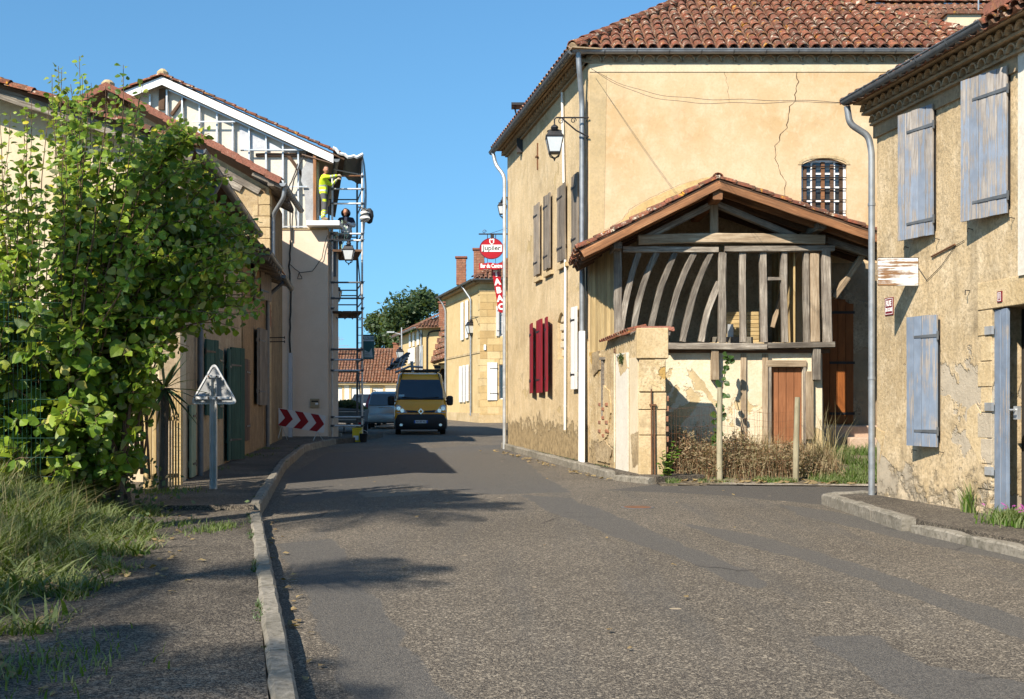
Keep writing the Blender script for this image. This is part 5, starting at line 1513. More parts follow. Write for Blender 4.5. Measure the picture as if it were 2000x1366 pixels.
for i in range(7):                                   # quoins at the street corner
    z = er.z - .55 - i * .30; w = .42 if i % 2 else .30
    mb = MB(); mb.fbox(G2, -.03, w, -.25, .02 + .01 * random.random(), z, z + .285); mb.build("quoin_stone", M_stone, H2, bevel=.015)
for k in range(10):
    y = 29.9 + k * .42; x = er.x - .117 * (y - 29.8); timber("rafter_end", [(x - .75, y, er.z + .2), (x + .02, y, er.z - .16)], .08, .10, M_oldwood, H2, up=(0, 0, 1))
ge = Vector((er.x + .05, 29.75, er.z - .08)); gutter("gutter", H2, ge, ge + Vector((-.117 * 4.2, 4.2, 0)) + Vector((.2, 0, 0)), .085, M_zinc, 0, .3, F2.n)
pipe("downspout", H2, [ge + Vector((.02, .2, -.06)), ge + Vector((-.02, .22, -.35)), F2.P(.12, .09, er.z - .8), F2.P(.12, .09, 4.8)], .055, M_zinc, 1.4)

# ------------------------------------------------------------------ house under renovation
H3 = thing("renovated_house", "tall pale house under renovation, white verge board and bare metal studs in its gable", "house", (-5.83, 36, 0))
G3 = Fr(-5.83, 36.0, -1, 0)
Ye = 35.78
re_, rr_, rl_ = at(651, 303, Ye), at(316, 150, Ye), at(200, 195, Ye)
zw = at(600, 449, 36).z
slr = (rr_.z - re_.z) / (re_.x - rr_.x); sll = (rr_.z - rl_.z) / (rr_.x - rl_.x)
mb = MB(); mb.wall(G3, rect(0, -.3, 12, zw), t=0, th=.35)
F3 = Fr(-5.83, 36, -.2, .98); mb.fbox(F3, .36, 11, -.35, 0, -.3, zw); mb.build("wall", M_newwall, H3)
mb = MB(); sx = -5.83 - rr_.x
s_c = -5.83 - (at(620, 300, 36).x)
mb.wall(G3, [(s_c, zw + .02), (12, zw + .02), (12, rr_.z - sll * (12 - sx) - .1), (sx, rr_.z - .12), (s_c, re_.z + slr * (re_.x + 5.83 + s_c) - .15)], t=-.16, th=.2); mb.build("infill_wall", M_board, H3)
rf3 = MB()
for (a, b, th_) in ((re_ + Vector((.35, 0, -.35 * slr)), rr_, .05), (rr_, rl_ + Vector((-7, 0, -7 * sll)), .05)):
    dx = -2.0
    rf3.hexa([a, b, b + Vector((dx, 11, 0)), a + Vector((dx, 11, 0)), a + Vector((0, 0, th_)), b + Vector((0, 0, th_)), b + Vector((dx, 11, th_)), a + Vector((dx, 11, th_))])
r3 = rf3.build("roof", M_darkwood, H3)
verge(r3, re_ + Vector((.2, .0, .03)), rr_ + Vector((0, 0, .05)), M_tile, .36, False)
verge(r3, rl_ + Vector((-4, .0, -4 * sll + .03)), rr_ + Vector((0, 0, .05)), M_tile, .36, False)
mb = MB(); mb.lathe(rr_ + Vector((0, .1, .06)), [(.17, 0), (.18, .1), (.08, .2)], 8); mb.build("ridge_cap", M_stone, r3)
for a, b in ((re_, rr_), (rr_, rl_ + Vector((-4, 0, -4 * sll)))):
    mb = MB(); d = Vector((0, 0, -.25))
    mb.hexa([a + d, b + d, b + d + Vector((0, .04, 0)), a + d + Vector((0, .04, 0)), a, b, b + Vector((0, .04, 0)), a + Vector((0, .04, 0))]); mb.build("verge_board", M_white, H3)
mb = MB(); a = re_ + Vector((.0, .04, -.28)); mb.hexa([a + Vector((-1.0, 0, .3)), a, a + Vector((-2, 10, 0)), a + Vector((-3, 10, .3)), a + Vector((-1.0, 0, .33)), a + Vector((0, 0, .03)), a + Vector((-2, 10, .03)), a + Vector((-3, 10, .33))]); mb.build("soffit", simple("brown_soffit", (.16, .10, .07), .7, .2, 6), H3)
gutter("gutter", H3, re_ + Vector((.10, .02, -.12)), re_ + Vector((-1.9, 10, -.12)), .10, M_oldzinc, 0, 0, (1, 0, 0))
M_stud = metal("bare_zinc_stud", (.50, .53, .56), .4, .1, 0, .35)
for u in (256, 292, 325, 355, 389, 423, 454, 486, 519, 552, 582):
    x = at(u, 400, 36).x; s = -5.83 - x
    zt_ = (rr_.z - (x - rr_.x) * slr if x > rr_.x else rr_.z - (rr_.x - x) * sll) - .3
    mb = MB(); mb.fbox(G3, s - .026, s + .026, -.10, -.02, zw + .03, zt_); mb.build("metal_stud", M_stud, H3)
for (u0, v0, u1, v1) in ((375, 238, 460, 238), (477, 293, 604, 293), (562, 365, 600, 365), (330, 176, 582, 292), (535, 443, 600, 443)):
    a = at(u0, v0, 35.94); b = at(u1, v1, 35.94); mb = MB(); mb.beam(a, b, .035, .04, (0, 0, 1)); mb.build("metal_rail", M_stud, H3)
for (u0, v0, u1, v1, w) in ((318, 175, 316, 215, .2), (335, 225, 365, 185, .09), (560, 300, 596, 350, .10), (500, 303, 610, 303, .10)):
    timber("old_beam", [at(u0, v0, 36.12), at(u1, v1, 36.12)], w, .12, M_darkwood, H3)
a = at(466, 242, 36.0); b = at(550, 291, 36.0)
mb = MB(); mb.wall(G3, [(-5.83 - x, z) for x, z in ((a.x, a.z), (b.x, b.z), (a.x, b.z))], t=-.12, th=.01)
fm = simple("cloudy_plastic_sheet", (.50, .50, .52), .25, .25, 3, 0, .3, .7); mb.build("plastic_sheet", fm, H3)
p_ = [(589, 330), (600, 308), (614, 300), (614, 436), (596, 436), (594, 380), (588, 352)]
mb = MB(); mb.wall(G3, rough_edge([(-5.83 - at(u, v, 35.9).x, at(u, v, 35.9).z) for u, v in p_], .12, .03), t=-.0, th=.1); mb.build("insulation_sheet", simple("grey_insulation", (.33, .34, .35), .6, .3, 3, 0, .9), H3)
timber("corner_post", [at(615, 296, 35.9), at(615, 435, 35.9)], .10, .10, M_redwood, H3)
mb = MB(); a = at(600, 441, 35.75); b = at(665, 433, 35.75); mb.box(a.x, b.x, 35.55, 36.4, a.z - .02, b.z); mb.build("sill_slab", M_white, H3, bevel=.01)
mb = MB(); mb.fbox(G3, .0, 3.0, -.1, .035, zw - .0, zw + .05); mb.build("wall_trim", M_stone, H3)
for k, (r, pts) in enumerate(((.03, ((568, 470), (565, 520), (568, 580), (566, 640), (567, 690))), (.022, ((601, 295), (585, 320), (572, 360), (565, 400), (568, 470))), (.02, ((582, 320), (570, 355), (560, 372), (572, 415), (570, 470))),
                              (.012, ((566, 517), (585, 533), (610, 530), (628, 505), (640, 460))), (.012, ((584, 533), (590, 545), (582, 545), (584, 533))))):
    q = [at(u, v, 35.93) for u, v in pts]; qq = []
    for i in range(len(q) - 1):
        for j in range(4): qq.append(q[i].lerp(q[i + 1], j / 4) + Vector((random.uniform(-.015, .015), 0, 0)))
    mb = MB(); mb.tube(qq + [q[-1]], r, 5); mb.build("cable", M_cable, H3)
mb = MB(); a = at(564, 690, 35.95); b = at(571, 855, 35.95); mb.box(a.x, b.x, 35.9, 35.999, .17, a.z); mb.build("cable_duct", simple("grey_duct", (.45, .48, .52), .5, .1, 4), H3)
a = at(606, 779, 36); b = at(624, 796, 36); mb = MB(); mb.box(a.x, b.x, 35.94, 35.999, b.z, a.z); lb = mb.build("letter_box", simple("tan_letter_box", (.33, .26, .16), .5, .1, 4), H3, bevel=.01)
mb = MB(); mb.box(a.x + .05, b.x - .03, 35.932, 35.939, a.z - .11, a.z - .06); mb.build("slot", M_darkin, lb)
mb = MB(); mb.box(b.x - .12, b.x - .03, 35.932, 35.939, a.z - .19, a.z - .13); mb.build("name_label", M_white, lb)
mb = MB(); mb.fbox(G3, -.01, 12, -.02, .05, .1, .34); mb.build("plinth", M_kerb, H3)

# ------------------------------------------------------------------ scaffold
SF = thing("scaffold", "narrow tube scaffold beside the renovated house with three decks", "scaffold", (-5.3, 36.2, .15))
def tube_part(name, a, b, r=.032, mat=None, n=7):
    mb = MB(); mb.tube([a, b], r, n); return mb.build(name, mat or M_scaff, SF, smooth=True)
Y0, Y1 = 36.2, 38.4
xl, xr = at(649, 500, Y0).x, at(707.5, 500, Y0).x
dxb = -.21 * (Y1 - Y0)
zb_ = .17; ztp = at(0, 318, Y0).z
def zv(v): return at(0, v, Y0).z
tube_part("standard", (xl, Y0, zb_), (xl, Y0, zv(345)))
tube_part("standard", (xr, Y0, zb_), (xr, Y0, zv(302)))
tube_part("standard", (xl + dxb, Y1, zb_), (xl + dxb, Y1, zv(380)), mat=M_dscaff)
tube_part("standard", (xr + dxb, Y1, zb_), (xr + dxb, Y1, zv(305)), mat=M_dscaff)
tube_part("standard", (xl + dxb * .4, Y0 + .9, zb_), (xl + dxb * .4, Y0 + .9, zv(440)), mat=M_dscaff)
tube_part("standard", (xr - .16, Y0 + .05, zb_), (xr - .16, Y0 + .05, zv(610)), mat=M_dscaff)
for x in (xl, xr, xl + dxb, xr + dxb): 
    mb = MB(); y = Y0 if x in (xl, xr) else Y1; mb.box(x - .07, x + .07, y - .07, y + .07, .16, .175); mb.tube([(x, y, .17), (x, y, .4)], .018, 6); mb.build("base_plate", M_scaff, SF)
for v, m in ((344, M_rust), (369.5, None), (398, None), (457, None), (470, None), (552, M_dscaff), (583, M_dscaff), (683, M_dscaff), (703, None), (724, None), (815, None), (832, None)):
    tube_part("rail", (xl, Y0, zv(v)), (xr, Y0, zv(v)), .029, m)
for v in (372, 450, 560, 571, 590, 606, 692, 729, 808):
    tube_part("rail", (xl + dxb, Y1, zv(v) + .1), (xr + dxb, Y1, zv(v) + .1), .022, M_dscaff)
for v in (369.5, 398, 457, 552, 571, 590, 683, 703, 815):
    tube_part("ledger", (xr, Y0, zv(v)), (xr + dxb, Y1, zv(v)), .022, M_dscaff)
tube_part("ledger", (xl, Y0, zv(552)), (xl + dxb, Y1, zv(552)), .022, M_dscaff); tube_part("ledger", (xl, Y0, zv(683)), (xl + dxb, Y1, zv(683)), .022, M_dscaff)
tube_part("diagonal_brace", (xr, Y0, zv(832)), (xr + dxb, Y1, zv(683)), .02, M_dscaff); tube_part("diagonal_brace", (xr, Y0, zv(603)), (xr + dxb, Y1, zv(470)), .02, M_dscaff)
for v in range(320, 850, 15):                         # ladder rungs and couplers on the street side
    tube_part("ladder_rung", (xr - .16, Y0 + .05, zv(v + 20)), (xr - .01, Y0 + .05, zv(v + 20)), .012, M_dscaff, 5) if v > 590 else None
for v in (345, 370, 398, 457, 470, 552, 583, 603, 683, 703, 724, 815, 832):
    for x in (xl, xr):
        mb = MB(); mb.box(x - .045, x + .045, Y0 - .05, Y0 + .05, zv(v) - .035, zv(v) + .035); mb.tube([(x - .02, Y0 - .07, zv(v)), (x + .09, Y0 - .07, zv(v) + .02)], .012, 5); mb.build("coupler", M_dscaff, SF)
for v in (492, 612):
    z = zv(v)
    for k in range(3):
        w = (xr - xl) / 3; mb = MB(); x = xl + k * w
        mb.hexa([(x + .01, Y0 - .03, z), (x + w - .01, Y0 - .03, z), (x + w - .01 + dxb, Y1, z), (x + .01 + dxb, Y1, z), (x + .01, Y0 - .03, z + .07), (x + w - .01, Y0 - .03, z + .07), (x + w - .01 + dxb, Y1, z + .07), (x + .01 + dxb, Y1, z + .07)])
        mb.build("deck_board", M_darkwood, SF)
for k in range(4):
    z = zv(625); x = xl + .12 + k * .24; mb = MB(); mb.tube([(x, Y0, z + .1), (x + .04, Y0, z + .02), (x + .1, Y0, z + .1)], .02, 5); mb.build("deck_hook", M_dscaff, SF)
mb = MB(); mb.box(xl - .02, xl + .1, Y0 + .1, Y0 + .14, zv(540), zv(455)); mb.build("toe_board", M_dscaff, SF)
# tarpaulin over the top
M_tarp = simple("grey_tarpaulin", (.10, .105, .11), .5, .25, 4, 0, .4); M_tarpw = simple("white_tarp_edge", (.70, .70, .70), .5, .1, 4, 0, .2)
TP = thing("tarpaulin", "dark grey tarpaulin with a white edge stretched over the top of the scaffold", "tarpaulin", (-5.2, 36, 9.2))
a, b = at(650, 291, 35.7), at(709, 305, 35.9); c, d = at(709, 362, 38.4), at(652, 330, 38.4)
vs, fs = [], []; n = 10
for i in range(n + 1):
    for j in range(n + 1):
        s, t = i / n, j / n; p = a.lerp(b, s).lerp(d.lerp(c, s), t); p.z += -.16 * math.sin(math.pi * s) * (1 - .5 * t) + .03 * math.sin(i * 2.1 + j * 1.3); vs.append(p)
N = len(vs); vs += [p + Vector((0, 0, .02)) for p in vs]
for i in range(n):
    for j in range(n):
        q = i * (n + 1) + j; f = (q, q + 1, q + n + 2, q + n + 1); fs += [f, tuple(x + N for x in reversed(f))]
mb = MB(); mb.add(vs, fs); mb.build("sheet", M_tarp, TP, smooth=True, fix=False)
mb = MB(); e = [vs[i * (n + 1)] for i in range(n + 1)]; mb.tube([p + Vector((0, -.01, .03)) for p in e], .055, 6); mb.build("white_hem", M_tarpw, TP)
mb = MB(); e = [at(708 + 4 * math.sin(k * .5), 305 + k * 20, 36.25) for k in range(10)]
for k in range(9): mb.hexa([e[k] + Vector((0, 0, 0)), e[k + 1], e[k + 1] + Vector((-.10, 1.2, 0)), e[k] + Vector((-.10, 1.2, 0)), e[k] + Vector((.02, 0, 0)), e[k + 1] + Vector((.02, 0, 0)), e[k + 1] + Vector((-.08, 1.2, 0)), e[k] + Vector((-.08, 1.2, 0))])
mb.build("hanging_flap", M_tarp, TP)
tube = MB(); tube.tube([at(652, 331, 36.6), at(708, 342, 36.6)], .02, 6); tube.build("tarp_pole", M_scaff, TP)
# bundle hanging on the outside: a white sack in a black bag
SK = thing("white_sack", "white sack in black straps hung on the outside of the scaffold beside the seated worker", "sack", at(716, 420, 36))
mb = MB(); c = at(713, 421, 36.05); mb.lathe(c, [(.03, -.22), (.10, -.19), (.17, -.10), (.12, .0), (.15, .09), (.07, .18), (.02, .20)], 9, 1.05, .8)
o = mb.build("sack_body", simple("white_sackcloth", (.70, .69, .64), .8, .2, 9, 0, .8), SK, smooth=True)
mb = MB()
for k in range(3):
    z = -.14 + .13 * k; pts = [c + Vector(((.16 - .03 * abs(k - .6)) * math.cos(t), .13 * math.sin(t), z + .05 * math.cos(t + k))) for t in [i * .5236 for i in range(13)]]; mb.tube(pts, .018, 5)
mb.lathe(c + Vector((.12, .1, .05)), [(.03, -.30), (.10, -.25), (.15, -.05), (.13, .1), (.05, .19)], 9, 1, .6)
mb.tube([c + Vector((.05, 0, .2)), c + Vector((-.25, .05, .28))], .02, 5); mb.build("black_strap", M_cable, SK)

# lanterns by the scaffold, rental board
hk = at(681, 470, 35.6)
lamp("big lantern hanging in front of the scaffold under the seated worker", hk, .78, [[at(640, 468, 35.6), at(681, 468, 35.6), hk], scroll(at(645, 482, 35.9), .12, X_, turns=2), scroll(at(645, 497, 35.9), .09, X_, s=-1)])
hk = at(657, 553, 36.9)
lamp("dark lantern behind the middle deck of the scaffold", hk, .70, [[at(640, 553, 36.9), hk]])
RB = thing("rental_board", "dark green for rent board fixed to the outside of the scaffold", "sign", at(720, 680, 36.5))
a, b = at(708.5, 702, 36.9), at(731, 654, 36.9); M_gboard = simple("dark_green_board", (.02, .10, .11), .45, .1, 3, 0, 0)
PB = Fr(a.x, 36.9, 1, -.1); wl_ = b.x - a.x
mb = MB(); mb.fbox(PB, 0, wl_, -.03, 0, a.z, b.z); mb.build("board", M_gboard, RB)
mb = MB(); mb.fbox(PB, .01, wl_ - .01, .001, .004, b.z - .21, b.z - .05); mb.build("pale_band", simple("pale_blue_band", (.45, .55, .60), .5, .05, 3, 0, 0), RB)
ltext(RB, PB, "A LOUER", wl_ / 2, b.z - .13, .125, M_gboard, .006, .72, .004)
mb = MB(); mb.wall(PB, [(.05, a.z + .06), (wl_ - .04, a.z + .06), (wl_ - .08, a.z + .36), (wl_ - .16, a.z + .22), (.06, a.z + .30)], t=.004, th=.003); mb.build("leaflet_print", simple("pale_print", (.40, .46, .48), .5, .1, 6, 0, 0), RB)
for k in range(3):
    mb = MB(); mb.fbox(PB, .07, .26 - k * .03, .005, .006, a.z + .10 + k * .05, a.z + .115 + k * .05); mb.build("printed_line", M_gboard, RB)

# ------------------------------------------------------------------ the two workers
def person(name, label, base, rz, J, R_, bones, regions, mats, head, face_dir, hair=None, extra=None, hood=None):
    """one continuous skinned body; regions(p)->material index by position in the figure's own space"""
    th = thing(name, label, "person", base, rz)
    me = bpy.data.meshes.new("body_cage"); names = list(J)
    me.from_pydata([J[k] for k in names], [(names.index(a), names.index(b)) for a, b in bones], [])
    tmp = bpy.data.objects.new("tmp_body", me); COL.objects.link(tmp)
    m = tmp.modifiers.new("skin", 'SKIN'); m.use_smooth_shade = True
    for i, k in enumerate(names):
        sv = me.skin_vertices[0].data[i]; r = R_[k]; sv.radius = r if isinstance(r, tuple) else (r, r); sv.use_root = (k == "pelvis")
    s = tmp.modifiers.new("sub", 'SUBSURF'); s.levels = 3; s.render_levels = 3
    dg = bpy.context.evaluated_depsgraph_get(); b = bpy.data.meshes.new_from_object(tmp.evaluated_get(dg))
    bpy.data.objects.remove(tmp)
    b.materials.clear()
    for mm in mats: b.materials.append(mm)
    for p in b.polygons: p.material_index = regions(p.center)
    b.name = "body"; o = bpy.data.objects.new("body", b); place(o, th, WM[th.name])
    # head: shaped ball with nose, brow, ears; child of the figure
    bm = bmesh.new(); bmesh.ops.create_uvsphere(bm, u_segments=20, v_segments=14, radius=.105)
    hd = Vector(head); fd = Vector(face_dir).normalized(); sd = Vector((0, 0, 1)).cross(fd)
    for v in bm.verts:
        c = v.co; c.z *= 1.22
        if c.z < -.04: c.x *= .80; c.y *= .86
        c.x *= .84
        if c.y > .06 and abs(c.x) < .022 and -.045 < c.z < .02: c.y += .022
    for f in bm.faces: f.smooth = True
    hm = bpy.data.meshes.new("head"); bm.to_mesh(hm); bm.free(); hm.materials.append(M_skin)
    Mh = Matrix((sd * -1 if False else fd.cross(Vector((0, 0, 1))), fd, Vector((0, 0, 1)))).transposed().to_4x4(); Mh.translation = hd
    Mw = WM[th.name] @ Mh; h = bpy.data.objects.new("head", hm); place(h, th, Mw)
    def hp(mb, nm, mt): mm_ = mb.mesh(nm, mt, None, True); q = bpy.data.objects.new(nm, mm_); place(q, h, Mw)
    for sx in (-1, 1):
        mb = MB(); mb.lathe((sx * .034, .089, .012), [(.0, -.009), (.013, -.004), (.013, .004), (.0, .009)], 8, 1, .5); hp(mb, "eye", M_ink)
        mb = MB(); mb.lathe((sx * .09, -.005, -.005), [(.004, -.035), (.016, -.01), (.018, .015), (.006, .03)], 8, .5, 1); hp(mb, "ear", M_skin)
        mb = MB(); mb.tube([(sx * .018, .094, .033), (sx * .05, .083, .036)], .005, 5); hp(mb, "eyebrow", M_hair)
    mb = MB(); mb.tube([(-.024, .088, -.062), (0, .094, -.060), (.024, .088, -.062)], .005, 5); hp(mb, "mouth", simple("lips", (.30, .10, .08), .6, .1, 3, 0, 0))
    bm = bmesh.new(); bmesh.ops.create_uvsphere(bm, u_segments=18, v_segments=12, radius=.110)
    bmesh.ops.delete(bm, geom=[v for v in bm.verts if v.co.y > .02 + max(0, .02 - v.co.z) * -2.0 and v.co.z < .062 or v.co.z < -.06], context='VERTS')
    for v in bm.verts: v.co.z *= 1.23; v.co.x *= .87
    hm = bpy.data.meshes.new("hair"); bm.to_mesh(hm); bm.free(); hm.materials.append(M_hair); place(bpy.data.objects.new("hair", hm), h, Mw)
    return th
def hand(parent, base, direc, palm_n, mat, curl=.5, s=1.0):
    """palm, four unequal bent fingers and a thumb leaving its side"""
    M0 = WM[parent.name]; d = Vector(direc).normalized(); nrm = Vector(palm_n); nrm = (nrm - d * nrm.dot(d)).normalized(); w = d.cross(nrm); b = Vector(base)
    mb = MB(); mb.tube([b - d * .01, b + d * .04 * s, b + d * .085 * s], [.026 * s, .036 * s, .034 * s], 8)
    for k, ln in enumerate((.068, .078, .074, .058)):
        r = b + d * .080 * s + w * ((k - 1.5) * .019 * s); p1 = r + (d * math.cos(curl * .6) + nrm * math.sin(curl * .6)) * ln * .45 * s; p2 = p1 + (d * math.cos(curl * 1.6) + nrm * math.sin(curl * 1.6)) * ln * .35 * s; p3 = p2 + (d * math.cos(curl * 2.4) + nrm * math.sin(curl * 2.4)) * ln * .28 * s
        mb.tube([r - d * .02, r, p1, p2, p3], [.009 * s, .0095 * s, .009 * s, .008 * s, .006 * s], 6)
    t0 = b + d * .025 * s - w * .03 * s; t1 = t0 + (d * .6 - w * .7 + nrm * .3) * .035 * s; t2 = t1 + (d * .8 + nrm * .6) * .03 * s
    mb.tube([t0 + w * .02, t0, t1, t2], [.012 * s, .012 * s, .010 * s, .008 * s], 6)
    me = mb.mesh("hand", mat, None, True); o = bpy.data.objects.new("hand", me); place(o, parent, M0)
M_skin = simple("skin", (.45, .22, .14), .55, .1, 6, 0, 0); M_hair = simple("dark_hair", (.035, .022, .015), .7, .3, 20)
M_hiv = simple("hi_vis_yellow", (.62, .80, .02), .7, .12, 8, 0, .4); M_refl = simple("reflective_tape", (.42, .44, .45), .4, .1, 8, 0, 0)
M_wtrou = simple("grey_work_trousers", (.10, .10, .105), .85, .3, 9, 0, .4); M_boot = simple("tan_boots", (.32, .24, .15), .8, .2, 9)
M_glove = simple("pale_work_glove", (.50, .42, .30), .8, .2, 9); M_navy = simple("navy_jacket", (.018, .025, .055), .8, .3, 9, 0, .4); M_jwhite = simple("white_jacket_panel", (.62, .64, .68), .7, .15, 9, 0, .4)
# worker 1: stands side-on on the slab, arms stretched along the top rail
b1 = Vector((at(632, 435, 35.75).x, 35.75, at(0, 433, 35.75).z))
J1 = dict(pelvis=(0, 0, .88), spine=(-.02, 0, 1.06), chest=(-.01, 0, 1.27), neck=(.02, 0, 1.43), headb=(.05, 0, 1.52),
          shR=(.0, -.19, 1.37), elR=(.24, -.20, 1.36), wrR=(.46, -.13, 1.42), shL=(.0, .19, 1.37), elL=(.20, .24, 1.18), wrL=(.40, .16, 1.36),
          hipR=(0, -.10, .84), knR=(.06, -.12, .46), anR=(.02, -.13, .09), toR=(.17, -.14, .04), hipL=(0, .10, .84), knL=(-.02, .12, .46), anL=(-.06, .12, .09), toL=(.09, .13, .04))
RR = dict(pelvis=(.14, .17), spine=(.13, .16), chest=(.14, .18), neck=.065, headb=.06, shR=.085, elR=.06, wrR=.042, shL=.085, elL=.06, wrL=.042, hipR=.105, knR=.075, anR=.055, toR=.045, hipL=.105, knL=.075, anL=.055, toL=.045)
BN = [("pelvis", "spine"), ("spine", "chest"), ("chest", "neck"), ("neck", "headb"), ("chest", "shR"), ("shR", "elR"), ("elR", "wrR"), ("chest", "shL"), ("shL", "elL"), ("elL", "wrL"),
      ("pelvis", "hipR"), ("hipR", "knR"), ("knR", "anR"), ("anR", "toR"), ("pelvis", "hipL"), ("hipL", "knL"), ("knL", "anL"), ("anL", "toL")]
def reg1(p):
    if p.z > 1.47: return 4
    if p.z > .86:
        if p.x > .17: return 1 if .24 < p.x < .29 or .33 < p.x < .38 else 0
        return 1 if .93 < p.z < .98 or 1.07 < p.z < 1.12 else 0
    if p.z < .10: return 3
    if .18 < p.z < .22 or .26 < p.z < .30: return 1
    if .14 < p.z < .34 or .60 < p.z < .68 and p.x > 0 : return 0
    return 2
w1 = person("person", "worker in a hi vis yellow jacket standing and reaching along the top rail", b1, 0, J1, RR, BN, reg1, [M_hiv, M_refl, M_wtrou, M_boot, M_skin], (.08, 0, 1.62), (.45, -.85, -.2))
hand(w1, (.46, -.13, 1.42), (.9, .3, .1), (0, 0, -1), M_glove, 1.0); hand(w1, (.40, .16, 1.36), (.9, -.1, .3), (0, 0, -1), M_glove, 1.0)
# worker 2: sits back on the deck facing the street, hands together at the chest
zd = zv(492) + .07
b2_ = Vector((at(676, 470, 37.0).x, 37.0, zd))
J2 = dict(pelvis=(0, .05, .58), spine=(0, .03, .76), chest=(0, 0, .98), neck=(0, -.03, 1.14), headb=(-.01, -.05, 1.22),
          shR=(-.20, 0, 1.06), elR=(-.27, -.12, .82), wrR=(-.07, -.28, .92), shL=(.20, 0, 1.06), elL=(.28, -.10, .84), wrL=(.07, -.28, .95),
          hipR=(-.10, .02, .54), knR=(-.14, -.34, .50), anR=(-.13, -.30, .09), toR=(-.14, -.43, .04), hipL=(.10, .02, .54), knL=(.14, -.34, .50), anL=(.13, -.30, .09), toL=(.14, -.43, .04))
RR2 = dict(RR); RR2.update(pelvis=(.18, .15), spine=(.18, .15), chest=(.2, .15), shR=.10, shL=.10, elR=.075, elL=.075)
def reg2(p):
    if p.z > 1.20: return 3
    if p.z > .60: return 1 if (abs(p.x) > .12 and p.z < .96 and p.y < .02) or (.66 < p.z < .86 and p.y < -.03) or (p.y < -.15) else 0
    return 4 if p.z < .1 else 2
w2 = person("person", "worker in a navy and white hooded jacket crouching on the upper scaffold deck", b2_, 0, J2, RR2, BN, reg2, [M_navy, M_jwhite, M_wtrou, M_skin, M_boot], (-.01, -.06, 1.31), (.1, -1, -.05))
hand(w2, (-.07, -.28, .92), (.8, -.3, .4), (0, -1, 0), M_glove, .9); hand(w2, (.07, -.28, .95), (-.8, -.3, .3), (0, -1, 0), M_glove, .9)
bm = bmesh.new(); bmesh.ops.create_uvsphere(bm, u_segments=18, v_segments=12, radius=.155)
bmesh.ops.delete(bm, geom=[v for v in bm.verts if v.co.y < -.01 and v.co.z > -.11 and abs(v.co.x) < .12], context='VERTS')
bmesh.ops.solidify(bm, geom=bm.faces[:], thickness=.02)
hm = bpy.data.meshes.new("hood"); bm.to_mesh(hm); bm.free(); hm.materials.append(M_navy); o = bpy.data.objects.new("hood", hm); place(o, w2, WM[w2.name] @ Matrix.Translation((-.01, .0, 1.29)))
RP = thing("rope_bundle", "pale green ropes hanging down over the top deck rail of the scaffold", "rope", at(665, 470, 36.1))
for k, pts in enumerate((((668, 430), (664, 455), (655, 462), (650, 472)), ((676, 445), (674, 460), (668, 480), (668, 493)), ((672, 440), (680, 455), (676, 468)))):
    q = [at(u, v, 36.1 - .02 * k) for u, v in pts]; qq = []
    for i in range(len(q) - 1):
        for j in range(5): qq.append(q[i].lerp(q[i + 1], j / 5) + Vector((.02 * math.sin(i * 5 + j * 1.2), 0, 0)))
    mb = MB(); mb.tube(qq, .014, 5); mb.build("rope", simple("pale_green_rope%d" % k, (.35, .50, .36), .8, .2, 9), RP)

# ------------------------------------------------------------------ chevron barrier
CB = thing("chevron_barrier", "tilted red and white chevron panel on thin legs in front of the pale wall", "barrier", at(590, 860, 33.2))
Yc = 33.2
tl, tr, br, bl = [at(u, v, Yc) for u, v in ((542, 797), (636, 812), (634, 845), (539, 831))]
xx = (tr - tl); ww_ = xx.length; xx.normalize(); zz = (tl - bl).normalized(); hh = (tl - bl).length
nrmP = Vector((0, -1, 0))
def CP(a, b, t=0.0): return bl + xx * (a * ww_) + (tl - bl) * b + nrmP * t
M_cred = simple("chevron_red", (.25, .008, .015), .45, .08, 3, 0, 0); M_cwhite = simple("chevron_white", (.60, .62, .64), .45, .04, 3, 0, 0)
mb = MB(); mb.prism([CP(.0, .04), CP(.02, 0), CP(.98, 0), CP(1, .04), CP(1, .96), CP(.98, 1), CP(.02, 1), CP(0, .96)], nrmP * .025); mb.build("panel", M_cwhite, CB)
for k in range(3):
    a0 = .04 + k * .325
    mb = MB(); mb.prism([CP(a0, .985, .026), CP(a0 + .165, .985, .026), CP(a0 + .30, .5, .026), CP(a0 + .165, .015, .026), CP(a0, .015, .026), CP(a0 + .135, .5, .026)], nrmP * .002); mb.build("chevron", M_cred, CB)
for a0 in (.12, .86):
    p = CP(a0, 0); zg = gz(Yc) + .16
    for dx, dy in ((-.09, -.18), (.12, .22)):
        mb = MB(); mb.tube([p + Vector((0, .0, .02)), Vector((p.x + dx, Yc + dy, zg))], .011, 5); mb.build("leg", M_galv, CB)
    mb = MB(); mb.tube([CP(a0, 1.0), CP(a0, 1.06)], .012, 5); mb.build("stud", M_galv, CB)
# ------------------------------------------------------------------ far end of the street
X1, Y1_ = -1.79, 64.0
FR = Fr(X1, Y1_, 1, 0); FL = Fr(X1, Y1_, -.2475, 1)
ST = thing("stone_corner_house", "yellow house with a dressed stone front at the bend, white shutters and two brick chimneys", "house", (X1, Y1_, .2))
ez2 = at(938, 548, 64).z; gzz = gz(64)
wl0, wl1 = FR.px(975, 602)[0], FR.px(986, 602)[0]
hz = [(FR.px(976, 657)[1], FR.px(976, 600)[1]), (FR.px(976, 780)[1], FR.px(976, 712)[1])]
mb = MB(); mb.wall(FR, rect(0, -.3, 9, ez2), [rect(wl0, hz[0][0], wl1, hz[0][1]), rect(wl0, hz[1][0], wl1, hz[1][1])], th=.35); mb.build("front_wall", M_far, ST)
mb = MB(); mb.fbox(FL, .02, 10.6, -.35, 0, -.3, ez2); mb.fbox(FL, 10.25, 10.6, -9, -.35, -.3, ez2); mb.build("street_wall", M_far, ST)
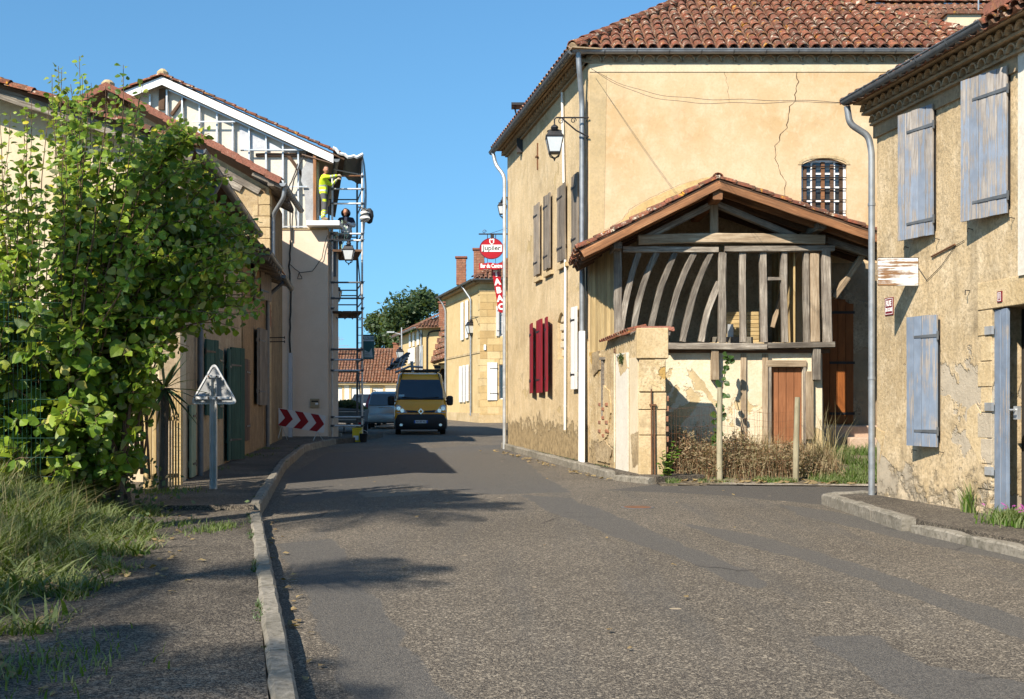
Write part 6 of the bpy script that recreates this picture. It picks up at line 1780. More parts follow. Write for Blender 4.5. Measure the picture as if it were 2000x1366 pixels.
mb = MB(); mb.fbox(FR, wl0 - .1, wl1 + .1, -.7, -.36, .5, ez2 - .4); mb.build("dark_room", M_darkin, ST)
M_ash = [plaster("ashlar_%d" % i, b_, tuple(x * .8 for x in b_), tuple(min(1, x * 1.12) for x in b_), stain=(.3, .22, .12), stain_amt=.3, bump=.4) for i, b_ in enumerate(((.50, .36, .17), (.56, .41, .20), (.45, .31, .14), (.60, .46, .25)))]
z = gzz + .1; r = random.Random(5); row = 0
while z < ez2 - .3:
    h = r.uniform(.36, .42); s = -.012; k = 0
    while s < 2.6:
        w = r.uniform(.55, .95) if not (k == 0 and row % 2) else .40
        e = min(s + w, 2.6)
        spans = [(s, e)]
        for (b0, b1) in hz:
            if z + h > b0 and z < b1:
                ns = []
                for a0, a1 in spans:
                    if a1 <= wl0 or a0 >= wl1: ns.append((a0, a1))
                    else:
                        if a0 < wl0 - .05: ns.append((a0, wl0))
                        if a1 > wl1 + .05: ns.append((wl1, a1))
                spans = ns
        for a0, a1 in spans:
            mb = MB(); mb.fbox(FR, a0 + .006, a1 - .006, .001, .03 + r.uniform(-.006, .008), z + .006, min(z + h, ez2 - .02) - .006)
            mb.build("ashlar_block", r.choice(M_ash), ST)
        s = e; k += 1
    if row % 2 == 0:
        mb = MB(); mb.fbox(FL, .03, .55, .001, .02, z + .006, z + h - .006); mb.build("quoin_stone", r.choice(M_ash), ST)
    z += h; row += 1
for (b0, b1), nz_ in zip(hz, (4, 1)):
    window(ST, FR, wl0, wl1, b0, b1, t=-.15, nx=2 if nz_ > 1 else 1, nz=nz_, fw=.06)
for (u0, u1, v0, v1, a) in ((968.5, 974.5, 598, 657, .25), (951.5, 971, 708, 782, .05)):
    s0, z1 = FR.px(u0, v0, .08); s1, z0 = FR.px(u1, v1, .08)
    shutter(ST, FR, s0, s1, z0, z1, .05, M_whiteshut, angle=a, hinge_side=1, n=3)
for (u0, u1, v0, v1) in ((900, 905, 592, 664), (909, 914, 588, 660), (897, 902, 716, 786), (904, 908, 714, 786), (910, 915, 713, 784)):
    s1, z1 = FL.px(u0, v0, .06); s0, _ = FL.px(u1, v0, .06); _, z0 = FL.px(u1, v1, .06)
    shutter(ST, FL, s0, s1, z0, z1, .05, M_whiteshut, n=3, hinges=False)
mb = MB(); mb.fbox(FL, 0, 10.6, .0, .05, ez2 - .62, ez2 - .52); mb.fbox(FR, 0, 9, .0, .055, ez2 - .62, ez2 - .52); zz_ = FL.px(935, 690)[1]; mb.fbox(FL, 0, 10.6, 0, .04, zz_, zz_ + .12); mb.build("string_course", M_stone, ST)
mb = MB(); mb.fbox(FL, -.1, 10.8, 0, .35, ez2 - .14, ez2); mb.fbox(FR, -.2, 9, 0, .35, ez2 - .14, ez2); mb.build("cornice", M_genoise, ST)
ze = ez2 + .02
p00 = isect(FR.o + FR.n * .5, FR.d, FL.o + FL.n * .5, FL.d); p01 = FL.P(10.9, .5, 0); p10 = FR.P(9.5, .5, 0)
rg0 = Vector((p00.x + 3.6, p00.y + 4.2, ze + 2.3)); rg1 = Vector((p01.x + 4.5, p01.y - 1, ze + 2.3))
V = [Vector((p.x, p.y, ze)) for p in (p00, p10, p01)] + [rg0, rg1, Vector((10, rg0.y, ze + 2.3)), Vector((10, 80, ze))]
mb = MB(); mb.add(V, [(0, 1, 5, 3), (0, 3, 4, 2), (3, 5, 4), (4, 5, 6, 2)]); rf = mb.build("roof", M_tilej, ST)
gg_ = Vector((0, 4.2, 2.3)); tile_slope(rf, V[0] + Vector((0, 0, .03)), (1, 0, 0), gg_.normalized(), 4.5, gg_.length, lambda x, y: x > y * .75, .24, .42, M_tile, 0, stuff_name="roof_tiles", under=False)
ridge_tiles(rf, V[0] + Vector((0, 0, .05)), rg0, M_tile)
gutter("gutter", ST, V[0] + Vector((0, -.04, .0)), V[1] + Vector((0, -.04, 0)), .08, M_oldzinc, 0, 0, (0, -1, 0)); gutter("gutter", ST, V[0] + FL.n * .04, V[2] + FL.n * .04, .08, M_oldzinc, 0, 0, FL.n)
s_, _ = FL.px(920, 700, .08); _, zb2 = FL.px(920, 812, .1)
pipe("downspout", ST, [FL.P(s_ + .6, .52, ze - .05), FL.P(s_ + .3, .3, ze - .5), FL.P(s_, .10, ze - .9), FL.P(s_, .10, zb2)], .06, M_zinc, 3)
pipe("downspout", ST, [FL.P(10.3, .52, ze - .05), FL.P(10.2, .3, ze - .4), FL.P(10.1, .10, ze - .9), FL.P(10.1, .10, .5)], .06, M_zinc, 3)
mb = MB(); mb.fbox(FL, -.01, 10.6, 0, .08, gzz, gzz + .55); mb.fbox(FR, -.08, 9, 0, .08, gzz, gzz + .45); mb.build("plinth", M_stone, ST)
mb = MB(); a = FR.px(945, 684, .05); mb.fbox(FR, a[0], a[0] + .12, .03, .10, a[1], a[1] + .3); mb.build("meter_box", M_white, ST)
def chimney(parent, u0, u1, v0, v1, Y, d=.6):
    a, b = at(u0, v0, Y), at(u1, v1, Y)
    mb = MB(); n = max(4, int((a.z - b.z) / .14))
    for i in range(n):                                # brick courses
        z0 = b.z + (a.z - b.z) * i / n; z1 = b.z + (a.z - b.z) * (i + 1) / n - .018; m = 3
        for j in range(m):
            x0 = a.x + (b.x - a.x) * (j + (.0 if i % 2 else -.16)) / m; x1 = x0 + (b.x - a.x) / m - .018
            x0, x1 = max(a.x, x0), min(b.x, x1)
            if i % 2 == 0 and j == m - 1: x1 = b.x
            mb.box(x0, x1, Y, Y + d, z0, z1)
    mb.box(a.x + .012, b.x - .012, Y + .012, Y + d - .012, b.z, a.z - .02)
    c = mb.build("chimney", M_brick, parent)
    mb = MB(); mb.box(a.x - .07, b.x + .07, Y - .07, Y + d + .07, a.z, a.z + .10); mb.build("chimney_cap", M_tilepink, c)
chimney(ST, 891, 910, 504, 556, 69.5); chimney(ST, 925, 946, 488, 542, 67.0)
hk = at(920, 621, 66.0)
lamp("small lantern on the stone corner house beside its downspout", hk, 1.15, [[FL.P(.15, 0, at(0, 620, 64.5).z), hk + Vector((0, 0, .05)), hk], [FL.P(.15, 0, at(0, 638, 64.5).z), (hk + FL.P(.15, 0, at(0, 620, 64.5).z)) / 2]], rz=.4)

# small gatehouse with a steep stone roof, and the long house beyond
GHo = thing("gatehouse", "small yellow gatehouse with a steep brown roof and an arched doorway between two houses", "house", at(860, 800, 76))
a, b = at(844, 800, 78), at(892, 700, 76)
GF = Fr(a.x, 77.5, 1, -.12); w = b.x - a.x
zt2 = at(0, 712, 77).z; u_, zA = GF.px(857, 735); u2, _ = GF.px(871, 735); _, zS = GF.px(864, 722)
arch2 = [(u_, .3), (u2, .3), (u2, zA)] + [((u_ + u2) / 2 + math.cos(math.pi * k / 8) * (u2 - u_) / 2, zA + math.sin(math.pi * k / 8) * .55) for k in range(1, 8)] + [(u_, zA)]
mb = MB(); mb.wall(GF, rect(-.2, -.3, w + 2, zt2), [arch2], th=.4); mb.build("wall", M_far, GHo)
mb = MB(); mb.fbox(GF, u_ - .1, u2 + .1, -1.3, -.41, -.2, zA + .9); mb.build("dark_passage", M_darkin, GHo)
mb = MB(); p = [at(840, 708, 76.5), at(895, 690, 76.0), at(895, 625, 79), at(876, 615, 79), at(866, 650, 78)]
mb.prism(p, (.0, 4.0, 0)); rf = mb.build("roof", M_tilej, GHo)
q = MB(); r = random.Random(2)
for i in range(7):
    for j in range(9):
        t = i / 7; u0 = 842 + 26 * t + (893 - 842 - 26 * t) * j / 9; vv = 706 - 84 * t - (j * 1.6 if i < 3 else j * .6)
        c = at(u0, vv, 76.3 + 2.2 * t); q.hexa([c + Vector((x, y - .06, zz + y * .8)) for zz in (0, .04) for x, y in ((0, 0), (.2, 0), (.2, .4), (0, .4))])
o = q.build("stone_slates", M_tilej, rf, fix=False); o["kind"] = "stuff"
chimney(GHo, 857, 884, 592, 640, 80)
HL = thing("long_yellow_house", "yellow house with an old tiled roof and white shutters behind the van", "house", at(826, 800, 85))
NF = Fr(at(826, 0, 85).x, 85, 1, 0); NL = Fr(at(826, 0, 85).x, 85, -.24, 1)
zt3 = at(0, 640, 85).z
mb = MB(); mb.wall(NF, rect(0, -.3, 4, zt3), th=.35); mb.fbox(NL, .02, 13, -.35, 0, -.3, zt3); mb.build("wall", M_far, HL)
mb = MB(); e_ = Vector((0, 0, .05))
A0 = NF.P(0, .5, zt3) + NL.n * .5; A1 = NF.P(4.5, .5, zt3 + .2); A2 = NL.P(13.4, .5, zt3 + .05); R0 = A0 + Vector((2.4, 4, 1.25)); R1 = A2 + Vector((2.6, -1, 1.3))
mb.add([A0, A1, A1 + Vector((0, 4, 1.2)), R0, R1, A2, A0 - e_ * 2, A1 - e_ * 2, A2 - e_ * 2], [(0, 1, 2, 3), (0, 3, 4, 5), (6, 7, 1, 0), (8, 6, 0, 5)]); rf = mb.build("roof", M_tilej, HL)
tile_slope(rf, A0 + Vector((0, 0, .04)), (1, 0, 0), Vector((0, 4, 1.2)).normalized(), 4.2, 4.1, lambda x, y: x > y * .55, .25, .45, M_tile, 0, stuff_name="roof_tiles", under=False)
NLd = -NL.n; tile_slope(rf, A2 + Vector((0, 0, .04)), -NL.d, Vector((NLd.x, NLd.y, .5)).normalized(), 12.5, 3.2, None, .25, .45, M_tile, 0, stuff_name="roof_tiles", under=False)
gutter("gutter", HL, A0 + NL.n * .05, A2 + NL.n * .05, .09, M_zinc, 0, 0, NL.n)
for (u0, u1, v0, v1) in ((799, 802, 652, 678), (806, 809.5, 650, 676), (814, 818, 648, 674), (821, 824, 646, 672)):
    s1, z1 = NL.px(u0, v0, .05); s0, _ = NL.px(u1, v0, .05); _, z0 = NL.px(u1, v1, .05); shutter(HL, NL, s0, s1, z0, z1, .04, M_whiteshut, n=2, hinges=False)
for (u0, u1, v0, v1, m) in ((797, 810, 682, 708, M_whiteshut), (812, 819, 678, 735, M_greyshut), (820, 825, 676, 735, M_whiteshut)):
    s1, z1 = NL.px(u0, v0, .05); s0, _ = NL.px(u1, v0, .05); _, z0 = NL.px(u1, v1, .05); shutter(HL, NL, s0, s1, z0, z1, .04, m, n=3, hinges=False)
pipe("downspout", HL, [NL.P(.1, .5, zt3), NL.P(.1, .1, zt3 - .6), NL.P(.1, .1, .5)], .07, M_zinc, 3)
mb = MB(); c = [NF.px(u, v, .03) for u, v in ((834, 735), (834, 660), (838, 650), (846, 647), (862, 646))]; mb.tube([NF.P(s, .04, z) for s, z in c], .06, 6); mb.build("wall_cable", M_cable, HL)

# low white house closing the view
WH = thing("low_white_house", "low white house with a long tiled roof and shuttered windows framed in tan stone", "house", at(720, 812, 95))
WF = Fr(at(640, 0, 95).x, 95, 1, .03); s1w = 6.4; zew = at(0, 748, 95).z; zrw = at(0, 681, 99).z
holes = []
for (u0, u1) in ((652, 668), (686, 702), (727, 748)):
    s0, z1 = WF.px(u0, 746 + 1.5 * 8); s1, z0 = WF.px(u1, 804); holes.append((s0, z0, s1, z1))
mb = MB(); mb.wall(WF, rect(-6, -.3, s1w, zew), [rect(*h) for h in holes], th=.3); mb.fbox(WF, s1w - .3, s1w, -8, -.3, -.3, zew); mb.build("wall", M_farwhite, WH)
for s0, z0, s1, z1 in holes:
    mb = MB()
    mb.fbox(WF, s0 - .18, s0, -.1, .03, z0 - .15, z1 + .2); mb.fbox(WF, s1, s1 + .18, -.1, .03, z0 - .15, z1 + .2); mb.fbox(WF, s0 + .003, s1 - .003, -.1, .03, z1, z1 + .2); mb.fbox(WF, s0 + .003, s1 - .003, -.1, .04, z0 - .15, z0)
    mb.build("stone_surround", M_stone, WH)
    for q in range(2):
        a = s0 + (s1 - s0) * q / 2 + .01; b = s0 + (s1 - s0) * (q + 1) / 2 - .01; shutter(WH, WF, a, b, z0 + .01, z1 - .01, -.08, M_whiteshut, n=2, hinges=False)
mb = MB(); o_ = WF.P(-6, .4, zew); mb.hexa([WF.P(-6, .4, zew), WF.P(s1w + .4, .4, zew), WF.P(s1w + .4, -4.4, zrw), WF.P(-6, -4.4, zrw)] + [WF.P(-6, .4, zew + .05), WF.P(s1w + .4, .4, zew + .05), WF.P(s1w + .4, -4.4, zrw + .05), WF.P(-6, -4.4, zrw + .05)]); rf = mb.build("roof", M_tilej, WH)
gW = (WF.P(0, -4.4, zrw) - WF.P(0, .4, zew)); tile_slope(rf, WF.P(-2, .4, zew + .06), WF.d, gW.normalized(), s1w + 2.2, gW.length, None, .25, .45, M_tile, 0, stuff_name="roof_tiles", under=False)
mb = MB(); mb.fbox(WF, -6, s1w + .3, 0, .3, zew - .16, zew - .02); mb.build("cornice", M_stone, WH)
chimney(WH, 768, 781, 672, 712, 98, .7)
AE = thing("roof_aerial", "thin television aerial on a rooftop seen through the scaffold", "aerial", at(660, 680, 98))
mb = MB(); p = at(661, 665, 98); mb.tube([p + Vector((0, 0, -1)), p + Vector((0, 0, .3))], .025, 5)
for k in range(5): mb.tube([p + Vector((-.5 + k * .2, 0, .1)) + Vector((0, 0, -.22)), p + Vector((-.5 + k * .2, 0, .32))], .012, 4)
mb.tube([p + Vector((-.6, 0, .1)), p + Vector((.5, 0, .1))], .015, 4); mb.tube([p + Vector((-.9, 0, -.5)), p + Vector((.9, 0, -.45))], .015, 4); mb.build("mast", M_galv, AE)
hk = at(781, 676, 80); lamp("far lantern in front of the dark tree above the van's roof rack", hk, 1.05, [[at(783, 640, 80), at(783, 760, 80)], [at(783, 672, 80), hk]], rz=.3)
SLm = thing("tall_street_light", "tall galvanised street light mast with a short arm before the dark tree", "street light", at(784, 800, 84))
mb = MB(); mb.tube([at(785, 815, 84), at(784.5, 640, 84)], [.09, .05], 8); mb.build("mast", M_galv, SLm)
mb = MB(); mb.tube([at(784.5, 654, 84), at(766, 649, 84)], [.04, .03], 6); c = at(765, 649, 84); mb.box(c.x - .35, c.x + .2, c.y - .1, c.y + .1, c.z - .05, c.z + .05); mb.build("lamp_head", M_galv, SLm)

# ------------------------------------------------------------------ trees
M_bark = simple("bark", (.09, .07, .05), .9, .4, 6, 0, .8)
M_fol = leafmat("dark_tree_foliage", [(0, (.020, .042, .014)), (.5, (.035, .062, .018)), (1, (.055, .085, .024))], (.06, .08, .04), .25, .55)
def tree(name, label, base, h, rx, n, mat, seed, trunk=.3, leaf=.35, ctr=.62, ry=None, group=None, blobs=14):
    r = random.Random(seed); t = thing(name, label, "tree", base, 0, group); B = Vector(base)
    mb = MB(); mb.tube([B, B + Vector((.1, 0, h * .3)), B + Vector((-.1, .1, h * .6)), B + Vector((0, 0, h * .85))], [trunk, trunk * .75, trunk * .45, trunk * .12], 8)
    C = []
    for i in range(blobs):
        a = r.uniform(0, 6.28); q = r.random() ** .6; zz = h * (ctr + r.uniform(-.36, .30)); rr = rx * q * .72 * max(.25, 1 - abs(zz / h - ctr) * 1.7)
        c = B + Vector((math.cos(a) * rr, math.sin(a) * rr, zz)); C.append((c, rx * r.uniform(.26, .46)))
        s = B + Vector((0, 0, h * r.uniform(.25, .5))); mb.tube([s, s.lerp(c, .5) + Vector((0, 0, .2)), c], [trunk * .35, trunk * .2, trunk * .06], 5)
    mb.build("trunk", M_bark, t)
    vs, fs = [], []
    for i in range(n):
        c, q = C[i % len(C)]
        d = Vector((r.gauss(0, 1), r.gauss(0, 1), r.gauss(0, 1))).normalized(); p = c + Vector((d.x, d.y, d.z * .75)) * q * (r.random() ** .33) * r.uniform(.85, 1.15)
        u = Vector((r.gauss(0, 1), r.gauss(0, 1), r.gauss(0, .7))).normalized(); w = u.cross(d + Vector((0, 0, .4))); w = w.normalized() if w.length > 1e-4 else Vector((1, 0, 0))
        L_ = leaf * r.uniform(.6, 1.3); k = len(vs); vs += [p - u * L_ * .5, p + w * L_ * .28, p + u * L_ * .5, p - w * L_ * .28]; fs.append((k, k + 1, k + 2, k + 3))
    mb = MB(); mb.add(vs, fs); o = mb.build("crown", mat, t, fix=False)
    return t
def tbase(u, Y): return Vector(((u - 1000) / F * Y, Y, gz(Y)))
tree("broadleaf_tree", "big dark green tree rising behind the long yellow house", tbase(800, 122), 13.2, 4.6, 10500, M_fol, 3, .4, .5, .66, blobs=34)
tree("broadleaf_tree", "lower rounded dark tree left of the big one, behind the white house", tbase(757, 126), 11.4, 4.0, 8000, M_fol, 8, .4, .5, .64, blobs=26)
tree("broadleaf_tree", "dark treetop peeping over the orange chimney", tbase(842, 128), 12.9, 2.6, 4200, M_fol, 11, .3, .45, .70, blobs=16)
tree("broadleaf_tree", "small sparse tree at the left end of the dark trees", tbase(722, 128), 8.0, 1.5, 900, M_fol, 15, .2, .36, .7, blobs=8)

# ------------------------------------------------------------------ vehicles
def paint(name, col, rough=.3, metal_=0.0):
    n = NT(name); n.fin(n.ramp(n.noise(n.coord("Object"), 2.5, 4), [(.3, tuple(x * .93 for x in col)), (.7, col)]), rough, None, metal_, .5)
    n.b.inputs["Coat Weight"].default_value = .15; n.b.inputs["Coat Roughness"].default_value = .1
    return n.m
M_orange = paint("orange_van_paint", (1.0, .40, .008)); M_silver = paint("silver_car_paint", (.33, .37, .39), .35, .5); M_wcar = paint("white_car_paint", (.70, .71, .72))
M_bump = simple("black_bumper_plastic", (.018, .018, .02), .55, .2, 9); M_wscr = glassmat("windscreen_glass", (.012, .016, .02), .04)
M_hlight = simple("headlamp_glass", (.42, .46, .50), .12, .3, 20, 0, 0, .8); M_tlight = simple("tail_lamp_red", (.25, .01, .012), .2, .15, 12, 0, 0, .7); M_amber = simple("amber_lens", (.7, .25, .02), .2, .1, 9, 0, 0)
M_npl = simple("number_plate_white", (.72, .73, .75), .4, .03, 4, 0, 0); M_eu = simple("number_plate_blue", (.02, .08, .40), .4, .05, 4, 0, 0); M_chrome = metal("chrome", (.7, .7, .72), .15, .05, 0, 1.0)
M_tyre = simple("tyre_rubber", (.02, .02, .021), .85, .25, 18); M_rim = metal("alloy_rim", (.38, .39, .40), .35, .1, 0, .7)
class Veh:
    """parts in the vehicle's own space: x across, y from front (0) to rear, z up"""
    def __init__(s, name, label, cat, loc, rz, group=None): s.t = thing(name, label, cat, loc, rz, group); s.M = WM[s.t.name]
    def put(s, mb, name, mat, par=None, smooth=True, bevel=0, label=None):
        o = bpy.data.objects.new(name, mb.mesh(name, mat, None, smooth)); place(o, par or s.t, s.M)
        if bevel: m = o.modifiers.new("bevel", 'BEVEL'); m.width = bevel; m.segments = 2; m.limit_method = 'ANGLE'
        if label: o["label"] = label
        return o
    def loft(s, st, name, mat, par=None):
        """stations (y, z0, z1, half width low, half width belt, half width top, belt z)"""
        vs = []; fs = []; n = 14
        for (y, z0, z1, wl, wb, wt, zb) in st:
            r = min(.10, (z1 - zb) * .45); prof = [(wl * .96, z0), (wl, z0 + .05), (wb, z0 + (zb - z0) * .5), (wb, zb), (wt + (wb - wt) * .12, z1 - r), (wt - r * .35, z1 - r * .28), (wt - r * 1.2, z1)]
            ring_ = prof + [(-x, z) for x, z in reversed(prof)]
            vs += [(x, y, z) for x, z in ring_]
        for i in range(len(st) - 1):
            for k in range(n): fs.append((i * n + k, i * n + (k + 1) % n, (i + 1) * n + (k + 1) % n, (i + 1) * n + k))
        fs += [tuple(range(n)), tuple((len(st) - 1) * n + k for k in range(n - 1, -1, -1))]
        mb = MB(); mb.add(vs, fs); return s.put(mb, name, mat, par)
    def wheel(s, x, y, r, w=.2):
        mb = MB(); sg = 1 if x > 0 else -1
        def circ(rr, xx, k=18): return [Vector((xx, y + rr * math.cos(6.2832 * i / k), r + rr * math.sin(6.2832 * i / k))) for i in range(k)]
        a = [circ(r * .62, x - w / 2), circ(r * .93, x - w / 2), circ(r, x - w / 2 + .03), circ(r, x + w / 2 - .03), circ(r * .93, x + w / 2), circ(r * .62, x + w / 2)]
        vs = [p for c in a for p in c]; k = 18; fs = [(i * k + j, i * k + (j + 1) % k, (i + 1) * k + (j + 1) % k, (i + 1) * k + j) for i in range(5) for j in range(k)] + [tuple(range(k)), tuple(5 * k + j for j in range(k))]
        mb.add(vs, fs); wh = s.put(mb, "wheel", M_tyre)
        mb = MB(); mb.prism(circ(r * .60, x + sg * (w / 2 - .02)), (sg * .025, 0, 0)); s.put(mb, "rim", M_rim, wh)
    def plate(s, c, w, h, n, txt, par=None):
        """number plate centred at c, facing along n (front -1, rear +1)"""
        mb = MB(); y0, y1 = sorted((c[1], c[1] + n * .012)); mb.box(c[0] - w / 2, c[0] + w / 2, y0, y1, c[2] - h / 2, c[2] + h / 2); p = s.put(mb, "number_plate", M_npl, par, False)
        for sx in (-1, 1):
            mb = MB(); y0, y1 = sorted((c[1] + n * .012, c[1] + n * .014)); xx = c[0] + sx * (w / 2 - .028); mb.box(xx - .026, xx + .026, y0, y1, c[2] - h / 2 + .002, c[2] + h / 2 - .002)
            o = s.put(mb, "plate_strip", M_eu, p if par is None else par, False)
        if txt:
            Mx = s.M @ basis((c[0], c[1] + n * .014, c[2]), (-n, 0, 0), (0, n, 0)); text_mesh("plate_lettering", txt, h * .85, M_ink, p if par is None else par, Mx, .001, .78, .002)
# front wheel drive van, nose towards the camera
vx = at(822, 850, 43.0).x
van = Veh("delivery_van", "orange yellow delivery van with black bumper and roof rack, facing us in shade", "van", (vx, 43.0, gz(43.0)), math.radians(5.5))
body = van.loft([(.06, .42, .80, .90, .93, .90, .70), (.12, .34, .98, .95, .98, .92, .80), (.38, .30, 1.20, .97, .99, .90, .95), (.72, .28, 1.36, .98, 1.0, .90, 1.1), (1.0, .28, 1.72, .99, 1.0, .87, 1.15), (1.34, .28, 2.12, .99, 1.0, .84, 1.2), (1.62, .28, 2.32, .99, 1.0, .83, 1.25), (2.1, .28, 2.40, .99, 1.0, .84, 1.25), (5.0, .30, 2.42, .99, 1.0, .85, 1.25), (5.3, .34, 2.38, .97, .98, .83, 1.25)], "body", M_orange)
van.loft([(-.05, .26, .70, .82, .86, .80, .50), (.02, .20, .78, .93, .97, .90, .55), (.30, .20, .80, .99, 1.015, .985, .55), (.75, .22, .72, .995, 1.018, .99, .5)], "bumper", M_bump)
def slab(pts, d): mb = MB(); mb.prism([Vector(p) for p in pts], Vector(d)); return mb
wsn = Vector((0, -.78, .60)) * .02
van.put(slab([(-.86, .70, 1.375), (.86, .70, 1.375), (.85, .98, 1.70), (.76, 1.36, 2.10), (-.76, 1.36, 2.10), (-.85, .98, 1.70)], wsn * 1.5), "windscreen", M_wscr, body, False)
van.put(slab([(-.88, .66, 1.33), (.88, .66, 1.33), (.88, .70, 1.385), (-.88, .70, 1.385)], wsn), "scuttle", M_bump, body, False)
for sx in (-1, 1):
    hl = van.put(slab([(sx * .52, .075, .84), (sx * .90, .10, .82), (sx * .965, .30, .98), (sx * .93, .36, 1.13), (sx * .80, .30, 1.12), (sx * .62, .16, .96)], (0, -.045, .01)), "headlight", M_hlight, body, False)
    for (cx, cz, rr) in ((.70, .92, .075), (.84, 1.0, .08)):
        mb = MB(); mb.prism([Vector((sx * cx + rr * math.cos(i * .5236), .045, cz + rr * math.sin(i * .5236))) for i in range(12)], (0, -.02, 0)); van.put(mb, "lamp_reflector", M_chrome, hl, False)
    mb = MB(); mb.prism([Vector((sx * .74 + .06 * math.cos(i * .5236), -.035, .38 + .05 * math.sin(i * .5236))) for i in range(12)], (0, -.03, 0)); van.put(mb, "fog_lamp", M_chrome, body, False)
    van.put(slab([(sx * .11, .05, .845), (sx * .50, .055, .85), (sx * .56, .10, .93), (sx * .15, .07, .91)], (0, -.03, .006)), "grille_slot", M_bump, body, False)
    mb = MB(); mb.lathe((sx * 1.13, .95, 1.30), [(.06, -.19), (.13, -.15), (.14, 0), (.13, .15), (.06, .19)], 10, 1, .7); mi = van.put(mb, "mirror", M_bump)
    mb = MB(); mb.tube([(sx * .95, 1.0, 1.28), (sx * 1.08, .97, 1.25)], .035, 6); van.put(mb, "mirror_arm", M_bump, mi)
    van.put(slab([(sx * 1.0, 1.05, 1.35), (sx * 1.0, 1.75, 1.35), (sx * .89, 1.75, 2.0), (sx * .90, 1.45, 1.95)], (sx * .015, 0, 0)), "side_window", M_wscr, body, False)
    van.put(slab([(sx * .70, 1.60, 2.335), (sx * .735, 1.60, 2.33), (sx * .77, 1.36, 2.12), (sx * .735, 1.36, 2.13)], (0, -.02, .02)), "roof_strip", M_bump, body, False)
    van.wheel(sx * .86, .95, .33); van.wheel(sx * .86, 4.2, .33)
    mb = MB(); mb.tube([(sx * .10, .60, 1.40), (sx * .42, .66, 1.42), (sx * .70, .70, 1.44)], .012, 5); van.put(mb, "wiper", M_bump, body)
mb = MB()
for k, (a, b) in enumerate((((0, .13), (.085, 0)), ((.085, 0), (0, -.13)), ((0, -.13), (-.085, 0)), ((-.085, 0), (0, .13)))):
    mb.beam((a[0], .02, .89 + a[1] * .75), (b[0], .02, .89 + b[1] * .75), .03, .035, (0, -1, 0))
van.put(mb, "diamond_emblem", M_chrome, body, False)
van.plate((0, -.055, .50), .52, .115, -1, "AA 307 AG")
van.put(slab([(-.84, .735, 1.42), (-.62, .735, 1.42), (-.62, .80, 1.52), (-.84, .80, 1.52)], wsn * 1.2), "windscreen_sticker", simple("pale_sticker", (.35, .5, .55), .5, .1, 3, 0, 0), body, False)
for sx in (-.38, .42):                              # seats and dashboard glimpsed as headrests
    mb = MB(); mb.lathe((sx, 1.75, 1.45), [(.16, -.2), (.22, 0), (.19, .25), (.12, .33), (.14, .36), (.13, .5), (.04, .55)], 10, 1, .5); van.put(mb, "seat", M_wtrou, body)
rk = MB()
for sx in (-.70, .70): rk.tube([(sx, 1.75, 2.50), (sx, 4.9, 2.52)], .025, 6)
for y in (1.8, 2.6, 3.4, 4.2, 4.85): rk.tube([(-.78, y, 2.50), (.78, y, 2.50)], .022, 6); [rk.tube([(sx, y, 2.36), (sx, y, 2.5)], .018, 5) for sx in (-.66, .66)]
rk.box(.10, .78, 1.72, 1.80, 2.46, 2.54); rk.box(.55, .80, 1.75, 1.77, 2.56, 2.68)
rk = van.put(rk, "roof_rack", M_bump, None, False)
LD = thing("folded_ladder", "bundle of dark ladders and tubes tilted on the left of the van's roof rack", "ladder", at(785, 715, 44.5))
for k in range(5):
    mb = MB(); a = at(757 + k * 4, 722 - k * 3.5, 44.6); b = at(790 + k * 2, 712 - k * 5.5, 45.6); mb.beam(a, b, .16, .06, (0, -.4, 1)); mb.build("ladder_rail", M_bump if k % 3 else M_zinc, LD)
for k in range(4):
    mb = MB(); mb.tube([at(760 + k * 8, 722 - k * 2, 44.6), at(768 + k * 8, 700 - k * .5, 44.8)], .03, 5); mb.build("ladder_rung", M_zinc, LD)
mb = MB(); mb.tube([at(772, 728, 44.6), at(800, 716, 44.8), at(826, 718, 44.8)], .05, 6); mb.tube([at(806, 728, 44.8), at(804, 706, 44.8)], .06, 6); mb.build("arm", M_zinc, LD)

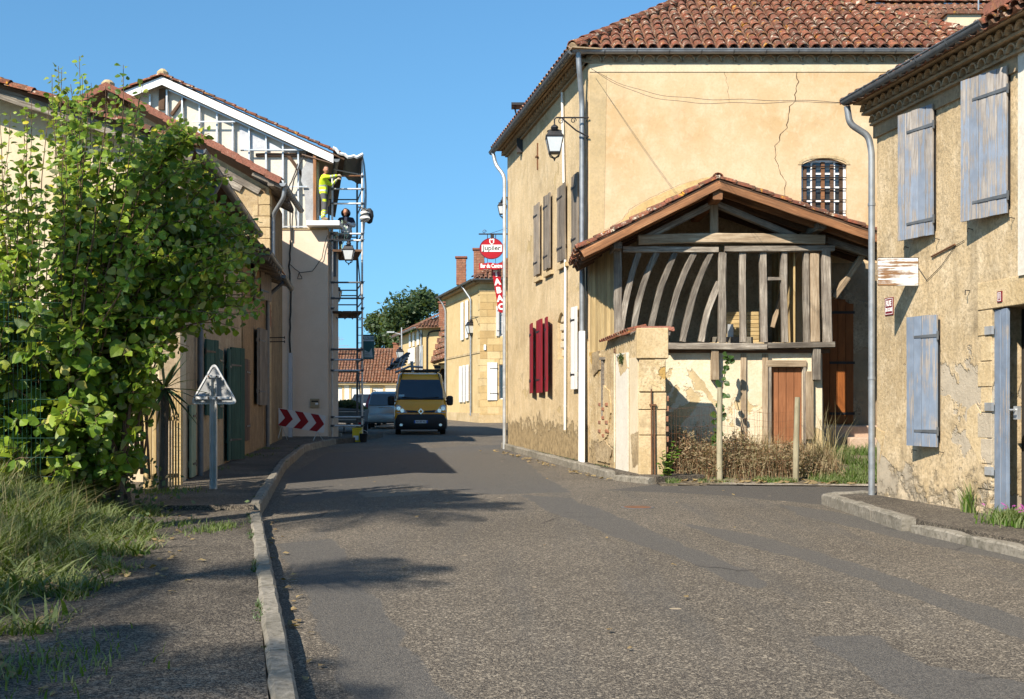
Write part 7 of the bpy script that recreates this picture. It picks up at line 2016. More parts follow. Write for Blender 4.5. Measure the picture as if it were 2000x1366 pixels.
# silver people carrier, tail towards us
mpv = Veh("people_carrier", "silver people carrier parked with its tail to us, half hidden by the orange van", "car", (at(752, 838, 51).x, 51.0, gz(51)), math.radians(3))
bd = mpv.loft([(.0, .36, .95, .80, .84, .78, .75), (.06, .28, 1.08, .86, .90, .80, .85), (.16, .26, 1.30, .88, .92, .74, .92), (.42, .26, 1.62, .89, .92, .66, .95), (.9, .26, 1.70, .89, .92, .67, .95), (2.6, .26, 1.68, .89, .92, .66, .95), (3.3, .26, 1.20, .89, .91, .74, .95), (4.1, .28, 1.0, .86, .88, .70, .8), (4.35, .34, .8, .76, .78, .62, .65)], "body", M_silver)
mpv.put(slab([(-.72, .045, 1.06), (.72, .045, 1.06), (.60, .335, 1.56), (-.60, .335, 1.56)], (0, -.03, .018)), "rear_window", M_wscr, bd, False)
for sx in (-1, 1):
    mpv.put(slab([(sx * .76, .02, .82), (sx * .90, .10, .80), (sx * .875, .20, 1.15), (sx * .72, .42, 1.58), (sx * .66, .40, 1.56), (sx * .76, .12, 1.12)], (0, -.05, 0)), "tail_light", M_tlight, bd, False)
    mb = MB(); mb.tube([(sx * .60, .7, 1.68), (sx * .60, .8, 1.76), (sx * .60, 2.4, 1.76), (sx * .60, 2.5, 1.68)], .02, 6); mpv.put(mb, "roof_rail", M_bump, bd)
    mpv.wheel(sx * .80, .85, .32); mpv.wheel(sx * .80, 3.5, .32)
    mb = MB(); mb.lathe((sx * 1.02, 2.9, 1.02), [(.03, -.1), (.11, -.06), (.11, .06), (.03, .1)], 8, 1, .6); mpv.put(mb, "mirror", M_silver)
    mpv.put(slab([(sx * .90, .55, 1.02), (sx * .90, 2.6, 1.02), (sx * .70, 2.5, 1.54), (sx * .70, .65, 1.56)], (sx * .02, 0, 0)), "side_window", M_wscr, bd, False)
mpv.loft([(-.08, .34, .66, .76, .80, .76, .5), (-.02, .28, .70, .86, .90, .84, .5), (.2, .28, .68, .9, .935, .9, .5)], "bumper", M_silver)
mpv.put(slab([(-.86, -.03, .28), (.86, -.03, .28), (.86, -.03, .40), (-.86, -.03, .40)], (0, -.03, 0)), "lower_bumper", M_bump, bd, False)
mpv.put(slab([(-.3, .0, .96), (.3, .0, .96), (.3, .0, .99), (-.3, .0, .99)], (0, -.03, 0)), "trim_strip", M_chrome, bd, False)
mpv.plate((.05, .02, .84), .48, .11, -1, "")

# pale car nose-on behind the scaffold
wc = Veh("parked_car", "white car parked nose towards us behind the scaffold, its windscreen dark", "car", (at(706, 830, 57).x, 57.0, gz(57)), 0)
bd = wc.loft([(.0, .36, .72, .76, .80, .74, .6), (.08, .26, .86, .84, .88, .80, .7), (.9, .24, 1.04, .87, .90, .78, .85), (1.2, .24, 1.14, .87, .90, .76, .9), (1.95, .24, 1.62, .87, .90, .64, .92), (3.4, .24, 1.64, .87, .90, .66, .92), (4.0, .28, 1.1, .84, .88, .7, .9)], "body", M_wcar)
wc.put(slab([(-.74, 1.17, 1.13), (.74, 1.17, 1.13), (.62, 1.88, 1.57), (-.62, 1.88, 1.57)], (0, -.02, .03)), "windscreen", M_wscr, bd, False)
for sx in (-1, 1):
    wc.put(slab([(sx * .46, .03, .66), (sx * .80, .08, .66), (sx * .78, .16, .84), (sx * .50, .08, .80)], (0, -.05, .01)), "headlight", M_hlight, bd, False)
    wc.wheel(sx * .78, .85, .31); wc.wheel(sx * .78, 3.3, .31)
    mb = MB(); mb.lathe((sx * 1.0, 1.4, 1.08), [(.03, -.1), (.11, -.06), (.11, .06), (.03, .1)], 8, 1, .6); wc.put(mb, "mirror", M_wcar)
wc.put(slab([(-.42, .0, .62), (.42, .0, .62), (.40, .04, .74), (-.40, .04, .74)], (0, -.03, 0)), "grille", M_bump, bd, False)
wc.put(slab([(-.7, .02, .30), (.7, .02, .30), (.7, .02, .44), (-.7, .02, .44)], (0, -.04, 0)), "lower_grille", M_bump, bd, False)
wc.plate((0, -.03, .52), .50, .11, -1, "")

# trailer loaded with clippings, yellow box, bucket
TR = Veh("box_trailer", "grey blue box trailer loaded with hedge clippings behind the scaffold", "trailer", (at(676, 835, 40).x, 40.0, gz(40) + .0), math.radians(4))
mb = MB(); mb.hexa([(-.60, 0, .55), (.60, 0, .48), (.60, 2.4, .48), (-.60, 2.4, .55), (-.66, -.08, 1.10), (.66, -.08, .98), (.66, 2.5, .98), (-.66, 2.5, 1.10)]); tb_ = TR.put(mb, "box", simple("grey_blue_sheet", (.12, .15, .17), .5, .25, 5), None, False)
for z in (.62, .9):
    mb = MB(); mb.box(-.66, .66, -.10, -.075, z, z + .03); TR.put(mb, "side_rail", M_galv, tb_, False)
TR.wheel(-.62, .9, .28, .16); TR.wheel(.62, .9, .28, .16)
mb = MB(); mb.beam((-.55, -.04, .44), (.55, -.04, .42), .08, .08, (0, 0, 1)); mb.tube([(0, 0, .44), (0, -.9, .42)], .035, 6); mb.tube([(0, -.9, .42), (0, -.9, .2)], .025, 6); TR.put(mb, "chassis", M_bump)
for sx in (-.5, .5):
    mb = MB(); mb.box(sx - .09, sx + .09, -.11, -.06, .46, .54); TR.put(mb, "tail_light", M_tlight, None, False)
HC = thing("hedge_clippings", "heap of green hedge clippings on the box trailer", "clippings", TR.M @ Vector((0, 1, 1.0)))
vs, fs = [], []; r = random.Random(31)
for i in range(1500):
    a = r.uniform(-.6, .6); b = r.uniform(-.05, 2.3); hgt = .32 * (1 - (a / .7) ** 2) * r.random() ** .5
    p = TR.M @ Vector((a, b, .98 + hgt - a * .08)); u = Vector((r.gauss(0, 1), r.gauss(0, 1), r.gauss(0, 1))).normalized(); w = u.orthogonal().normalized(); L_ = .09; k = len(vs)
    vs += [p - u * L_, p + w * L_ * .4, p + u * L_, p - w * L_ * .4]; fs.append((k, k + 1, k + 2, k + 3))
mb = MB(); mb.add(vs, fs); o = mb.build("foliage", M_fol, HC, fix=False)
YB = thing("yellow_box", "yellow tool box with a white label at the foot of the scaffold", "tool box", at(696, 857, 35.9))
a, b = at(688, 836, 35.9), at(706, 858, 35.9); M_yel = simple("yellow_plastic", (.65, .48, .02), .5, .15, 6)
mb = MB(); mb.box(a.x, b.x, 35.9, 36.15, .16, a.z - .04); yb = mb.build("box", M_yel, YB, bevel=.015)
mb = MB(); mb.box(a.x - .01, b.x + .01, 35.89, 36.16, a.z - .038, a.z); mb.build("lid", M_yel, YB, bevel=.01)
mb = MB(); mb.box(a.x + .04, a.x + .20, 35.892, 35.899, .22, .36); mb.build("paper_label", M_npl, YB)
mb = MB(); mb.tube([(a.x + .08, 36.02, a.z), (a.x + .1, 36.02, a.z + .04), (b.x - .1, 36.02, a.z + .04), (b.x - .08, 36.02, a.z)], .01, 5); mb.build("handle", M_bump, YB)
BK = thing("black_bucket", "black rubber bucket beside the yellow tool box", "bucket", at(709, 862, 35.7))
c = Vector((at(710, 0, 35.75).x, 35.75, .16)); mb = MB(); mb.lathe(c, [(.10, 0), (.13, .26), (.14, .27), (.125, .265), (.09, .03)], 14); mb.build("bucket_body", M_black, BK, smooth=True)
mb = MB(); mb.tube([c + Vector((.13 * math.cos(t), 0, .27 + .10 * math.sin(t))) for t in [i * .3 for i in range(11)]], .006, 5); mb.build("handle", M_galv, BK)
for k, (u, v, w, d, h, nm) in enumerate(((650, 858, .9, .5, .22, "kerb block"), (672, 856, .5, .3, .12, "kerb block"))):
    pass
KB = thing("concrete_block", "pale concrete block lying against the foot of the scaffold", "block", at(652, 860, 36.3))
a = at(641, 846, 36.6); mb = MB(); mb.box(a.x, a.x + .42, 36.5, 36.8, .16, a.z); mb.build("block", M_kerb, KB, bevel=.015)
# ------------------------------------------------------------------ yard in front of the shed
def smooth(a, b, x):
    t = max(0.0, min(1.0, (x - a) / (b - a))); return t * t * (3 - 2 * t)
def yard_z(x, y): return gz(y) + .02 + .42 * smooth(18.6, 21.6, y + (x - 4) * -.05) + .03 * mnoise.noise(Vector((x * 1.7, y * 1.7, 3)))
def terrain(name, x0, x1, y0, y1, n, m, zf, mat, inside=None):
    vs = []; fs = []; ok = {}
    for j in range(m + 1):
        for i in range(n + 1):
            x = x0 + (x1 - x0) * i / n; y = y0 + (y1 - y0) * j / m; vs.append((x, y, zf(x, y)))
    for j in range(m):
        for i in range(n):
            q = j * (n + 1) + i; cx = x0 + (x1 - x0) * (i + .5) / n; cy = y0 + (y1 - y0) * (j + .5) / m
            if inside is None or inside(cx, cy): fs.append((q, q + 1, q + n + 2, q + n + 1))
    mb = MB(); mb.add(vs, fs); o = mb.build(name, mat, smooth=True, fix=False); return tag(o, kind="structure")
def yard_edge(x): return 18.35 + .12 * math.sin(x * 2.1) - .05 * x + .25
terrain("yard_ground", 2.35, 8.0, 17.9, 22.5, 60, 50, lambda x, y: yard_z(x, y) if y > yard_edge(x) - .25 else gz(y) - .03 + .05 * smooth(yard_edge(x) - .5, yard_edge(x) - .25, y), M_soil, lambda x, y: y > yard_edge(x) - .35)
gvl = [(2.3, 18.5), (3.2, 18.15), (4.5, 17.95), (6, 17.75), (8, 17.7), (8, 18.25), (6, 18.3), (4.5, 18.45), (3.2, 18.7)]
tag(sheet("gravel_verge", rough_edge(gvl, .2, .08), .018, M_gravel), kind="structure")

def blades(name, pts, hr, wr, lean, mat, seed=1, kind="stuff", label=None, cat=None, parent=None, seg=3, bias=None):
    """pts: root points; tapering bent blades joined into one mesh"""
    r = random.Random(seed); vs = []; fs = []
    for p in pts:
        h = r.uniform(*hr); w = r.uniform(*wr); a = r.uniform(0, 6.283); l = r.uniform(*lean) * h
        dx, dy = math.cos(a), math.sin(a)
        if bias: dx += bias[0]; dy += bias[1]
        b = a + math.pi / 2 + r.uniform(-.6, .6); wx, wy = math.cos(b) * w, math.sin(b) * w; k = len(vs)
        for i in range(seg):
            t = i / seg; f = 1 - t * .75; cx = p[0] + dx * l * t * t; cy = p[1] + dy * l * t * t; cz = p[2] + h * (t - .25 * t * t * min(1, abs(l / h)))
            vs += [(cx - wx * f, cy - wy * f, cz), (cx + wx * f, cy + wy * f, cz)]
        vs.append((p[0] + dx * l, p[1] + dy * l, p[2] + h * (1 - .25 * min(1, abs(l / h)))))
        for i in range(seg - 1): fs.append((k + 2 * i, k + 2 * i + 1, k + 2 * i + 3, k + 2 * i + 2))
        fs.append((k + 2 * seg - 2, k + 2 * seg - 1, k + 2 * seg))
    me = bpy.data.meshes.new(name); me.from_pydata(vs, [], fs); me.materials.append(mat); o = bpy.data.objects.new(name, me)
    place(o, parent, WM[parent.name] if parent else Matrix.Identity(4))
    if kind: o["kind"] = kind
    return tag(o, label, cat)
def stalkmat(name, cols, trans=.25):
    return leafmat(name, cols, (.2, .2, .12), trans, .7, .12)
M_grass = stalkmat("meadow_grass", [(0, (.035, .085, .010)), (.5, (.075, .155, .014)), (.86, (.13, .21, .025)), (.94, (.22, .21, .06)), (1, (.32, .25, .11))])
M_lawn = stalkmat("short_green_grass", [(0, (.05, .12, .015)), (.7, (.09, .19, .025)), (1, (.2, .24, .06))])
M_dry = stalkmat("dry_brown_stalks", [(0, (.17, .10, .055)), (.5, (.30, .185, .11)), (.8, (.42, .28, .17)), (1, (.24, .22, .09))], .2)
M_straw = stalkmat("straw", [(0, (.30, .22, .10)), (1, (.44, .35, .19))], .2)
M_litter = stalkmat("fallen_leaf_brown", [(0, (.20, .09, .03)), (.5, (.33, .16, .06)), (1, (.42, .26, .10))], .15)
r = random.Random(12)
def clump(n, f):
    out = []
    while len(out) < n:
        p = f()
        if p: out.append(p)
    return out
def shrub_pt():
    x = r.uniform(2.75, 5.55); y = r.gauss(19.75, .42)
    if not 18.95 < y < 20.5: return None
    return (x, y, yard_z(x, y))
stalk = []
V_, F_ = [], []
SH = tag(bpy.data.objects.new("dry_shrub", None), "brown withered scrub filling the fenced yard in front of the small door", "scrub", None, "stuff")
place(SH, None, Matrix.Translation((4.1, 19.7, .3)))
blades("dry_stems", clump(5200, shrub_pt), (.12, .58), (.004, .010), (.2, .8), M_dry, 3, parent=None).parent = None
o = bpy.data.objects["dry_stems"]; o.parent = SH; o.matrix_local = WM[SH.name].inverted(); o["kind"] = "stuff"
vs, fs = [], []
for i in range(15000):                                # withered leaflets
    p = shrub_pt()
    if not p: continue
    hmax = .58 * (1 - .5 * smooth(3.6, 5.5, p[0])) * max(.15, .62 + 1.1 * mnoise.noise(Vector((p[0] * 1.9, p[1] * 2.5, 1)))) + .05
    q = Vector(p) + Vector((r.uniform(-.1, .1), r.uniform(-.1, .1), hmax * r.random() ** .6)); u = Vector((r.gauss(0, 1), r.gauss(0, 1), r.gauss(.5, 1))).normalized(); w = u.orthogonal().normalized(); L_ = r.uniform(.02, .045); k = len(vs)
    vs += [q - u * L_, q + w * L_ * .3, q + u * L_, q - w * L_ * .3]; fs.append((k, k + 1, k + 2, k + 3))
mb = MB(); mb.add(vs, fs); o = mb.build("dry_leaves", M_dry, SH, fix=False); o["kind"] = "stuff"
def lawn_pt():
    x = r.uniform(4.9, 7.4); y = r.uniform(18.7, 21.3)
    if x < 5.3 and y < 19.5 and r.random() < .5: return None
    if mnoise.noise(Vector((x * 1.5, y * 1.5, 0))) < -.25: return None
    return (x, y, yard_z(x, y))
blades("short_grass", clump(6500, lawn_pt), (.06, .20), (.004, .009), (.2, .9), M_lawn, 4, label="bright green grass in front of the stone steps", cat="grass")
def front_pt():
    x = r.uniform(2.5, 6.6); y = yard_edge(x) + abs(r.gauss(0, .22))
    if mnoise.noise(Vector((x * 2.2, y * 2, 5))) < -.05: return None
    return (x, y, yard_z(x, y))
blades("verge_grass", clump(2200, front_pt), (.03, .12), (.004, .008), (.3, 1.0), M_lawn, 5, label="low green weeds along the foot of the wire fence", cat="grass")
blades("tall_stalks", [(x, y, yard_z(x, y)) for x, y in [(r.gauss(5.6, .16), r.gauss(20.1, .25)) for _ in range(70)]], (.5, 1.25), (.004, .008), (.2, .8), M_straw, 6, label="tall straw stalks beside the shed's corner post", cat="grass")
blades("tall_stalks", [(x, y, yard_z(x, y)) for x, y in [(r.gauss(4.35, .22), r.gauss(19.9, .2)) for _ in range(60)]], (.6, 1.05), (.004, .008), (.1, .5), M_straw, 7, label="dry seed stalks standing above the brown scrub", cat="grass")
# wire fence with two posts
WFn = thing("wire_fence", "rusty wire mesh fence on two round wooden posts in front of the dry scrub", "fence", at(1405, 918, 19.0))
pp = []
for (u, v0, v1) in ((1406, 757, 918), (1557, 776, 926)):
    Y = 18.95 if u < 1500 else 18.75; a, b = at(u, v0, Y), at(u + (0 if u < 1500 else -3), v1, Y); pp.append((a, b))
    M = basis(b - Vector((0, 0, .3)), a - b, (0, -1, 0)); mb = MB(); L_ = (a - b).length + .3; mb.tube([(0, 0, 0), (L_ * .5, .006, 0), (L_, 0, 0)], [.052, .05, .045], 10)
    o = bpy.data.objects.new("fence_post", mb.mesh("fence_post", M_post, None, True)); place(o, WFn, M)
mb = MB()
x0, x1 = 2.45, pp[1][0].x
def wz(x): return .95 + .04 * math.sin(x * 3)
for i in range(44):
    x = x0 + (x1 - x0) * i / 43; y = 18.98 - (x - 3.5) * .10; zt_ = yard_z(x, y); wob = .02 * math.sin(i * 1.7)
    mb.tube([(x, y, zt_ + .02), (x + wob, y - .02, zt_ + .6), (x + wob * .5, y, zt_ + 1.17 + 1 * .04 * math.sin(x * 2.5))], .0017, 4, caps=False)
for k in range(9):
    pts = []
    for i in range(16):
        x = x0 + (x1 - x0) * i / 15; y = 18.98 - (x - 3.5) * .10; pts.append((x, y, yard_z(x, y) + .04 + k * .14 + .012 * math.sin(i * 1.3 + k) + (.04 * math.sin(x * 2.5) if k > 6 else 0)))
    mb.tube(pts, .0019, 4, caps=False)
o = mb.build("wire_mesh", M_rust, WFn)

# leaf shapes
def leaf_mesh(name, mat, L=1.0, W=.42, fold=.16, n=5, curl=.15):
    vs = [(0, 0, 0)]; prof = [(.08, .45), (.3, .95), (.55, 1.0), (.8, .62), (1, 0)][:n]
    mid = [(0, 0, 0)]
    for x, w in prof: mid.append((x * L, 0, -curl * x * x * L))
    vs = list(mid); lft = []; rgt = []
    for x, w in prof[:-1]:
        lft.append(len(vs)); vs.append((x * L, w * W * L, fold * w * L - curl * x * x * L)); rgt.append(len(vs)); vs.append((x * L, -w * W * L, fold * w * L - curl * x * x * L))
    fs = []; m = len(prof)
    for s_, fl in ((lft, False), (rgt, True)):
        ch = [0] + s_ + [m]
        for i in range(m):
            a, b = mid_i(i), mid_i(i + 1); c, d = ch[i + 1], ch[i]
            f = [a, b, c, d]; f2 = []
            for q in f:
                if q not in f2: f2.append(q)
            if len(f2) >= 3: fs.append(tuple(f2 if not fl else f2[::-1]))
    mb = MB(); mb.add(vs, fs); return mb.mesh(name, mat, fix=False), vs, fs
def mid_i(i): return i
M_hazel = leafmat("hazel_leaf", [(0, (.055, .115, .012)), (.4, (.12, .205, .017)), (.75, (.21, .295, .024)), (.93, (.28, .33, .035)), (.98, (.46, .40, .03)), (1, (.42, .40, .18))], (.38, .42, .24), .25, .5, .3)
M_ivy = leafmat("ivy_leaf", [(0, (.02, .06, .012)), (1, (.06, .11, .025))], (.12, .15, .08), .2, .4)
M_twig = simple("hazel_twig", (.14, .085, .05), .85, .3, 12, 0, .4)

# climbing ivy on the fence post
CV = thing("climbing_vine", "thin ivy vine climbing above the left fence post against the pale shed wall", "vine", at(1408, 900, 19.6))
me, lv, lf_ = leaf_mesh("leaf", M_ivy, .11, .50)
sp = [at(u, v, 20.2 - .5 * (v > 760)) for u, v in ((1400, 905), (1401, 850), (1404, 800), (1410, 765), (1415, 735), (1420, 712), (1424, 695))]
mb = MB(); mb.tube(sp, .008, 5); mb.build("stem", M_twig, CV)
for k in range(44):
    t = r.random() ** .8 * (len(sp) - 1.01); i = int(t); p = sp[i].lerp(sp[i + 1], t - i) + Vector((r.uniform(-.07, .07), -.03, r.uniform(-.03, .03)))
    inst("leaf", me, CV, basis(p, (r.uniform(-1, 1), -.4, r.uniform(-.9, .3)), (r.uniform(-.3, .3), -1, .5)) @ Matrix.Scale(r.uniform(.7, 1.2), 4))
# leafy weed by the pier, moss tuft in the wall
WE = thing("leafy_weed", "bright green leafy weed at the foot of the stone pier", "plant", at(1298, 922, 18.7))
me, _, _ = leaf_mesh("leaf", M_lawn, .09, .30)
b = Vector((2.52, 18.62, gz(18.6) + .05)); st = MB()
for k in range(9):
    tip = b + Vector((r.uniform(-.14, .2), r.uniform(-.1, .1), r.uniform(.25, .62))); st.tube([b, b.lerp(tip, .5) + Vector((0, 0, .05)), tip], .005, 4)
    for j in range(9):
        p = b.lerp(tip, .2 + .8 * j / 8); inst("leaf", me, WE, basis(p, (r.uniform(-1, 1), r.uniform(-1, .3), r.uniform(0, .6)), (0, -.3, 1)) @ Matrix.Scale(r.uniform(.7, 1.3), 4))
st.build("stem", M_twig, WE)
MT = thing("wall_tuft", "small dark green moss tuft growing out of the garden wall under the coping", "moss", A.P(*(lambda s, z: (s, .07, z))(*A.px(1215, 698, .07))))
s_, z_ = A.px(1215, 698, .07); c = A.P(s_, .09, z_)
blades("moss_tuft", [tuple(c + Vector((r.gauss(0, .03), r.gauss(0, .03), r.gauss(-.03, .04)))) for _ in range(260)], (.02, .07), (.004, .008), (.4, 1.2), M_ivy, 8, parent=None)
o = bpy.data.objects["moss_tuft"]; o.parent = MT; o.matrix_local = WM[MT.name].inverted()
# flowering clump and weed by the right door
FCm = thing("flowering_plant", "low green plant with small purple flowers on the footway by the blue grey door", "plant", (5.12, 11.55, .15))
c = Vector((5.12, 11.5, .15))
blades("foliage", [tuple(c + Vector((r.gauss(0, .13), r.gauss(-.1, .22), 0))) for _ in range(1500)], (.06, .19), (.005, .010), (.3, 1.0), M_lawn, 9, parent=None)
o = bpy.data.objects["foliage.001"] if "foliage.001" in bpy.data.objects else bpy.data.objects["foliage"]
o = [x for x in bpy.data.objects if x.name.startswith("foliage") and x.parent is None][0]; o.parent = FCm; o.matrix_local = WM[FCm.name].inverted()
M_purp = simple("purple_petals", (.33, .05, .26), .6, .2, 9, 0, 0)
fm_ = MB()
for k in range(5):
    a = k * 1.2566; fm_.add([(0, 0, 0), (.014 * math.cos(a - .4), .014 * math.sin(a - .4), .006), (.024 * math.cos(a), .024 * math.sin(a), .004), (.014 * math.cos(a + .4), .014 * math.sin(a + .4), .006)], [(0, 1, 2, 3)])
fme = fm_.mesh("flower", M_purp)
for k in range(26): inst("flower", fme, FCm, basis(c + Vector((r.gauss(-.02, .12), r.gauss(-.1, .2), r.uniform(.13, .20))), (r.uniform(-1, 1), r.uniform(-1, 1), 0), (0, -.6, .7)))
WD = thing("wall_weed", "spindly green weed against the wall left of the blue grey door", "plant", R.P(2.3, .08, .14))
wp = [tuple(R.P(2.28 + r.gauss(0, .06), .06 + abs(r.gauss(0, .05)), .14)) for _ in range(70)]
blades("weed_leaves", wp, (.08, .42), (.006, .014), (.1, .5), M_lawn, 10); o = bpy.data.objects["weed_leaves"]; o.parent = WD; o.matrix_local = WM[WD.name].inverted()

# ------------------------------------------------------------------ left bank
def bank_edge(y):
    P_ = [(-3, -.9), (2, -1.7), (4.5, -2.15), (5.5, -2.45), (7, -2.75), (8.3, -2.9), (9.9, -3.12), (11.5, -3.65), (13, -4.05), (14.5, -4.6), (16, -5.2)]
    for (a, x0), (b, x1) in zip(P_, P_[1:]):
        if a <= y <= b: return x0 + (x1 - x0) * (y - a) / (b - a)
    return P_[-1][1] if y > 16 else P_[0][1]
def bank_z(x, y):
    d = bank_edge(y) + .12 * mnoise.noise(Vector((x, y * 1.3, 2))) - x
    return gz(y) + .085 + (.75 * smooth(0, 3.2, d) + .04 * mnoise.noise(Vector((x * 2, y * 2, 9))) * smooth(0, .5, d) if d > 0 else d * .2)
terrain("grass_bank", -12, -1.3, -3, 16.5, 70, 110, bank_z, M_soil, lambda x, y: x < bank_edge(y) + .25)
r = random.Random(77)
def bank_pt(y0, y1, dmax, dmin=0.0):
    def f():
        y = y0 + (y1 - y0) * r.random(); d = dmin + (dmax - dmin) * r.random() ** 1.1; x = bank_edge(y) - d
        if abs(x / max(y, .1)) > .62 or y < 3: return None
        if d < .35 and mnoise.noise(Vector((x * 2.6, y * 2.6, 4))) < .08: return None
        return (x, y, bank_z(x, y))
    return f
blades("edge_grass", clump(9000, bank_pt(4.2, 12.8, 1.1, .02)), (.04, .20), (.003, .008), (.4, 1.6), M_grass, 20, label="short tangled grass at the foot of the bank", cat="grass")
blades("tall_grass", clump(13500, bank_pt(4.2, 12.8, 2.8, .75)), (.10, .38), (.003, .008), (.3, 1.6), M_grass, 21, label="tall tangled grass on the bank under the leafy bush", cat="grass", seg=4)
blades("seed_stalks", clump(420, bank_pt(5, 12.5, 2.6, .6)), (.3, .66), (.002, .004), (.2, .9), M_straw, 22, label="straw coloured seed stalks leaning out of the grass bank", cat="grass", seg=4)
blades("broad_weeds", clump(1700, bank_pt(4.4, 13, 2.2, -.05)), (.06, .26), (.010, .022), (.5, 1.6), M_lawn, 27, label="broad leaved weeds among the grass of the bank", cat="weeds")
blades("dead_grass", clump(2200, bank_pt(4.2, 13, 2.0, -.1)), (.05, .22), (.002, .005), (.8, 2.2), M_straw, 28, label="flattened dead grass along the bank edge", cat="grass")
blades("ground_weeds", clump(3200, bank_pt(4.2, 13.5, .8, -.12)), (.03, .13), (.004, .008), (.3, 1.1), M_lawn, 23, label="short green weeds along the edge of the left footway", cat="grass")
tuft = []
for (u, v, n, s) in ((430, 1052, 240, .10), (395, 1060, 100, .1), (330, 985, 300, .2), (350, 1045, 160, .12), (480, 905, 160, .25), (400, 935, 220, .16), (505, 890, 160, .3), (60, 1345, 400, .22)):
    x, y = gp(u, v)
    for _ in range(n): tuft.append((x + r.gauss(0, s), y + r.gauss(0, s * 1.5), gz(y) + (.105 if y < 13.1 else .16)))
blades("footway_weeds", tuft, (.02, .09), (.003, .007), (.3, 1.1), M_lawn, 24, label="green weed tufts growing through the left footway", cat="grass")
km = []
for (x0, y0, x1, y1) in ((-.98, 4.78, -2.9, 12.7), (-3.05, 13.4, -5.5, 29.5)):
    for i in range(900):
        t = r.random(); x = x0 + (x1 - x0) * t; y = y0 + (y1 - y0) * t
        if mnoise.noise(Vector((x * 1.5, y * 1.2, 8))) > .05: km.append((x - .03 + r.gauss(0, .02), y, gz(y) + (.10 if y < 13 else .155)))
for i in range(500):
    t = r.random(); p = A.P(.4 + t * 7.5 if r.random() < .6 else -3 + t * 3, .06 + abs(r.gauss(0, .03)), 0)
    if mnoise.noise(Vector((p.x * 2, p.y * 1.2, 8))) > .0: km.append((p.x, p.y, gz(p.y) + .12))
blades("moss", km, (.01, .045), (.004, .007), (.3, 1.2), M_ivy, 25, label="dark moss along the kerbs and wall feet", cat="moss")
# fallen leaves
vs, fs = [], []
def drop(x, y, z, s):
    a = r.uniform(0, 6.28); k = len(vs); u = Vector((math.cos(a), math.sin(a), r.uniform(-.3, .3))); w = Vector((-math.sin(a), math.cos(a), r.uniform(-.3, .3))); c = Vector((x, y, z + s * .35))
    vs.extend([c - u * s, c - u * s * .3 + w * s * .7 + Vector((0, 0, s * .3)), c + u * s * .4 + w * s * .5, c + u * s, c + u * s * .4 - w * s * .55, c - u * s * .3 - w * s * .7 + Vector((0, 0, s * .25))]); fs.append(tuple(range(k, k + 6)))
for i in range(130):
    y = r.uniform(4.5, 13.5); x = bank_edge(y) + r.gauss(-.1, .25); drop(x, y, max(bank_z(x, y), gz(y) + .10), r.uniform(.018, .045))
for i in range(60):
    t = r.random(); p = A.P(-3.4 + 11 * t, .52 + abs(r.gauss(0, .12)), 0); drop(p.x, p.y, gz(p.y) + .01, r.uniform(.03, .07))
for i in range(90):
    x = r.uniform(2.6, 6.8); y = yard_edge(x) + r.gauss(.05, .16); drop(x, y, yard_z(x, y) if y > yard_edge(x) - .2 else gz(y) + .02, r.uniform(.03, .08))
for i in range(26):
    y = r.uniform(5, 13); drop(-.241 * y + .33 + r.uniform(0, .15) - .03, y, gz(y) + .006, r.uniform(.02, .04))
for i in range(22): y = r.uniform(6, 24); drop(r.uniform(-.2 * y, .25 * y) * .8, y, gz(y) + .012, r.uniform(.015, .035))
mb = MB(); mb.add(vs, fs); o = tag(mb.build("fallen_leaves", M_litter, None, fix=False), "brown fallen leaves scattered along the verges and kerbs", "leaves", None, "stuff")

# ------------------------------------------------------------------ big hazel bush
HB = thing("hazel_bush", "big leafy green bush with upright shoots filling the left side", "bush", (-4.6, 13.0, gz(13) + .1))
r = random.Random(5)
TOPC = [(-7.4, 2.6), (-6.05, 3.1), (-5.8, 4.85), (-5.18, 4.95), (-4.58, 5.15), (-4.03, 4.5), (-3.74, 4.4), (-3.28, 4.1), (-3.0, 3.6), (-2.62, 3.05)]
BOTC = [(-7.4, .9), (-5.2, .75), (-4.6, .45), (-4.25, .62), (-4.02, 1.15), (-3.75, 1.85), (-3.3, 2.05), (-2.9, 2.15), (-2.6, 2.4)]
def curve(C, x):
    for (a, y0), (b, y1) in zip(C, C[1:]):
        if a <= x <= b: return y0 + (y1 - y0) * (x - a) / (b - a)
    return C[0][1] if x < C[0][0] else C[-1][1]
LV = [leaf_mesh("leaf", M_hazel, 1.0, w_, f_, 5, c_) for w_, f_, c_ in ((.43, .12, .22), (.50, .05, .35), (.38, .2, .10), (.46, -.08, -.15))]
for me_, v_, _ in LV:                                 # ragged outlines
    for i_, q_ in enumerate(v_):
        if i_ > 6: v_[i_] = (q_[0] + r.uniform(-.05, .05), q_[1] * r.uniform(.85, 1.12), q_[2] + r.uniform(-.04, .04)); me_.vertices[i_].co = v_[i_]
stems = MB(); LEAVES = []
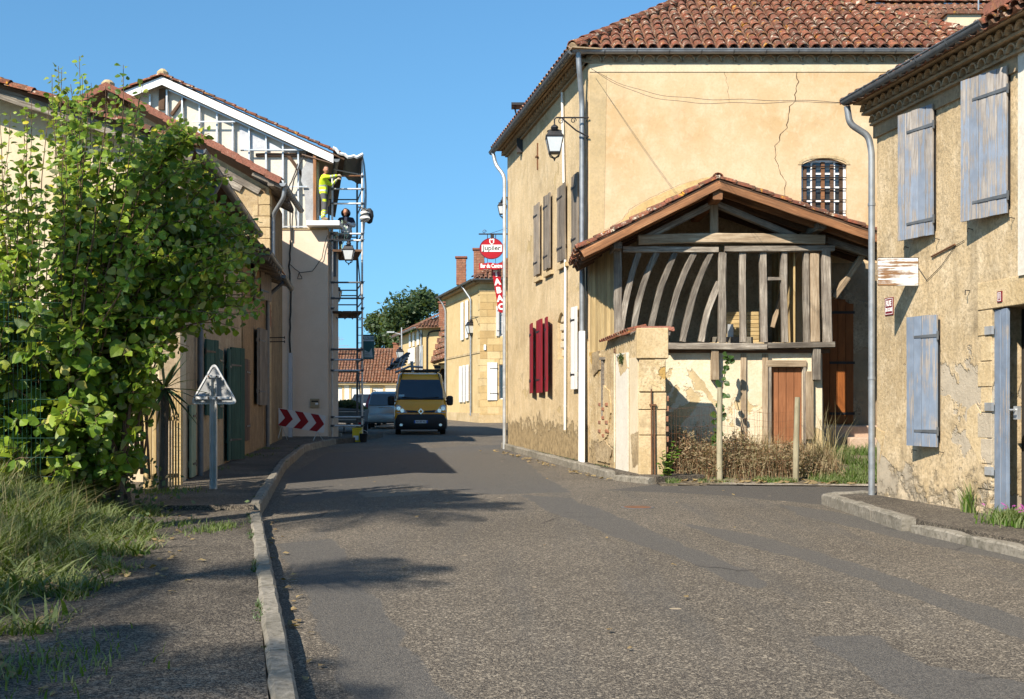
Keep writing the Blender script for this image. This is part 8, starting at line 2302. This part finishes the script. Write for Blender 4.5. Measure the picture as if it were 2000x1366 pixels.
def shoot(base, ctrl, tip, r0, dens=.043, t0=.12, size=(.07, .132)):
    n = 12; pts = []
    for i in range(n + 1):
        t = i / n; pts.append(base.lerp(ctrl, t).lerp(ctrl.lerp(tip, t), t) + Vector((.02 * math.sin(i * 1.9 + tip.x * 9), .02 * math.cos(i * 1.3), 0)))
    stems.tube(pts, [r0 * (1 - .9 * i / n) + .0015 for i in range(n + 1)], 5, caps=False)
    L_ = sum((pts[i + 1] - pts[i]).length for i in range(n)); d = t0 * L_; side = r.random() * 6.28
    while d < L_:
        t = d / L_ * n; i = min(n - 1, int(t)); p = pts[i].lerp(pts[i + 1], t - i); ax = (pts[i + 1] - pts[i]).normalized()
        side += 2.4 + r.uniform(-.4, .4); o1 = ax.orthogonal().normalized(); o2 = ax.cross(o1); out = (o1 * math.cos(side) + o2 * math.sin(side))
        out = (out + Vector((0, -.25, 0)) + ax * .35).normalized()
        xdir = (out + Vector((0, 0, r.uniform(-.75, .25)))).normalized()
        nz = (Vector((-.3, -.6, .6)) + Vector((r.gauss(0, .45), r.gauss(0, .45), r.gauss(0, .4)))).normalized()
        k = d / L_; sz = r.uniform(*size) * (1.0 - .40 * max(0, (k - .8) / .2))
        q = p + xdir * .03
        if q.z > curve(BOTC, q.x) - .15 + r.uniform(0, .2): LEAVES.append((q, xdir, nz, sz))
        d += dens * r.uniform(.7, 1.35) * (1.0 if k < .55 else .72)
B0 = Vector((-4.65, 13.0, gz(13) + .1))
for k in range(190):
    x = -7.3 + 4.5 * (r.random()); y = r.uniform(11.5, 13.3) if x < -3.9 else r.uniform(12.0, 13.4)
    top = curve(TOPC, x * (12.8 / y) if True else x); z = H + (top - H) * y / 12.8; z = .6 + (z - .6) * (r.uniform(.62, .98) if k % 3 else r.uniform(.93, 1.05))
    tip = Vector((x * (y / 12.8), y, z)); base = B0 + Vector((r.uniform(-.9, .35) if x > -5.2 else r.uniform(-2.2, -.6), r.uniform(-.5, .5), r.uniform(.1, .8)))
    right_ = smooth(-4.3, -3.6, x); ctrl = Vector((base.x + (tip.x - base.x) * (.75 - .5 * right_), base.y + (tip.y - base.y) * .8, base.z + (tip.z - base.z) * (.40 + .55 * right_)))
    shoot(base, ctrl, tip, r.uniform(.010, .022))
for k in range(62):                                   # arching side branches towards the street
    x = r.uniform(-3.9, -2.72); y = r.uniform(12.0, 13.3); z = r.uniform(curve(BOTC, x) + .1, curve(TOPC, x) - .1)
    tip = Vector((x, y, z)); base = B0 + Vector((r.uniform(-.5, .5), r.uniform(-.4, .3), min(tip.z - .1, r.uniform(1.5, 2.6)) - B0.z))
    shoot(base, Vector((base.x + (tip.x - base.x) * .5, (base.y + tip.y) / 2, max(base.z, tip.z) + .25)), tip, .012, .045, .25)
for k in range(150):                                   # low skirt facing the road and the camera
    x = r.uniform(-6.6, -3.95); y = r.uniform(11.4, 12.7); tip = Vector((x, y, r.uniform(.5, 2.4))); base = Vector((x * .6 + B0.x * .4, y + r.uniform(.4, .9), tip.z + r.uniform(-.5, .3)))
    base.z = max(base.z, .5); shoot(base, (base + tip) / 2 + Vector((0, 0, .2)), tip, .007, .055, .1, (.10, .17))
for k in range(75):                                   # leafy lower right flank down to the footway
    x = r.uniform(-4.75, -3.55); y = r.uniform(11.9, 13.0); z = curve(BOTC, x) + abs(r.gauss(.1, .55)); tip = Vector((x, y, z)); base = B0 + Vector((r.uniform(-.3, .2), r.uniform(-.2, .2), max(.2, z - r.uniform(.2, .7))))
    shoot(base, (base + tip) / 2 + Vector((0, -.1, .2)), tip, .007, .045, .15, (.065, .125))
mb = MB()
for k in range(9):
    a = B0 + Vector((r.uniform(-.35, .25), r.uniform(-.25, .25), -.15)); mb.tube([a, a + Vector((r.uniform(-.1, .1), 0, .7)), a + Vector((r.uniform(-.5, .3), r.uniform(-.3, .3), 1.6))], [.06, .045, .03], 6)
mb.build("trunk", M_bark, HB)
stems.build("stems", M_twig, HB, fix=False)
NLEAF = len(LEAVES)
LEAVES.sort(key=lambda q: -(q[3] / q[0].y) * (1.0 if -.47 < q[0].x / q[0].y < -.19 else .1))
sub = MB()
for k, (p, x, nz, sz) in enumerate(LEAVES):
    M = basis(p, x, nz) @ Matrix.Scale(sz, 4)
    me_, lv, lf_ = LV[k * 7 % 4]
    if k < 300: inst("leaf", me_, HB, M)
    else: sub.add([M @ Vector(v) for v in lv], lf_)
o = sub.build("foliage", M_hazel, HB, fix=False); o["kind"] = "stuff"
# ivy at its foot
IV = thing("ivy_skirt", "dark ivy hanging around the foot of the leafy bush", "ivy", B0)
vs, fs = [], []
for i in range(2600):
    a = r.uniform(0, 6.28); q = abs(r.gauss(0, .42)); p = B0 + Vector((math.cos(a) * q * 1.2 - .35, math.sin(a) * q - .1, r.uniform(-.05, .95) * (1 - q * .5))); u = Vector((r.gauss(0, 1), r.gauss(0, 1), r.gauss(-.6, 1))).normalized(); w = u.orthogonal().normalized(); L_ = r.uniform(.025, .05); k = len(vs)
    vs += [p - u * L_, p + w * L_ * .7, p + u * L_, p - w * L_ * .7]; fs.append((k, k + 1, k + 2, k + 3))
mb = MB(); mb.add(vs, fs); o = mb.build("foliage", M_ivy, IV, fix=False); o["kind"] = "stuff"

# green mesh fence at the frame edge
M_gwire = metal("green_coated_wire", (.01, .055, .035), .5, .2, 0, .1)
MF = thing("mesh_fence", "dark green welded mesh fence panel at the left edge among the leaves", "fence", (-5.4, 11.7, .6))
mb = MB(); Ym = 11.75
for i in range(46):
    x = -6.9 + i * .045; mb.tube([(x, Ym + (x + 5) * .1, .5), (x, Ym + (x + 5) * .1, 2.42)], .0035, 4)
for k in range(10): z = .6 + k * .2; mb.tube([(-6.9, Ym - .19, z), (-4.65, Ym + .035, z)], .004, 4)
mb.build("mesh_panel", M_gwire, MF)
mb = MB(); mb.box(-6.98, -6.92, Ym - .25, Ym - .19, .3, 2.5); mb.build("fence_post", M_gwire, MF)
# picket gate
PGt = thing("picket_gate", "tan wooden picket gate half open beside the bush", "gate", (-4.6, 15.7, .15))
for k in range(3):
    x = at(284 + k * 9, 900, 15.6).x; plank("picket", (x, 15.6, .18), (x, 15.6, 1.42), .055, .02, M_yplank, PGt, (0, -1, 0))
for k in range(8):
    x = at(311 + k * 4.6, 900, 15.8).x; plank("picket", (x, 15.8 + k * .02, .2), (x, 15.8 + k * .02, 1.5), .022, .02, M_yplank, PGt, (0, -1, 0))
for z in (.35, 1.15): plank("gate_rail", (at(282, 900, 15.62).x, 15.62, z), (at(306, 900, 15.62).x, 15.62, z), .08, .02, M_yplank, PGt, (0, 1, 0)); plank("gate_rail", (at(309, 900, 15.82).x, 15.82, z), (at(346, 900, 15.96).x, 15.98, z), .06, .02, M_yplank, PGt, (0, 1, 0))
mb = MB(); a = at(348, 950, 16.3); mb.box(a.x - .06, a.x + .05, 16.25, 16.36, .1, 1.55); mb.build("gate_post", M_yplank, PGt)
mb = MB(); a = at(307, 950, 15.75); mb.box(a.x - .02, a.x + .02, 15.7, 15.74, .1, 1.6); mb.build("gate_stile", M_galv, PGt)
# spiky plant
SPk = thing("spiky_plant", "dark spiky yucca poking out between the bush and the triangular sign", "plant", (-4.75, 15.2, .2))
c = at(322, 758, 15.3); mb = MB(); mb.tube([(c.x, 15.2, .1), c], .06, 6); mb.build("trunk", M_bark, SPk)
lb_ = MB(); lb_.add([(0, .02, 0), (0, -.02, 0), (.3, -.022, -.01), (.3, .022, -.01), (.62, 0, -.06)], [(0, 1, 2, 3), (3, 2, 4)]); lme2 = lb_.mesh("leaf", stalkmat("yucca_leaf", [(0, (.012, .03, .014)), (1, (.03, .06, .025))], .1), fix=False)
for k in range(60):
    d = Vector((r.gauss(0, 1), r.gauss(0, 1), r.gauss(.1, .8))).normalized(); inst("leaf", lme2, SPk, basis(c + d * .03, d, (r.gauss(0, .3), r.gauss(0, .3), 1)) @ Matrix.Scale(r.uniform(.8, 1.15), 4))

# ------------------------------------------------------------------ triangular sign seen from behind
TS = thing("triangular_road_sign", "triangular road sign seen from behind on a galvanised post on the left footway", "road sign", (at(418, 958, 15.6).x, 15.6, gz(15.6) + .15))
Yt = 15.55; R_ = 5
def rtri(cs, rad):
    out = []; n = len(cs)
    for i in range(n):
        p = Vector(cs[i]); a = Vector(cs[i - 1]) - p; b = Vector(cs[(i + 1) % n]) - p
        for t in range(R_ + 1):
            k = t / R_; q0 = p + a.normalized() * rad; q1 = p + b.normalized() * rad; out.append(q0.lerp(p, k).lerp(p.lerp(q1, k), k))
    return out
ap_, lb2, rb2 = at(418, 706, Yt), at(370, 790, Yt), at(465, 790, Yt)
outer = rtri([ap_, lb2, rb2], .10); cen = (ap_ + lb2 + rb2) / 3; inner = [cen + (p - cen) * .90 for p in outer]
M_sback = metal("grey_sign_back", (.34, .35, .36), .5, .1, 0, .3); M_srim = metal("bright_sign_rim", (.72, .73, .74), .4, .06, 0, .3)
mb = MB(); mb.prism([p + Vector((0, .012, 0)) for p in inner], (0, .012, 0)); mb.build("plate", M_sback, TS)
mb = MB(); n = len(outer); bk = Vector((0, .03, 0)); mb.add(outer + inner + [p + bk for p in outer] + [p + bk for p in inner], [f for i in range(n) for f in ((i, (i + 1) % n, n + (i + 1) % n, n + i), (2 * n + i, 3 * n + i, 3 * n + (i + 1) % n, 2 * n + (i + 1) % n), (i, 2 * n + i, 2 * n + (i + 1) % n, (i + 1) % n), (n + i, n + (i + 1) % n, 3 * n + (i + 1) % n, 3 * n + i))]); mb.build("rim", M_srim, TS)
mb = MB(); a, b = at(411.5, 735, Yt), at(425, 958, Yt); w = b.x - a.x
mb.box(a.x, a.x + .022, Yt - .06, Yt - .012, b.z - .2, a.z); mb.box(b.x - .022, b.x, Yt - .06, Yt - .012, b.z - .2, a.z); mb.box(a.x + .0225, b.x - .0225, Yt - .02, Yt - .0125, b.z - .2, a.z); mb.build("post", M_galv, TS)
for v, u0, u1 in ((735.5, 405, 431), (777.5, 385, 451)):
    a, b = at(u0, v, Yt), at(u1, v, Yt); mb = MB(); mb.box(a.x, b.x, Yt - .075, Yt - .061, a.z - .018, a.z + .018); mb.box(a.x, b.x, Yt - .011, Yt + .011, a.z - .012, a.z + .012); mb.build("clamp_rail", M_srim, TS)
    for u in (410, 426):
        c = at(u, v, Yt); mb = MB(); mb.tube([c + Vector((0, -.09, 0)), c], .012, 6); mb.build("bolt", M_rust, TS)
a, b = at(388, 774, Yt), at(401, 769, Yt); mb = MB(); mb.box(a.x, b.x, Yt + .006, Yt + .0115, a.z, b.z); mb.build("sticker", simple("pale_blue_sticker", (.35, .45, .62), .5, .1, 3, 0, 0), TS)

# ------------------------------------------------------------------ palms standing on the bank, left of the frame
M_palm = leafmat("palm_leaflet", [(0, (.04, .07, .02)), (1, (.08, .12, .03))], (.15, .18, .1), .2, .4)
def palm(label, base, h, seed, nf=22, L0=2.3):
    r = random.Random(seed); t = thing("palm_tree", label, "palm", base, 0, "palms on the bank"); B = Vector(base); C = B + Vector((0, 0, h))
    mb = MB(); mb.tube([B - Vector((0, 0, .3)), B + Vector((.1, 0, h * .5)), C], [.24, .19, .17], 10); mb.build("trunk", M_bark, t)
    vs, fs = [], []; rb = MB()
    for k in range(nf):
        a = k * 2.39996 + r.uniform(-.2, .2); el = r.uniform(-.25, 1.2); d = Vector((math.cos(a) * math.cos(el), math.sin(a) * math.cos(el), math.sin(el))); L_ = L0 * r.uniform(.85, 1.1); pts = []
        for i in range(11): s = i / 10; pts.append(C + d * L_ * s + Vector((0, 0, -.75 * s * s * L_ * .55)))
        rb.tube(pts, [.025 * (1 - .8 * i / 10) + .004 for i in range(11)], 4, caps=False)
        for i in range(2, 34):
            s = i / 34; j = min(9, int(s * 10)); p = pts[j].lerp(pts[j + 1], s * 10 - j); ax = (pts[j + 1] - pts[j]).normalized(); sd = ax.cross(Vector((0, 0, 1))).normalized()
            for sg in (-1, 1):
                ld = (sd * sg * .8 + ax * .65 + Vector((0, 0, -.25 + r.uniform(-.1, .1)))).normalized(); ll = .55 * math.sin(math.pi * (s * .85 + .12)) + .08; w = ax * .018; q = len(vs)
                vs += [p - w, p + w, p + ld * ll * .5 + w * .9, p + ld * ll, p + ld * ll * .5 - w * .9]; fs.append((q, q + 1, q + 2, q + 3, q + 4))
    rb.build("frond_stem", M_bark, t, fix=False); mb = MB(); mb.add(vs, fs); o = mb.build("fronds", M_palm, t, fix=False)
palm("palm tree on the bank whose frond shadow reaches across the road", (-6.65, 7.3, .6), 6.6, 3, 16, 2.2)
palm("palm tree on the bank whose shadow stripes the near footway", (-7.1, 1.6, .6), 6.3, 6, 9, 2.3)
palm("palm tree behind the camera shading the bottom left corner", (-7.2, -2.2, .6), 6.4, 9, 22, 2.0)
